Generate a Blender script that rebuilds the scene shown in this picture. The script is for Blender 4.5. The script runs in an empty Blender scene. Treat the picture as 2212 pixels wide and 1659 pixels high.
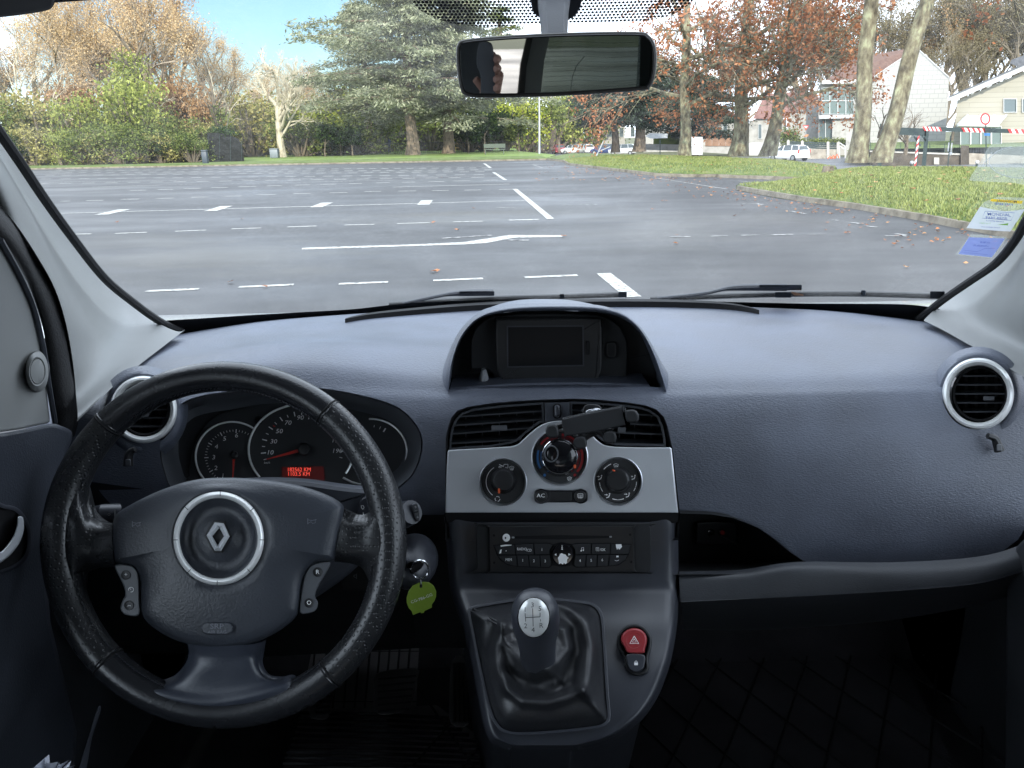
import bpy, math, random
from mathutils import Vector, Matrix, geometry, noise
PI = math.pi
random.seed(7)
scene = bpy.context.scene
COL = scene.collection
F = 1662.0; CX = 1106.0; CY = 829.5
PITCH = 17.7; ROLL = -1.1
EYE = Vector((0, 0, 1.45))
MC = Matrix.Rotation(math.radians(90 - PITCH), 3, 'X') @ Matrix.Rotation(math.radians(ROLL), 3, 'Z')
MCI = MC.inverted()
def ray(x, y): return MC @ Vector(((x - CX) / F, -(y - CY) / F, -1.0))
def P(x, y, Y):
    r = ray(x, y); return EYE + r * (Y / r.y)
def G(x, y, z=0.0):
    r = ray(x, y); return EYE + r * ((z - EYE.z) / r.z)
def proj(p):
    q = MCI @ (Vector(p) - EYE); return (CX + F * q.x / -q.z, CY - F * q.y / -q.z)
def depth(p): return -(MCI @ (Vector(p) - EYE)).z
def at_depth(x, y, d): return EYE + ray(x, y) * d
# measuring frames used while surveying the picture
def zf(ox, oy, k): return lambda x, y: (ox + k * x, oy + k * y)
zA = zf(82.3, 740.6, .3844); zB = zf(82.3, 1014.9, .3968); zC = zf(932.6, 630.9, .3142)
zD = zf(932.6, 1069.8, .3551); zE = zf(1371.5, 713.2, .38); zF = zf(0, 1316.6, .496)
zG = zf(1316.6, 1097.2, .4048); zH = zf(0, 219.4, .661); z1 = zf(0, 0, .33333)
z2 = zf(658.3, 0, .3472); z3 = zf(1371.5, 0, .38); z4 = zf(0, 329.2, .5208); z5 = zf(1042.4, 329.2, .5288)
def mp(f, pts): return [f(*p) for p in pts]

class Pl:
    def __init__(s, p0, n):
        s.p0 = Vector(p0); s.n = Vector(n).normalized()
        if s.n.dot(EYE - s.p0) < 0: s.n = -s.n
    def pt(s, x, y, off=0.0):
        r = ray(x, y); q = s.p0 + s.n * off
        return EYE + r * ((q - EYE).dot(s.n) / r.dot(s.n))
def Pl3(a, b, c):
    a, b, c = P(*a), P(*b), P(*c); return Pl(a, (b - a).cross(c - a))

def catmull(pts, n=8, closed=False):
    pts = [Vector(p) for p in pts]; out = []; N = len(pts)
    segs = N if closed else N - 1
    for i in range(segs):
        if closed: p0, p1, p2, p3 = pts[(i-1) % N], pts[i], pts[(i+1) % N], pts[(i+2) % N]
        else: p0, p1, p2, p3 = pts[max(i-1, 0)], pts[i], pts[i+1], pts[min(i+2, N-1)]
        for k in range(n):
            t = k / n; t2 = t*t; t3 = t2*t
            out.append(.5 * ((2*p1) + (p2-p0)*t + (2*p0-5*p1+4*p2-p3)*t2 + (3*p1-p0-3*p2+p3)*t3))
    if not closed: out.append(pts[-1])
    return out
def sm(pts, n=6, closed=True): return [(v.x, v.y) for v in catmull([Vector((p[0], p[1], 0)) for p in pts], n, closed)]
def circ(cx, cy, rx, ry=None, n=48, a0=0, a1=360):
    ry = rx if ry is None else ry
    full = abs(a1 - a0) >= 360
    m = n if full else n + 1
    return [(cx + rx*math.cos(math.radians(a0 + (a1-a0)*i/n)), cy + ry*math.sin(math.radians(a0 + (a1-a0)*i/n))) for i in range(m)]
def rrect(x0, y0, x1, y1, r, n=5):
    out = []
    for cx, cy, a in ((x1-r, y0+r, -90), (x1-r, y1-r, 0), (x0+r, y1-r, 90), (x0+r, y0+r, 180)):
        for i in range(n+1):
            t = math.radians(a + 90*i/n); out.append((cx + r*math.cos(t), cy + r*math.sin(t)))
    return out
def rot2(pts, c, deg):
    a = math.radians(deg); ca, sa = math.cos(a), math.sin(a)
    return [(c[0] + (x-c[0])*ca - (y-c[1])*sa, c[1] + (x-c[0])*sa + (y-c[1])*ca) for x, y in pts]
def area2(p): return .5 * sum(p[i][0]*p[(i+1) % len(p)][1] - p[(i+1) % len(p)][0]*p[i][1] for i in range(len(p)))
def inset(pts, b):
    s = 1 if area2(pts) > 0 else -1; N = len(pts); out = []
    for i in range(N):
        x0, y0 = pts[i-1]; x1, y1 = pts[i]; x2, y2 = pts[(i+1) % N]
        ax, ay = x1-x0, y1-y0; bx, by = x2-x1, y2-y1
        la = math.hypot(ax, ay) or 1; lb = math.hypot(bx, by) or 1
        nx, ny = -ay/la - by/lb, ax/la + bx/lb
        l = math.hypot(nx, ny) or 1; nx /= l; ny /= l
        c = max(.5, (-ay/la)*nx + (ax/la)*ny)
        out.append((x1 + s*nx*b/c, y1 + s*ny*b/c))
    return out
def inside(x, y, poly):
    r = False; j = len(poly) - 1
    for i in range(len(poly)):
        xi, yi = poly[i]; xj, yj = poly[j]
        if (yi > y) != (yj > y) and x < (xj-xi)*(y-yi)/(yj-yi) + xi: r = not r
        j = i
    return r
def nearest(x, y, poly):
    best = None
    for i in range(len(poly)):
        x0, y0 = poly[i-1]; x1, y1 = poly[i]; dx, dy = x1-x0, y1-y0
        t = max(0, min(1, ((x-x0)*dx + (y-y0)*dy) / (dx*dx+dy*dy+1e-12)))
        px, py = x0+t*dx, y0+t*dy; d = (px-x)**2 + (py-y)**2
        if best is None or d < best[0]: best = (d, px, py)
    return best
def stroke(pts, w):
    """outline polygon of a polyline of width w"""
    L, R = [], []; N = len(pts)
    for i in range(N):
        a = pts[max(i-1, 0)]; b = pts[min(i+1, N-1)]
        dx, dy = b[0]-a[0], b[1]-a[1]; l = math.hypot(dx, dy) or 1
        nx, ny = -dy/l*w/2, dx/l*w/2
        L.append((pts[i][0]+nx, pts[i][1]+ny)); R.append((pts[i][0]-nx, pts[i][1]-ny))
    return L, R

class MB:
    def __init__(s): s.v = []; s.f = []; s.m = []; s.cur = 0
    def add(s, vs, fs, mi=None):
        b = len(s.v); s.v.extend([tuple(v) for v in vs])
        for f in fs: s.f.append(tuple(i + b for i in f)); s.m.append(s.cur if mi is None else mi)
        return s
    def poly(s, pts): return s.add(pts, [tuple(range(len(pts)))])
    def loops(s, Ls, closed=True, cap0=False, cap1=False):
        n = len(Ls[0]); vs = [p for L in Ls for p in L]; fs = []
        for i in range(len(Ls)-1):
            for j in range(n if closed else n-1):
                k = (j+1) % n; fs.append((i*n+j, i*n+k, (i+1)*n+k, (i+1)*n+j))
        if cap0: fs.append(tuple(range(n))[::-1])
        if cap1: fs.append(tuple((len(Ls)-1)*n + j for j in range(n)))
        return s.add(vs, fs)
    def flat(s, pts, pl, off=0.0): return s.poly([pl.pt(x, y, off) for x, y in pts])
    def strip(s, pts, w, pl, off=0.0):
        L, R = stroke(pts, w)
        return s.loops([[pl.pt(x, y, off) for x, y in L], [pl.pt(x, y, off) for x, y in R]], closed=False)
    def plate(s, pts, pl, t0, t1, bev=0.0, holes=(), bt=None):
        """solid plate of a px outline between offsets t0 and t1, edge rounded by bev px"""
        Ls = [[pl.pt(x, y, t0) for x, y in pts]]
        top = pts
        if bev:
            bt_ = bt if bt is not None else bev * .0005
            for k in range(0, 4):
                a = k/3*PI/2; q = inset(pts, bev*(1-math.cos(a)))
                Ls.append([pl.pt(x, y, t1 - bt_*(1-math.sin(a))) for x, y in q]); top = q
        else: Ls.append([pl.pt(x, y, t1) for x, y in pts])
        s.loops(Ls)
        if not holes: s.poly([pl.pt(x, y, t1) for x, y in top])
        else:
            allp = [top] + list(holes)
            tri = geometry.tessellate_polygon([[Vector((x, y, 0)) for x, y in q] for q in allp])
            s.add([pl.pt(x, y, t1) for q in allp for x, y in q], tri)
            for h in holes: s.loops([[pl.pt(x, y, t1) for x, y in h], [pl.pt(x, y, t0) for x, y in h]])
        return s
    def lathe(s, cx, cy, pl, prof, n=48, ky=1.0, cap=True, wob=None):
        """prof: list of (radius px, offset m)"""
        Ls = []
        for r, o in prof:
            L = []
            for i in range(n):
                a = 2*PI*i/n; k = 1 + (wob(a) if wob else 0)
                L.append(pl.pt(cx + r*k*math.cos(a), cy + r*k*ky*math.sin(a), o))
            Ls.append(L)
        return s.loops(Ls, cap1=cap)
    def tube(s, path, r, n=10, closed=False, caps=True, flatk=1.0, up=None):
        path = [Vector(p) for p in path]; N = len(path); Ls = []; u = None
        for i in range(N):
            a = path[i-1] if (i > 0 or closed) else path[0]
            b = path[(i+1) % N] if (i < N-1 or closed) else path[-1]
            t = (b - a).normalized()
            if u is None:
                u = Vector(up) if up else (Vector((0, 0, 1)) if abs(t.z) < .9 else Vector((1, 0, 0)))
            u = (u - t*u.dot(t)).normalized(); w = t.cross(u)
            rr = r[i] if isinstance(r, (list, tuple)) else (r(i/(N-1)) if callable(r) else r)
            Ls.append([path[i] + (u*math.cos(2*PI*k/n)*rr*flatk + w*math.sin(2*PI*k/n)*rr) for k in range(n)])
        if closed: Ls.append(Ls[0])
        return s.loops(Ls, cap0=caps and not closed, cap1=caps and not closed)
    def box(s, c, d, rot=None, bev=0.0):
        c = Vector(c); x, y, z = d[0]/2, d[1]/2, d[2]/2; R = rot or Matrix.Identity(3)
        b = min(bev, x, y, z)
        if b <= 0:
            vs = [c + R @ Vector((i*x, j*y, k*z)) for i in (-1, 1) for j in (-1, 1) for k in (-1, 1)]
            return s.add(vs, [(0,1,3,2),(4,6,7,5),(0,4,5,1),(2,3,7,6),(0,2,6,4),(1,5,7,3)])
        Ls = []
        for zz, ins in ((-z, b), (-z+b*.3, b*.3), (-z+b, 0), (z-b, 0), (z-b*.3, b*.3), (z, b)):
            xx, yy = x-ins, y-ins; L = []
            for cx, cy, a in ((xx-b*.8, yy-b*.8, 0), (-xx+b*.8, yy-b*.8, 90), (-xx+b*.8, -yy+b*.8, 180), (xx-b*.8, -yy+b*.8, 270)):
                for i in range(4):
                    t = math.radians(a + 30*i); L.append(c + R @ Vector((cx + b*.8*math.cos(t), cy + b*.8*math.sin(t), zz)))
            Ls.append(L)
        return s.loops(Ls, cap0=True, cap1=True)
    def prism(s, pts, y0, y1, axis='y'):
        """extrude (x,z) outline along y"""
        s.loops([[Vector((x, y0, z)) for x, z in pts], [Vector((x, y1, z)) for x, z in pts]], cap0=True, cap1=True); return s
    def blob(s, c, r, n=10, m=7, R=None):
        c = Vector(c); Ls = []
        for i in range(1, m):
            a = PI*i/m
            Ls.append([c + (R or Matrix.Identity(3)) @ Vector((r[0]*math.sin(a)*math.cos(2*PI*j/n), r[1]*math.sin(a)*math.sin(2*PI*j/n), r[2]*math.cos(a))) for j in range(n)])
        return s.loops(Ls, cap0=True, cap1=True)
    def text(s, body, x, y, size, pl, off=0.0, rot=0.0, sx=1.0, shear=0.0, align='CENTER', flip=False, ext=0.0, bold=0.0):
        cu = bpy.data.curves.new('t', 'FONT'); cu.body = body; cu.size = size; cu.align_x = align; cu.align_y = 'CENTER'
        cu.resolution_u = 2; cu.shear = shear; cu.offset = bold
        o = bpy.data.objects.new('t', cu); COL.objects.link(o)
        me = o.to_mesh()
        ca, sa = math.cos(math.radians(rot)), math.sin(math.radians(rot))
        pts = []
        for v in me.vertices:
            a, b = v.co.x*sx*(-1 if flip else 1), -v.co.y
            pts.append((x + a*ca - b*sa, y + a*sa + b*ca))
        fs = [tuple(p.vertices) for p in me.polygons]
        s.add([pl.pt(a, b, off) for a, b in pts], fs)
        o.to_mesh_clear(); bpy.data.objects.remove(o); bpy.data.curves.remove(cu)
        return s
    def build(s, name, mat, parent=None, sharp=35, smooth=True, **kw):
        me = bpy.data.meshes.new(name)
        me.from_pydata(s.v, [], s.f); me.validate(clean_customdata=False)
        mats = mat if isinstance(mat, (list, tuple)) else [mat]
        for m in mats: me.materials.append(m)
        if len(mats) > 1 and len(me.polygons) == len(s.m): me.polygons.foreach_set('material_index', s.m)
        if smooth:
            me.polygons.foreach_set('use_smooth', [True]*len(me.polygons))
            if sharp: me.set_sharp_from_angle(angle=math.radians(sharp))
        me.update()
        o = bpy.data.objects.new(name, me); COL.objects.link(o)
        if parent: attach(o, parent)
        tag(o, **kw)
        return o
def attach(o, parent):
    o.parent = parent; L = Vector((0, 0, 0)); p = parent
    while p: L += p.location; p = p.parent
    o.location = -L
def tag(o, label=None, cat=None, group=None, kind=None):
    if label: o['label'] = label
    if cat: o['category'] = cat
    if group: o['group'] = group
    if kind: o['kind'] = kind
    return o
def empty(name, loc, label, cat, group=None, rz=0):
    o = bpy.data.objects.new(name, None); COL.objects.link(o); o.location = loc; o.rotation_euler = (0, 0, rz)
    return tag(o, label, cat, group)
def child(o, parent):            # parts built in their thing's own frame
    o.parent = parent; return o
def copy_tree(o, parent=None):
    c = o.copy(); COL.objects.link(c); c.parent = parent
    for ch in list(o.children): copy_tree(ch, c)
    return c
def surf(ctrl, nu=6, nv=6, fn=None):
    """smooth surface through a net of px points (x,y,Y); returns grid of world points"""
    rows = [[fn(*p) if fn else P(*p) for p in r] for r in ctrl]
    rows = [catmull(r, nu) for r in rows]
    cols = list(zip(*rows)); cols = [catmull(c, nv) for c in cols]
    return [list(r) for r in zip(*cols)]
# ---------------------------------------------------------------- materials
def srgb(r, g, b):
    f = lambda c: (c/255/12.92) if c/255 <= .04045 else ((c/255+.055)/1.055)**2.4
    return (f(r), f(g), f(b), 1)
class NT:
    def __init__(s, name):
        s.m = bpy.data.materials.new(name); s.m.use_nodes = True; s.t = s.m.node_tree; s.t.nodes.clear()
        s.out = s.n('ShaderNodeOutputMaterial')
    def n(s, typ, **kw):
        nd = s.t.nodes.new(typ)
        for k, v in kw.items():
            if k.startswith('i_'): nd.inputs[k[2:].replace('_', ' ')].default_value = v
            else: setattr(nd, k, v)
        return nd
    def l(s, a, b): s.t.links.new(a, b)
def bsdf(nt, col, rough=.5, metal=0.0, spec=.5, **kw):
    b = nt.n('ShaderNodeBsdfPrincipled')
    if col is not None: b.inputs['Base Color'].default_value = (*col[:3], 1)
    b.inputs['Roughness'].default_value = rough; b.inputs['Metallic'].default_value = metal
    b.inputs['Specular IOR Level'].default_value = spec
    for k, v in kw.items(): b.inputs[k.replace('_', ' ')].default_value = v
    nt.l(b.outputs[0], nt.out.inputs[0]); return b
def simple(name, col, rough=.5, metal=0.0, spec=.5, **kw):
    nt = NT(name); bsdf(nt, col, rough, metal, spec, **kw); return nt.m
def noisetex(nt, scale, detail=3, rough=.5, stretch=None, coord='Object'):
    tc = nt.n('ShaderNodeTexCoord'); src = tc.outputs[coord]
    if stretch:
        mpn = nt.n('ShaderNodeMapping'); mpn.inputs['Scale'].default_value = stretch[:3]
        if len(stretch) > 3: mpn.inputs['Rotation'].default_value = stretch[3:]
        nt.l(src, mpn.inputs[0]); src = mpn.outputs[0]
    nz = nt.n('ShaderNodeTexNoise'); nz.inputs['Scale'].default_value = scale
    nz.inputs['Detail'].default_value = detail; nz.inputs['Roughness'].default_value = rough
    nt.l(src, nz.inputs['Vector']); return nz
def ramp(nt, src, stops):
    r = nt.n('ShaderNodeValToRGB'); e = r.color_ramp.elements
    while len(e) < len(stops): e.new(.5)
    for i, (p, c) in enumerate(stops): e[i].position = p; e[i].color = (*c[:3], 1) if not isinstance(c, (int, float)) else (c, c, c, 1)
    nt.l(src, r.inputs[0]); return r
def bump(nt, b, h, strength=.3, dist=.001):
    bp = nt.n('ShaderNodeBump'); bp.inputs['Strength'].default_value = strength; bp.inputs['Distance'].default_value = dist
    nt.l(h, bp.inputs['Height']); nt.l(bp.outputs[0], b.inputs['Normal']); return bp
def grained(name, col, rough=.5, spec=.5, gscale=420, stretch=(1, 1, 2.4), strength=.5, dist=.0006, vary=.25, metal=0):
    nt = NT(name); b = bsdf(nt, col, rough, metal, spec)
    nz = noisetex(nt, gscale, 4, .6, stretch); bump(nt, b, nz.outputs[0], strength, dist)
    v = noisetex(nt, 9, 4)
    c0 = [c*(1-vary) for c in col[:3]]; c1 = [c*(1+vary) for c in col[:3]]
    r = ramp(nt, v.outputs[0], [(.3, c0), (.7, c1)]); nt.l(r.outputs[0], b.inputs['Base Color'])
    rr = ramp(nt, v.outputs[0], [(.3, rough*.9), (.7, min(1, rough*1.12))]); nt.l(rr.outputs[0], b.inputs['Roughness'])
    return nt.m
M = {}
M['dash'] = grained('dash_plastic', (.092, .105, .140), .42, .7, 290, (1, 1, 2.8, .2, .3, .3), .9, .0012)
M['dash_low'] = grained('lower_plastic', (.034, .037, .043), .5, .5, 330, (1, 1, 2.5), .5, .0006)
M['console'] = grained('console_plastic', (.033, .036, .045), .36, .5, 700, (1, 1, 1), .25, .0003)
M['blk'] = simple('black_plastic', (.012, .0125, .014), .42, 0, .5)
M['blk_soft'] = grained('soft_black', (.016, .017, .019), .6, .4, 500, (1, 1, 1), .3, .0004)
M['cavity'] = simple('cavity_black', (.004, .004, .005), .7, 0, .3)
M['gloss'] = simple('gloss_black', (.008, .008, .010), .12, 0, .6)
M['rubber'] = grained('door_seal_rubber', (.012, .012, .013), .65, .4, 300, (1, 1, 1), .8, .0012)
M['slat'] = simple('vent_blade', (.045, .050, .058), .35, 0, .5)
M['grey_plastic'] = simple('grey_button_plastic', (.085, .09, .10), .4, 0, .5)
M['column_grey'] = grained('column_plastic', (.045, .05, .062), .45, .5, 500, (1, 1, 1), .3, .0004)
M['chrome'] = simple('chrome', (.8, .81, .83), .12, 1)
M['satin'] = grained('satin_silver', (.62, .64, .67), .34, .5, 1500, (1, 1, 1), .05, .0001, .05, metal=.75)
M['satin_panel'] = grained('satin_silver_panel', (.56, .58, .61), .36, .5, 1800, (1, 1, 1), .12, .0002, .06, metal=.4)
M['ring'] = simple('silver_ring', (.92, .93, .92), .25, .25)
M['mirror_frame'] = grained('mirror_frame', (.10, .095, .085), .45, .5, 700, (1, 1, 1), .3, .0004)
M['chrome_soft'] = simple('chrome_emblem', (.90, .92, .95), .16, .35)
M['white_ink'] = simple('white_print', (.92, .92, .92), .5)
M['grey_ink'] = simple('grey_print', (.30, .31, .33), .5)
M['dim_ink'] = simple('embossed_mark', (.17, .18, .21), .4)
M['black_ink'] = simple('black_print', (.01, .01, .012), .5)
M['red_ink'] = simple('red_print', (.45, .02, .025), .45)
M['blue_ink'] = simple('blue_print', (.03, .16, .42), .45)
M['needle'] = simple('needle_red', (.55, .03, .02), .4)
M['orange'] = simple('orange_mark', (.75, .12, .03), .4)
M['dial'] = simple('dial_face', (.022, .023, .025), .5)
M['lens'] = simple('dial_panel_black', (.034, .036, .039), .45)
M['bezel_grey'] = grained('instrument_bezel', (.085, .092, .105), .45, .5, 500, (1, 1, 1), .3, .0004)
M['hazard'] = simple('hazard_red', (.30, .03, .035), .35)
M['trim'] = grained('pillar_trim', (.195, .20, .197), .55, .4, 900, (1, 1, 1), .15, .0004, .04)
M['liner'] = grained('headliner', (.42, .42, .41), .9, .2, 700, (1, 1, 1), .3, .0006, .05)
M['liner_dark'] = grained('visor_cloth', (.05, .05, .052), .85, .2, 700, (1, 1, 1), .3, .0006, .05)
M['frit'] = simple('windscreen_band', (.006, .006, .007), .35)
M['seat'] = grained('seat_fabric', (.05, .055, .06), .9, .2, 800, (1, 1, 1), .5, .001)
M['carpet'] = grained('carpet', (.030, .030, .033), .95, .1, 500, (1, 1, 1), .8, .002)
M['pedal'] = grained('pedal_rubber', (.085, .082, .082), .45, .5, 300, (1, 1, 1), .5, .0006)
M['metal_worn'] = simple('worn_metal', (.4, .4, .4), .25, 1)
M['screen'] = simple('screen_black', (.006, .006, .007), .35, 0, .25)
M['mirror'] = simple('mirror_glass', (.88, .9, .9), .015, 1)
M['tag_green'] = simple('tag_green', (.24, .36, .04), .35)
M['plastic_bag'] = simple('white_plastic_bag', (.42, .44, .50), .35)
M['bonnet'] = simple('white_car_paint', (.40, .42, .43), .25, 0, .5, Coat_Weight=.6)
M['skin'] = simple('skin', (.30, .17, .13), .5, 0, .4)
def leather(name, col, perf=False, rough=.36):
    nt = NT(name); b = bsdf(nt, col, rough, 0, .6)
    nz = noisetex(nt, 330, 4, .6, (1, 1.6, 1))
    h = nz.outputs[0]
    if perf:
        tc = nt.n('ShaderNodeTexCoord'); vo = nt.n('ShaderNodeTexVoronoi'); vo.inputs['Scale'].default_value = 260
        vo.inputs['Randomness'].default_value = .15
        nt.l(tc.outputs['Object'], vo.inputs['Vector'])
        r = ramp(nt, vo.outputs['Distance'], [(.18, 0.0), (.34, 1.0)])
        mx = nt.n('ShaderNodeMath', operation='MULTIPLY_ADD'); mx.inputs[1].default_value = .25
        nt.l(nz.outputs[0], mx.inputs[0]); nt.l(r.outputs[0], mx.inputs[2]); h = mx.outputs[0]
        bump(nt, b, h, .5, .0008)
    else: bump(nt, b, h, .4, .0007)
    v = noisetex(nt, 24, 4)
    rr = ramp(nt, v.outputs[0], [(.3, rough*.75), (.7, rough*1.25)]); nt.l(rr.outputs[0], b.inputs['Roughness'])
    return nt.m
M['leather'] = leather('wheel_leather', (.016, .017, .020), False, .25)
M['leather_perf'] = leather('perforated_leather', (.018, .019, .021), True, .30)
M['spoke_leather'] = leather('spoke_leather', (.038, .044, .060), False, .38)
M['boot'] = leather('gaiter_leather', (.014, .015, .018), False, .46)
M['airbag'] = grained('airbag_plastic', (.036, .041, .052), .38, .6, 420, (1, 1, 1), .6, .0008)
def glass_thin(name, tint=(.93, .96, .95), refl=1.0):
    nt = NT(name); tr = nt.n('ShaderNodeBsdfTransparent'); tr.inputs[0].default_value = (*tint, 1)
    gl = nt.n('ShaderNodeBsdfGlossy'); gl.inputs['Roughness'].default_value = .02
    lw_ = nt.n('ShaderNodeLayerWeight'); lw_.inputs['Blend'].default_value = .5
    pw = nt.n('ShaderNodeMath', operation='POWER'); pw.inputs[1].default_value = 5; nt.l(lw_.outputs['Facing'], pw.inputs[0])
    fr = nt.n('ShaderNodeMath', operation='MULTIPLY_ADD'); fr.inputs[1].default_value = .5; fr.inputs[2].default_value = .01 if refl < 1 else .04; nt.l(pw.outputs[0], fr.inputs[0])
    mx = nt.n('ShaderNodeMixShader'); nt.l(fr.outputs[0], mx.inputs[0]); nt.l(tr.outputs[0], mx.inputs[1]); nt.l(gl.outputs[0], mx.inputs[2])
    nt.l(mx.outputs[0], nt.out.inputs[0]); return nt.m
M['windscreen'] = glass_thin('windscreen_glass', (.94, .965, .955), .5)
def dirty(m):      # dust and wiper smears on the windscreen
    nt = NT.__new__(NT); nt.m = m; nt.t = m.node_tree; nt.out = [n for n in nt.t.nodes if n.type == 'OUTPUT_MATERIAL'][0]
    src = nt.out.inputs[0].links[0].from_socket
    a = noisetex(nt, 5, 6, .65, (1, 1, 1)); b = noisetex(nt, 160, 3, .7)
    r = ramp(nt, a.outputs[0], [(.42, .012), (.62, .055), (.75, .09)]); r2 = ramp(nt, b.outputs[0], [(.35, .45), (.65, 1.0)])
    mu = nt.n('ShaderNodeMath', operation='MULTIPLY'); nt.l(r.outputs[0], mu.inputs[0]); nt.l(r2.outputs[0], mu.inputs[1])
    tr = nt.n('ShaderNodeBsdfTranslucent'); tr.inputs[0].default_value = (.85, .84, .80, 1)
    mx = nt.n('ShaderNodeMixShader'); nt.l(mu.outputs[0], mx.inputs[0]); nt.l(src, mx.inputs[1]); nt.l(tr.outputs[0], mx.inputs[2]); nt.l(mx.outputs[0], nt.out.inputs[0])
dirty(M['windscreen'])
M['side_glass'] = glass_thin('side_glass', (.90, .94, .93), .5)
M['rear_glass'] = glass_thin('rear_glass', (.50, .50, .52), .5)
M['dark_glass'] = glass_thin('tinted_rear_glass', (.06, .075, .07))
def emis(name, col, st, base=(.01, .01, .01)):
    nt = NT(name); b = bsdf(nt, base, .4); b.inputs['Emission Color'].default_value = (*col, 1); b.inputs['Emission Strength'].default_value = st; return nt.m
M['lcd'] = emis('lcd_backlight', (.35, .012, .01), .045)
M['lcd_txt'] = emis('lcd_digits', (1, .10, .07), .6)
def sticker(name, col, alpha=.6):
    nt = NT(name); b = bsdf(nt, col, .4); b.inputs['Alpha'].default_value = alpha
    tr = nt.n('ShaderNodeBsdfTranslucent'); tr.inputs[0].default_value = (*col, 1)
    tp = nt.n('ShaderNodeBsdfTransparent')
    m1 = nt.n('ShaderNodeMixShader'); m1.inputs[0].default_value = .6; nt.l(b.outputs[0], m1.inputs[1]); nt.l(tr.outputs[0], m1.inputs[2])
    m2 = nt.n('ShaderNodeMixShader'); m2.inputs[0].default_value = alpha; nt.l(tp.outputs[0], m2.inputs[1]); nt.l(m1.outputs[0], m2.inputs[2])
    b.inputs['Alpha'].default_value = 1; nt.l(m2.outputs[0], nt.out.inputs[0]); return nt.m
M['st_clear'] = sticker('clear_sleeve', (.52, .55, .50), .36)
M['st_white'] = sticker('white_sticker', (.52, .55, .58), .85)
M['st_blue'] = sticker('blue_sticker', (.22, .28, .62), .85)
M['st_yellow'] = sticker('yellow_print', (.75, .52, .04), .95)
M['st_bluetxt'] = sticker('blue_letters', (.05, .09, .38), .95)
M['st_green'] = sticker('green_print', (.25, .5, .08), .95)
M['st_grey'] = sticker('grey_print_s', (.2, .22, .24), .8)
def dots(name):
    nt = NT(name); tc = nt.n('ShaderNodeTexCoord'); sp = nt.n('ShaderNodeSeparateXYZ'); nt.l(tc.outputs['Object'], sp.inputs[0])
    def mth(op, a, b=None, c=None):
        m = nt.n('ShaderNodeMath', operation=op)
        for i, q in enumerate((a, b, c)):
            if q is None: continue
            if isinstance(q, (int, float)): m.inputs[i].default_value = q
            else: nt.l(q, m.inputs[i])
        return m.outputs[0]
    pz = .0046
    u = mth('DIVIDE', sp.outputs[0], pz); w = mth('DIVIDE', sp.outputs[2], pz*.866*.707)
    row = mth('FLOOR', w); odd = mth('MODULO', mth('ABSOLUTE', row), 2.0)
    u2 = mth('MULTIPLY_ADD', odd, .5, u)
    fu = mth('SUBTRACT', mth('FRACT', u2), .5); fw = mth('MULTIPLY', mth('SUBTRACT', mth('FRACT', w), .5), .866)
    d = mth('SQRT', mth('ADD', mth('MULTIPLY', fu, fu), mth('MULTIPLY', fw, fw)))
    k = mth('LESS_THAN', d, .385)
    b = bsdf(nt, (.006, .006, .008), .4); tp = nt.n('ShaderNodeBsdfTransparent')
    mx = nt.n('ShaderNodeMixShader'); nt.l(k, mx.inputs[0]); nt.l(tp.outputs[0], mx.inputs[1]); nt.l(b.outputs[0], mx.inputs[2])
    nt.l(mx.outputs[0], nt.out.inputs[0]); return nt.m
M['dots'] = dots('dotted_band')
# ================================================================ the van round the camera
zR = zf(1042.4, 1124.7, .1637); zK = zf(757.1, 1042.4, .1818); zV = zf(987.5, 850.3, .2232)
zP = zf(576, 1344.1, .2356); zS = zf(2002.4, 274.3, .1819); zT = zf(1645.8, 192, .256)
XC = .06
van = empty('van', (XC, 0, 0), 'van seen from inside, dark dashboard and pale pillars round the windscreen', 'van')

class Screen:                      # the curved windscreen
    def g(s, p): return p.y + (p.z - 1.13) * 1.0 + .40 * (p.x - XC)**2 - 1.46
    def pt(s, x, y, off=0.0):
        r = ray(x, y); a, b = .3, 4.0
        for _ in range(40):
            m = (a + b) / 2
            if s.g(EYE + r*m) > 0: b = m
            else: a = m
        return EYE + r * (a - off)
WS = Screen()

# ---- dashboard skin, lofted in space and trimmed to its outline
def sstep(a, b, x):
    t = max(0, min(1, (x-a)/(b-a))); return t*t*(3-2*t)
BASE = [(1.60, 1.02), (1.50, 1.12), (1.42, 1.150), (1.30, 1.160), (1.15, 1.1635), (1.03, 1.161), (.955, 1.154), (.922, 1.1425), (.908, 1.133),
        (.893, 1.112), (.876, 1.07), (.864, 1.01), (.855, .94), (.850, .87), (.850, .80), (.852, .72)]
def dash_prof(X):
    dx = X - XC; out = []
    back = -.34*dx*dx
    for i, (Y, z) in enumerate(BASE):
        k = sstep(.95, 1.42, Y)
        y2 = Y + back*k
        z2 = z
        # instrument hump
        z2 += .034*math.exp(-((X+.28)/.17)**2 - ((Y-.99)/.075)**2)
        # airbag panel bulges towards the passenger
        b = sstep(.24, .5, X) * (1 - sstep(.72, .84, X))
        if Y < .90: y2 -= .022*b*math.sin(PI*min(1, max(0, (1.12-z)/.30)))
        # ends fall away
        e = sstep(.46, .80, abs(dx))
        z2 -= .02*e*k
        out.append(Vector((X, y2, z2)))
    return catmull(out, 12)
dash_poly = [(40, 560), (2300, 560), (2300, 1060), (2219, 1131), (2200, 1165), (2162, 1194), (2112, 1209), (1979, 1222), (1865, 1229), (1789, 1230),
             (1751, 1221), (1713, 1197), (1675, 1166), (1637, 1140), (1584, 1119), (1535, 1111), (1465, 1109), (1400, 1112), (1000, 1114), (905, 1112),
             (700, 1110), (262, 1104), (240, 1090), (220, 1068), (205, 1045), (132, 1037), (60, 1037)]
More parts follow.
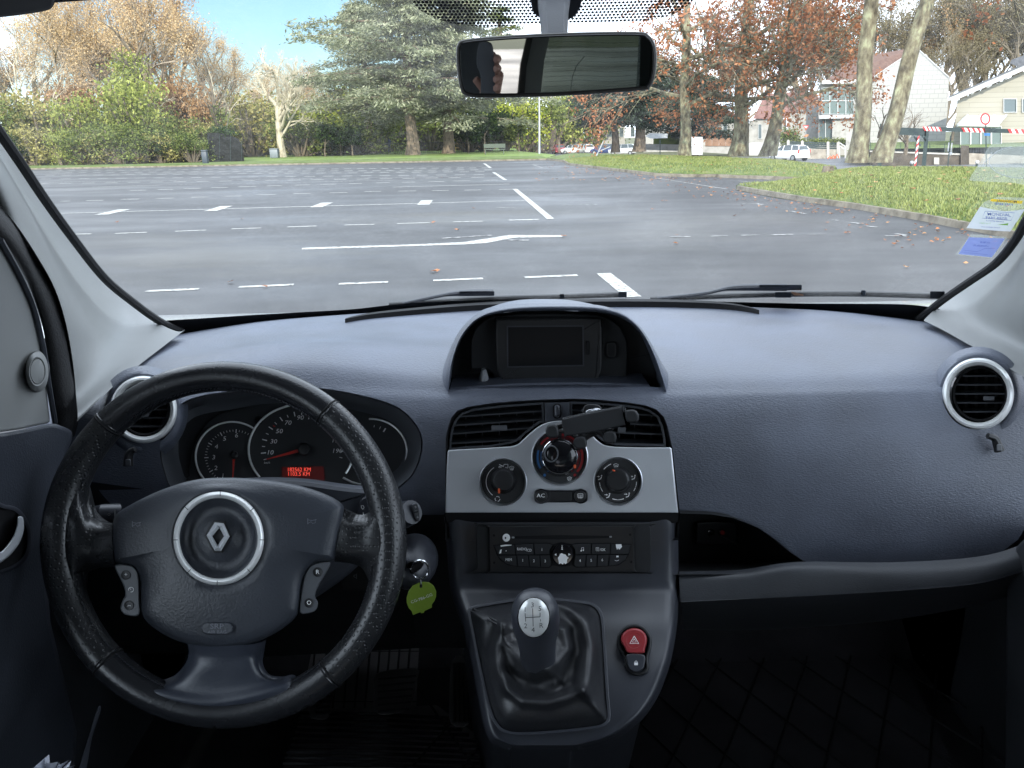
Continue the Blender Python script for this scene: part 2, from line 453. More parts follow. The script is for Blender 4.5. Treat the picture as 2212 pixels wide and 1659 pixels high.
screen_arch = mp(zC, [(108, 668), (128, 540), (152, 440), (200, 320), (262, 235), (330, 180), (430, 148), (600, 130), (860, 127), (1130, 135),
                      (1280, 165), (1370, 215), (1440, 290), (1500, 395), (1540, 490), (1590, 635), (1586, 656)])
arch_bot = mp(zC, [(1500, 652), (1330, 643), (1100, 638), (860, 636), (600, 643), (350, 656), (180, 670), (125, 674)])
cluster_open = sm([(345, 971), (351, 925), (374, 887), (428, 856), (563, 838), (660, 836), (755, 848), (851, 875), (897, 914), (913, 956), (901, 1010),
                (870, 1048), (800, 1085), (600, 1100), (450, 1090), (375, 1062), (352, 1015)], 5)
stack_open = mp(zC, [(96, 1526), (104, 1000), (118, 930), (140, 868), (178, 822), (250, 795), (400, 772), (560, 757), (760, 746), (980, 738), (1150, 746), (1350, 766),
                (1470, 785), (1540, 812), (1590, 860), (1615, 925), (1632, 1000), (1650, 1080), (1700, 1520), (1690, 1700), (100, 1700)])
lv = (310, 885); rv = (2113, 851)
holes = [screen_arch + arch_bot, cluster_open, stack_open, circ(lv[0], lv[1], 66, 68), circ(rv[0]-3, rv[1]+1, 74, 76)]
NX = 520
xs = [-.80 + 1.78*i/NX for i in range(NX+1)]
profs = [dash_prof(x) for x in xs]; NR = len(profs[0])
pv = [[proj(p) for p in pr] for pr in profs]
def hood_in(x, y): return inside(x, y, holes[0])
keepv = {}
def ok(x, y):
    if not inside(x, y, dash_poly): return False
    for h in holes:
        if inside(x, y, h): return False
    return True
flag = [[ok(*pv[i][j]) or (profs[i][j].y > 1.02 and profs[i][j].x > -1) for j in range(NR)] for i in range(NX+1)]
mb = MB(); idx = {}
def vid(i, j):
    if (i, j) not in idx: idx[(i, j)] = len(mb.v); mb.v.append(tuple(profs[i][j]))
    return idx[(i, j)]
for i in range(NX):
    for j in range(NR-1):
        q = ((i, j), (i+1, j), (i+1, j+1), (i, j+1))
        if sum(flag[a][b] for a, b in q) >= 3:
            mb.f.append(tuple(vid(a, b) for a, b in q)); mb.m.append(0)
# snap the ragged trim line onto the outline
from collections import Counter
ec = Counter()
for f in mb.f:
    for k in range(4): ec[tuple(sorted((f[k], f[(k+1) % 4])))] += 1
bv = {v for e, c in ec.items() if c == 1 for v in e}
allh = holes + [dash_poly]
for v in bv:
    p = Vector(mb.v[v]); x, y = proj(p)
    best = min((nearest(x, y, h) for h in allh), key=lambda t: t[0])
    if best[0] < 300: mb.v[v] = tuple(at_depth(best[1], best[2], depth(p)))
dash = mb.build('dashboard', M['dash'], van, sharp=60)

def rimtube(px, Ys, r, name, mat, parent, n=8, closed=True, flatk=1.0):
    pts = [P(x, y, Ys(x, y) if callable(Ys) else Ys) for x, y in px]
    return MB().tube(pts, r, n, closed=closed, flatk=flatk).build(name, mat, parent)

# ---- raised hood over the screen
def archY(x, y): return .935 - .012*(y-655)/180
rim_px = mp(zC, [(112, 690), (122, 560), (146, 440), (192, 315), (255, 225), (325, 168), (430, 128), (600, 103), (860, 95), (1130, 104), (1290, 140), (1385, 200), (1455, 280), (1515, 390), (1555, 490), (1600, 630), (1612, 690)])
rim_px = [(v.x, v.y) for v in catmull([Vector((a, b, 0)) for a, b in rim_px], 5)]
inn_px = [(v.x, v.y) for v in catmull([Vector((a, b, 0)) for a, b in [zC(*q) for q in [(112, 690), (128, 560), (152, 445), (200, 322), (262, 237), (330, 182), (430, 150), (600, 132), (860, 128), (1130, 136), (1280, 167), (1370, 217), (1440, 292), (1500, 397), (1540, 492), (1590, 632), (1600, 690)]]], 5)]
N = len(rim_px); L = []
fr = [P(x, y, archY(x, y)) for x, y in rim_px]; inn = [P(x, y, archY(x, y)+.004) for x, y in inn_px]
cen = P(1202, 842, .93); apex = max(p.z for p in fr)
L.append([p + Vector((0, .045, 0)) for p in inn]); L.append([p + Vector((0, .012, 0)) for p in inn]); L.append(inn)
L.append([(a*.5+b*.5) + Vector((0, -.004, 0)) for a, b in zip(fr, inn)])
L.append([a*.85+b*.15 + Vector((0, -.003, 0)) for a, b in zip(fr, inn)])
L.append(fr)
for k, (dy, sc, flare) in enumerate([(.006, 1.012, .0), (.02, 1.03, .01), (.06, 1.045, .03), (.12, 1.04, .05), (.20, .98, .07), (.28, .88, .1), (.36, .75, .12), (.42, .6, .13)]):
    row = []
    for i, p in enumerate(fr):
        hgt = max(0, p.z - 1.155)/(apex-1.155)
        fall = [.99, .955, .88, .77, .63, .49, .33, .12][k]
        x = cen.x + (p.x-cen.x)*(sc + flare*(1-hgt)**2)
        z = 1.156 + (p.z-1.156)*fall
        if p.z < 1.156: z = p.z - .004*k
        row.append(Vector((x, p.y+dy*(.35+.65*hgt) if k < 7 else p.y+dy*(.5+.5*hgt), z)))
    L.append(row)
L2 = [[v for v in c] for c in zip(*[catmull(list(c), 3) for c in zip(*L)])]
MB().loops(L2, closed=False).build('display_hood', M['dash'], van, sharp=70)

# recess behind the arch
rec = screen_arch + arch_bot
front = [P(x, y, archY(x, y)+.006) for x, y in rec]
cx_, cy_ = 1202, 760
back_px = [(cx_ + (x-cx_)*.99, cy_ + (y-cy_)*.99) for x, y in rec]
DP = Pl(P(1202, 760, 1.005), (0, -1, .12))
mb = MB(); mb.loops([front, [DP.pt(x, y, 0) for x, y in back_px]]); mb.poly([DP.pt(x, y, 0) for x, y in back_px])
mb.build('display_recess', M['blk_soft'], van, sharp=40)
mb = MB(); fl = [P(x, y, .936) for x, y in arch_bot]; mb.loops([[p+Vector((0, -.004, -.004)) for p in fl], [p+Vector((0, .004, .0015)) for p in fl], [p + Vector((0, .07, -.002)) for p in fl]], closed=False)
mb.build('display_shelf', M['dash'], van)
# seams and side pieces inside the recess
hous = mp(zC, [(265, 330), (300, 250), (360, 195), (430, 165), (600, 150), (860, 146), (1130, 153), (1230, 185), (1300, 240), (1345, 340), (1348, 470), (1338, 635), (440, 640), (425, 600), (418, 560), (385, 535), (270, 530)])
MB().plate(hous, DP, .004, .022, 3).build('display_housing', M['blk_soft'], van)
bez = sm(mp(zC, [(440, 215), (470, 182), (800, 176), (1130, 178), (1168, 205), (1172, 400), (1168, 540), (1140, 590), (1090, 606), (540, 610), (480, 590), (452, 540), (440, 400)]), 3)
scr = MB().plate(bez, DP, .022, .036, 4).build('display', M['blk'], van)
inb = mp(zC, [(515, 232), (1045, 228), (1048, 510), (518, 520)])
MB().plate(inb, DP, .030, .038, 0, holes=[inset(inb, 3)]).build('screen_frame', M['console'], scr)
MB().flat(inset(inb, 3), DP, .0365).build('screen', M['screen'], scr, label='dark switched-off screen')
MB().plate(rrect(*zC(1060, 335), *zC(1085, 432), 3), DP, .034, .039, 1).build('card_slot', M['cavity'], scr)
MB().plate(rrect(*zC(1198, 340), *zC(1275, 455), 9), DP, .02, .026, 3, holes=[rrect(*zC(1214, 355), *zC(1256, 440), 7)]).build('display_latch', M['blk'], van)
for seam in ([(145, 440), (205, 452), (262, 466)], [(1350, 458), (1430, 442), (1515, 425)]):
    MB().strip(mp(zC, seam), 1.2, Pl(P(1202, 760, .985), (0, -1, .12)), .0).build('seam', M['cavity'], van)
MB().blob(DP.pt(*zC(360, 610), .03), (.006, .012, .018)).build('cable_plug', M['grey_ink'], van, label='small pale plug end in the left corner of the screen recess')

# ---- defroster slot along the windscreen foot
dp = [(745, 689), (800, 679), (900, 669), (1000, 661), (1100, 656), (1200, 653), (1330, 651), (1450, 652), (1540, 655), (1600, 661), (1640, 670)]
mb = MB(); A, B = [], []
for i, (x, y) in enumerate(sm(dp, 5, False)):
    t = i/(len(sm(dp, 5, False))-1); w = .020*math.sin(PI*min(1, max(0, t)))**.5 + .004
    p = EYE + ray(x, y) * ((1.1665 - 1.45)/ray(x, y).z); A.append(p); B.append(p + Vector((0, w, .0)))
mb.loops([[p + Vector((0, -.002, -.012)) for p in A], A, B, [p + Vector((0, .002, -.012)) for p in B]], closed=False, cap0=False)
mb.build('defroster_grille', M['cavity'], van)
# side speaker covers
for c, s in (((400, 742), 1), ((1995, 709), -1)):
    o = Pl(P(c[0], c[1], 1.18 if s > 0 else 1.22), (0, -.12, 1))
    MB().lathe(c[0], c[1], o, [(42, .0), (42, .002), (39, .0035), (33, .003), (32, .0015), (29, .003), (10, .0035)], 40, .27).build('tweeter_cover', M['console'] if 0 else M['dash'], van, label='oval tweeter cover on the ' + ('driver' if s > 0 else 'passenger') + ' side of the dashboard top')

# ---- instrument cluster
CP = Pl3((450, 960, .965), (800, 960, .965), (620, 1060, .925))
cl_in = [(632 + (x-632)*.86, 968 + (y-968)*.86) for x, y in cluster_open]
mb = MB()
def cY(x, y): return .925 - .055*(y-840)/250
f0 = [P(x, y, cY(x, y)) for x, y in cluster_open]
f00 = [P(*q, cY(*q)+.004) for q in inset(cluster_open, -7)]
f1 = [P(*q, cY(*q)-.002) for q in inset(cluster_open, 3)]
f2 = [CP.pt(x, y, .012) for x, y in inset(cluster_open, 22)]
f3 = [CP.pt(x, y, .001) for x, y in inset(cluster_open, 40)]
mb.loops([f00, f0, f1, f2, f3]); mb.build('instrument_surround', M['bezel_grey'], van, sharp=50)
clus = MB().flat(inset(cluster_open, 12), CP, .0).build('instrument_cluster', M['dial'], van)
lens = mp(zA, [(850, 745), (860, 650), (885, 560), (930, 480), (990, 420), (1080, 380), (1180, 358), (1280, 340), (1450, 330), (1600, 332), (1800, 360), (1900, 380), (2000, 440), (2070, 540), (2085, 640), (2050, 720), (2000, 790), (1900, 830), (900, 820)])
MB().plate(sm(lens, 3), CP, .001, .004, 2).build('dial_panel', M['lens'], clus)
def ellp(f, c, r, a0, a1, n=60): return [f(c[0]+r[0]*math.cos(math.radians(a0+(a1-a0)*i/n)), c[1]+r[1]*math.sin(math.radians(a0+(a1-a0)*i/n))) for i in range(n+1)]
def ring_tube(px, pl, off, r, name, mat, parent, closed=False):
    return MB().tube([pl.pt(x, y, off) for x, y in px], r, 8, closed=closed).build(name, mat, parent)
ring_tube(ellp(zA, (1478, 600), (295, 253), 142, 392), CP, .007, .0016, 'dial_ring', M['ring'], clus)
ring_tube(ellp(zA, (1090, 640), (205, 196), 135, 309), CP, .006, .0014, 'dial_ring', M['ring'], clus)
ring_tube(ellp(zA, (1870, 612), (203, 184), -93, 42), CP, .006, .0014, 'dial_ring', M['ring'], clus)
ring_tube(mp(zA, [(1715, 758), (1760, 782), (1800, 793), (1850, 800)]), CP, .006, .0014, 'dial_ring', M['ring'], clus)
mk = MB()
for s_, x, y in (('10', 1302, 617), ('30', 1322, 555), ('50', 1354, 497), ('70', 1403, 450), ('90', 1472, 421), ('110', 1540, 419), ('130', 1604, 443), ('150', 1653, 490), ('170', 1676, 549), ('190', 1679, 608)):
    mk.text(s_, *zA(x, y), 13.5, CP, .006, sx=1.15, shear=.18, bold=.012)
for s_, x, y in (('6', 1114, 521), ('5', 1047, 539), ('4', 1001, 584), ('3', 986, 644), ('2', 998, 704), ('1', 1037, 748)):
    mk.text(s_, *zA(x, y), 13.5, CP, .006, sx=1.15, shear=.12, bold=.012)
mk.text('km/h', *zA(1286, 674), 6.5, CP, .006, shear=.2)
for v in range(0, 210, 10):
    a = math.radians(163.5 + 1.05*v); big = (v // 10) % 2 == 1
    r0, r1 = (1.0, .88) if big else (.97, .90)
    mk.strip([zA(1487+236*math.cos(a)*r0, 598+215*math.sin(a)*r0), zA(1487+236*math.cos(a)*r1, 598+215*math.sin(a)*r1)], 2.2 if big else 1.5, CP, .006)
for k in range(0, 31):
    v = .8 + k*.2; a = math.radians(180 + (v-3)*32 - 2); big = abs(v-round(v)) < .01
    r0, r1 = (1, .86) if big else (.98, .91)
    c = (1102, 640); rr = (168, 155)
    mk.strip([zA(c[0]+rr[0]*math.cos(a)*r0, c[1]+rr[1]*math.sin(a)*r0), zA(c[0]+rr[0]*math.cos(a)*r1, c[1]+rr[1]*math.sin(a)*r1)], 1.8 if big else 1.0, CP, .006)
for a_, b_ in (((1953, 480), (1940, 500)), ((1925, 470), (1918, 485)), ((1890, 462), (1887, 474))): mk.strip([zA(*a_), zA(*b_)], 3 if a_[0] == 1953 else 1.2, CP, .006)
mk.build('dial_markings', M['white_ink'], clus, smooth=False)
MB().flat(mp(zA, [(1318, 460), (1335, 470), (1325, 473)]), CP, .0062).build('red_mark', M['needle'], clus, smooth=False)
MB().strip([zA(1803, 762), zA(1820, 742)], 2.5, CP, .0062).build('red_mark', M['needle'], clus, smooth=False)
for (hx, hy), (tx, ty), w, rr in (((1495, 597), (1282, 655), 4.2, 14), ((1101, 630), (1094, 760), 3.2, 9)):
    nd = MB(); a = zA(hx, hy); b = zA(tx, ty); dx, dy = b[0]-a[0], b[1]-a[1]; l = math.hypot(dx, dy); nx, ny = -dy/l, dx/l
    nd.plate([(a[0]+nx*w, a[1]+ny*w), (b[0]+nx*.8, b[1]+ny*.8), (b[0]-nx*.8, b[1]-ny*.8), (a[0]-nx*w, a[1]-ny*w)], CP, .010, .012)
    ndl = nd.build('needle', M['needle'], clus)
    MB().lathe(a[0], a[1], CP, [(rr, .006), (rr, .016), (rr*.85, .020), (rr*.4, .0215)], 24).build('needle_cap', M['blk'], ndl)
MB().lathe(*zA(1240, 435), CP, [(9, .004), (9, .007), (7, .0075), (6.5, .006), (2, .006)], 20).build('reset_button', M['cavity'], clus)
lcd = mp(zA, [(1370, 698), (1603, 694), (1610, 752), (1608, 790), (1372, 790)])
ld = MB().flat(lcd, CP, .0058).build('trip_display', M['lcd'], clus)
t = MB(); t.text('182562 KM', *zA(1466, 713), 12.0, CP, .0064, sx=.92); t.text('1103.5 KM', *zA(1464, 738), 12.0, CP, .0064, sx=.92)
t.build('trip_digits', M['lcd_txt'], ld, smooth=False)

# ---- round side vents
def round_vent(c, R, pl, label, cant):
    v = MB().lathe(c[0], c[1], pl, [(R*.80, -.03), (R*.80, .004), (R*.84, .010), (R*.90, .013), (R*.96, .012), (R, .007), (R*1.01, 0), (R*1.0, -.012), (R*1.02, -.02)], 56, cap=False).build('round_vent', M['ring'], van, label=label)
    q = MB().lathe(c[0]+cant, c[1], pl, [(R*.80, -.045), (R*.79, -.002), (R*.76, .006), (R*.72, .004), (R*.70, -.006), (R*.70, -.05)], 48, cap=True); q.build('vent_barrel', M['cavity'], v)
    sl = MB(); fin = MB()
    for k in range(5):
        y = c[1] + R*.70*(-.70 + .36*k - .02); hw = math.sqrt(max(0, (R*.70)**2 - (y-c[1])**2))
        a = [(c[0]+cant-hw, y-1.4), (c[0]+cant+hw, y-1.4+0*k), (c[0]+cant+hw, y+1.4), (c[0]+cant-hw, y+1.4)]
        sl.loops([[pl.pt(*p_, -.004) for p_ in a], [pl.pt(p_[0], p_[1]-6, -.028) for p_ in a]], cap0=True)
    for k in range(4):
        x = c[0]+cant + R*.70*(-.6+.4*k); hh = math.sqrt(max(0, (R*.70)**2 - (x-c[0]-cant)**2))
        fin.flat([(x-.8, c[1]-hh), (x+.8, c[1]-hh), (x+.8, c[1]+hh), (x-.8, c[1]+hh)], pl, -.03)
        fin.flat([(x+.8, c[1]-hh), (x+6, c[1]-hh), (x+6, c[1]+hh), (x+.8, c[1]+hh)], pl, -.045)
    sl.build('vent_blades', M['slat'], v); fin.build('vent_fins', M['blk'], v)
    return v
LVP = Pl(P(lv[0], lv[1], .895), (.30, -1, .30)); RVP = Pl(P(rv[0], rv[1], .90), (-.42, -1, .28))
o = round_vent(lv, 72, LVP, 'round silver-ringed air vent on the driver side', 2)
MB().plate(rrect(300, 890, 322, 900, 2), LVP, -.01, .0, 1).build('vent_tab', M['grey_plastic'], o)
o = round_vent(rv, 77, RVP, 'round silver-ringed air vent on the passenger side', 4)
MB().plate(rrect(2124, 856, 2148, 865, 2), RVP, -.008, .002, 1).build('vent_tab', M['grey_plastic'], o)
for c, R, pl, kx in ((lv, 72, LVP, -1), (rv, 77, RVP, 1)):
    pod = []
    for i in range(49):
        a = 2*PI*i/48; pod.append(a)
    Ls = []
    for sc, off in ((1.0, -.004), (1.10, -.003), (1.20, -.010), (1.34, -.032)):
        Ls.append([pl.pt(c[0]+R*sc*math.cos(a)*(1.0), c[1]+R*sc*math.sin(a)*(1.02+.10*(math.sin(a) > 0)*math.sin(a)) + (3 if sc > 1 else 0), off) for a in pod[:-1]])
    MB().loops(Ls).build('vent_pod', M['dash'], van, sharp=80)
# thumb wheels below the side vents
for pts, Y in ((mp(zA, [(545, 598), (520, 612), (508, 640), (505, 690)]), .862), (mp(zE, [(2005, 600), (2045, 615), (2060, 650), (2072, 685)]), .868)):
    pl = Pl(P(*pts[0], Y), (0, -1, .2))
    w = MB().tube([pl.pt(x, y, .004) for x, y in sm(pts, 5, False)], lambda t: .0035+.0025*t, 8).build('vent_thumb_lever', M['blk'], van)
    MB().plate(rrect(pts[-1][0]-6, pts[-1][1]-14, pts[-1][0]+6, pts[-1][1]+1, 3), pl, .006, .011, 2).build('ribbed_tip', M['grey_plastic'], w)
# faint embossed airbag mark at the far end of the panel
DPX = Pl(P(2150, 1125, .845), (-.1, -1, .1))
MB().text('SRP', *zE(2068, 1088), 18, DPX, .004, bold=.01).text('AIR BAG', *zE(2068, 1115), 7, DPX, .004).build('embossed_mark', M['dim_ink'], van, smooth=False)

# ---- passenger side, below the airbag panel
lip = surf([[(*zG(370, 340), .815), (*zG(700, 330), .81), (*zG(1000, 288), .80), (*zG(1500, 290), .80), (*zG(1950, 262), .80), (*zG(2215, 190), .80), (*zG(2500, 60), .80)],
            [(*zG(372, 380), .80), (*zG(700, 368), .795), (*zG(1000, 335), .785), (*zG(1500, 345), .785), (*zG(1950, 320), .785), (*zG(2215, 260), .785), (*zG(2500, 140), .785)],
            [(*zG(380, 495), .785), (*zG(700, 482), .78), (*zG(1000, 468), .775), (*zG(1500, 440), .775), (*zG(1950, 400), .775), (*zG(2215, 330), .78), (*zG(2500, 220), .78)],
            [(*zG(385, 515), .79), (*zG(700, 500), .785), (*zG(1000, 485), .78), (*zG(1500, 458), .78), (*zG(1950, 415), .78), (*zG(2215, 345), .79), (*zG(2500, 240), .79)],
            [(*zG(390, 650), .86), (*zG(700, 655), .86), (*zG(1000, 640), .86), (*zG(1500, 600), .86), (*zG(1950, 520), .86), (*zG(2215, 440), .87), (*zG(2500, 300), .87)]], 5, 8)
MB().loops(lip, closed=False).build('lower_dash_lip', M['dash_low'], van, sharp=60)
gp = Pl3((1500, 1350, .86), (2100, 1330, .86), (1800, 1400, .90))
MB().tube([gp.pt(x, y, .004) for x, y in sm(mp(zG, [(1190, 560), (1290, 500), (1400, 485), (1500, 490), (1535, 530)]), 5, False)], .0012, 5).build('glovebox_grip', M['dash_low'], van)
mb = MB()
shelf = mp(zE, [(255, 1045), (430, 1052), (560, 1072), (700, 1128), (800, 1198), (900, 1280), (1000, 1345), (258, 1360)])
SP = Pl(P(1500, 1170, .93), (0, -1, .1))
mb.plate([(1440, 1085), (1760, 1085), (1800, 1260), (1440, 1270)], SP, -.01, 0); mb.build('shelf_back', M['blk'], van)
mb = MB(); mb.loops([[P(1455, 1242, .80), P(1800, 1238, .80)], [P(1455, 1212, .93), P(1800, 1212, .93)]], closed=False); mb.build('shelf_floor', M['blk_soft'], van)
sp = MB().plate(sm(mp(zE, [(350, 1110), (370, 1092), (560, 1092), (578, 1112), (578, 1200), (560, 1220), (370, 1222), (350, 1200)]), 3), SP, .0, .010, 3).build('socket_panel', M['blk'], van)
for cx, col in ((436, 'metal_worn'), (498, 'metal_worn')):
    x, y = zE(cx, 1151)
    MB().lathe(x, y, SP, [(7, .008), (7, .014), (5.5, .015), (3.6, .013), (3.4, .006)], 20, cap=False).build('audio_socket', M[col], sp)
    MB().lathe(x, y, SP, [(3.5, .012), (1, .012)], 16).build('socket_core', M['red_ink'] if cx > 450 else M['cavity'], sp)
# black strip standing in for the shadow along the airbag panel's lower edge
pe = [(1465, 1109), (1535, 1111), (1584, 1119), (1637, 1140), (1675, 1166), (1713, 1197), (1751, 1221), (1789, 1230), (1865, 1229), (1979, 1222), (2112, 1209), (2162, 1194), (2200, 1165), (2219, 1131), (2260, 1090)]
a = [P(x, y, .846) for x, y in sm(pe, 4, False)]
MB().loops([a, [p+Vector((0, .012, -.004)) for p in a], [p+Vector((0, .09, -.01)) for p in a]], closed=False).build('edge_shadow_strip', M['blk_soft'], van)
# ---------------------------------------------------------------- steering wheel
WC = (486, 1174)
WP = Pl(P(WC[0], WC[1], .70), (.04, -math.cos(math.radians(27)), math.sin(math.radians(27))))
NRIM = 160
rimc = [(WC[0] + 356*math.cos(2*PI*i/NRIM), WC[1] + 1 + 362*math.sin(2*PI*i/NRIM)) for i in range(NRIM)]
def rimr(i):
    a = 360*i/NRIM % 360      # px angle, y down
    g = 0
    for c in (185, -5+360, 355):
        d = abs((a-c+180) % 360-180); g = max(g, math.exp(-(d/26)**2))
    return .0157 + .0018*g
rp = [WP.pt(x, y, 0) for x, y in rimc]
def rim_part(i0, i1, name, mat, parent):
    ids = [i % NRIM for i in range(i0, i1+1)]
    # build with stable frame: u = wheel normal
    Ls = []
    for i in ids:
        a, b = rp[i-1], rp[(i+1) % NRIM]; t = (b-a).normalized(); u = WP.n; w = t.cross(u).normalized(); r = rimr(i)
        Ls.append([rp[i] + u*math.cos(2*PI*k/22)*r*1.08 + w*math.sin(2*PI*k/22)*r for k in range(22)])
    return MB().loops(Ls, cap0=True, cap1=True).build(name, mat, parent, sharp=60)
def ai(a): return round(a/360*NRIM)
# px angles of the four leather joins (y down): lower-left, upper-left, upper-right, lower-right
wheel = rim_part(ai(225), ai(309), 'steering_wheel', M['leather'], van)
rim_part(ai(134), ai(225), 'grip', M['leather_perf'], wheel)
rim_part(ai(50), ai(134), 'rim_bottom', M['leather'], wheel)
rim_part(ai(309), ai(410), 'grip', M['leather_perf'], wheel)
for a in (225, 309, 134, 50):
    i = ai(a) % NRIM; p0, p1 = rp[i-1], rp[(i+1) % NRIM]; t = (p1-p0).normalized(); w = t.cross(WP.n).normalized(); r = rimr(i)
    MB().tube([rp[i] + WP.n*math.cos(2*PI*k/28)*r*1.08 + w*math.sin(2*PI*k/28)*r for k in range(28)], .0011, 6, closed=True).build('leather_join', M['cavity'], wheel)
    MB().tube([rp[i]+t*.003 + WP.n*math.cos(2*PI*k/28)*r*1.085 + w*math.sin(2*PI*k/28)*r*1.01 for k in range(28)], .0008, 6, closed=True).build('leather_join', M['leather'], wheel)
st = MB()
for k in range(260):
    f = k/260*NRIM; i = int(f); p = rp[i].lerp(rp[(i+1) % NRIM], f-i); t = (rp[(i+1) % NRIM]-rp[i]).normalized(); w = t.cross(WP.n).normalized()
    c = WP.p0; inward = (c-p).normalized(); r = rimr(i)
    q = p + inward*r*.90 + WP.n*r*.55
    st.tube([q - t*.0013 - WP.n*.0008, q + WP.n*.0004 + inward*.0004, q + t*.0013 + WP.n*.0008], .0005, 4)
st.build('stitching', M['console'], wheel)
# spokes: surfaces between px curves, blending into the rim
def spoke(name, ctrl, mat, back=.012):
    g = surf(ctrl, 6, 6, fn=lambda x, y, o: WP.pt(x, y, o))
    gb = [[p - WP.n*back*1.6 for p in r] for r in g]
    m = MB(); m.loops(g, closed=False)
    edge = g[0] + [r[-1] for r in g[1:]] + g[-1][::-1][1:] + [r[0] for r in g[::-1]][1:-1]
    m.loops([edge, [p - WP.n*back*1.6 for p in edge]])
    m.loops(gb, closed=False)
    return m.build(name, mat, wheel, sharp=55)
b = zB
spoke('spoke', [[(*b(135, 60), .004), (*b(215, 60), .009), (*b(248, 150), .000), (*b(270, 228), -.006), (*b(330, 282), -.004), (*b(400, 300), .010)],
                [(*b(105, 200), .006), (*b(180, 220), .014), (*b(230, 250), .014), (*b(280, 300), .010), (*b(340, 330), .012), (*b(402, 345), .018)],
                [(*b(95, 330), .006), (*b(170, 350), .016), (*b(230, 370), .017), (*b(290, 395), .015), (*b(345, 405), .016), (*b(405, 415), .020)],
                [(*b(100, 450), .006), (*b(170, 480), .015), (*b(215, 490), .014), (*b(270, 490), .012), (*b(335, 490), .014), (*b(412, 490), .018)],
                [(*b(120, 640), .004), (*b(195, 640), .009), (*b(208, 590), .002), (*b(240, 555), -.004), (*b(320, 535), -.003), (*b(415, 530), .006)]], M['leather_perf'])
spoke('spoke', [[(*b(1925, 60), .004), (*b(1845, 60), .009), (*b(1828, 140), .000), (*b(1805, 225), -.006), (*b(1740, 245), -.004), (*b(1655, 210), .010)],
                [(*b(1950, 200), .006), (*b(1880, 220), .014), (*b(1830, 260), .014), (*b(1780, 290), .010), (*b(1715, 300), .012), (*b(1645, 300), .018)],
                [(*b(1962, 330), .006), (*b(1885, 350), .016), (*b(1825, 370), .017), (*b(1760, 385), .015), (*b(1695, 395), .016), (*b(1630, 395), .020)],
                [(*b(1955, 450), .006), (*b(1885, 480), .015), (*b(1830, 480), .014), (*b(1770, 470), .012), (*b(1700, 465), .014), (*b(1620, 455), .018)],
                [(*b(1925, 640), .004), (*b(1850, 650), .009), (*b(1800, 600), .002), (*b(1762, 535), -.004), (*b(1700, 510), -.003), (*b(1612, 500), .006)]], M['leather_perf'])
spoke('spoke', [[(*b(812, 940), .014), (*b(820, 1000), -.002), (*b(792, 1070), -.006), (*b(725, 1130), -.005), (*b(620, 1160), -.001), (*b(510, 1115), .003), (*b(455, 1185), -.002)],
                [(*b(870, 950), .020), (*b(868, 1010), .012), (*b(850, 1080), .012), (*b(790, 1150), .010), (*b(700, 1190), .010), (*b(610, 1200), .014), (*b(560, 1235), .012)],
                [(*b(1010, 955), .022), (*b(1005, 1020), .017), (*b(995, 1090), .014), (*b(980, 1160), .012), (*b(965, 1210), .012), (*b(955, 1270), .015), (*b(945, 1310), .012)],
                [(*b(1160, 950), .020), (*b(1158, 1010), .012), (*b(1170, 1070), .012), (*b(1210, 1135), .010), (*b(1270, 1160), .010), (*b(1330, 1180), .014), (*b(1360, 1215), .012)],
                [(*b(1222, 935), .014), (*b(1212, 1000), -.002), (*b(1205, 1070), -.006), (*b(1240, 1128), -.005), (*b(1310, 1140), -.003), (*b(1370, 1130), -.001), (*b(1405, 1155), -.005)]], M['spoke_leather'], .008)
# airbag cover
hub = sm(mp(zB, [(408, 290), (404, 350), (407, 430), (415, 492), (440, 512), (500, 520), (535, 548), (553, 600), (556, 700), (560, 770), (600, 835), (700, 905), (820, 950), (980, 970), (1150, 950), (1300, 885), (1400, 805), (1424, 740),
                 (1436, 630), (1462, 555), (1515, 510), (1600, 492), (1618, 440), (1640, 330), (1664, 225), (1648, 180), (1560, 130), (1400, 80), (1200, 50), (1000, 42), (850, 55), (700, 98), (560, 160), (450, 222), (418, 250)]), 4)
hc = zB(1000, 470)
RO = (248*.3968, 256*.3968); rc = zB(983, 373)
ringpx = lambda k: circ(rc[0], rc[1], RO[0]*k, RO[1]*k, len(hub))
def align(outer, k):
    out = []
    for x, y in outer:
        a = math.atan2((y-rc[1])/RO[1], (x-rc[0])/RO[0]); out.append((rc[0]+RO[0]*k*math.cos(a), rc[1]+RO[1]*k*math.sin(a)))
    return out
Ls = [[WP.pt(x, y, -.012) for x, y in hub], [WP.pt(x, y, .014) for x, y in hub]]
for b_, o in ((2, .020), (6, .0245), (12, .0275)): Ls.append([WP.pt(x, y, o) for x, y in inset(hub, b_)])
h12 = inset(hub, 12); inn_ = align(h12, 1.04)
for t in (.15, .35, .6, .85, 1.0):
    Ls.append([WP.pt(x0+(x1-x0)*t, y0+(y1-y0)*t, .0275+.0085*math.sin(t*PI/2)) for (x0, y0), (x1, y1) in zip(h12, inn_)])
for k, o in ((1.0, .034), (.84, .0335), (.80, .031), (.72, .027), (.6, .025), (.48, .027), (.36, .031), (.2, .033), (.02, .033)):
    Ls.append([WP.pt(x, y, o) for x, y in align(h12, k)])
air = MB().loops(Ls, cap1=True).build('airbag_cover', M['airbag'], wheel, sharp=60)
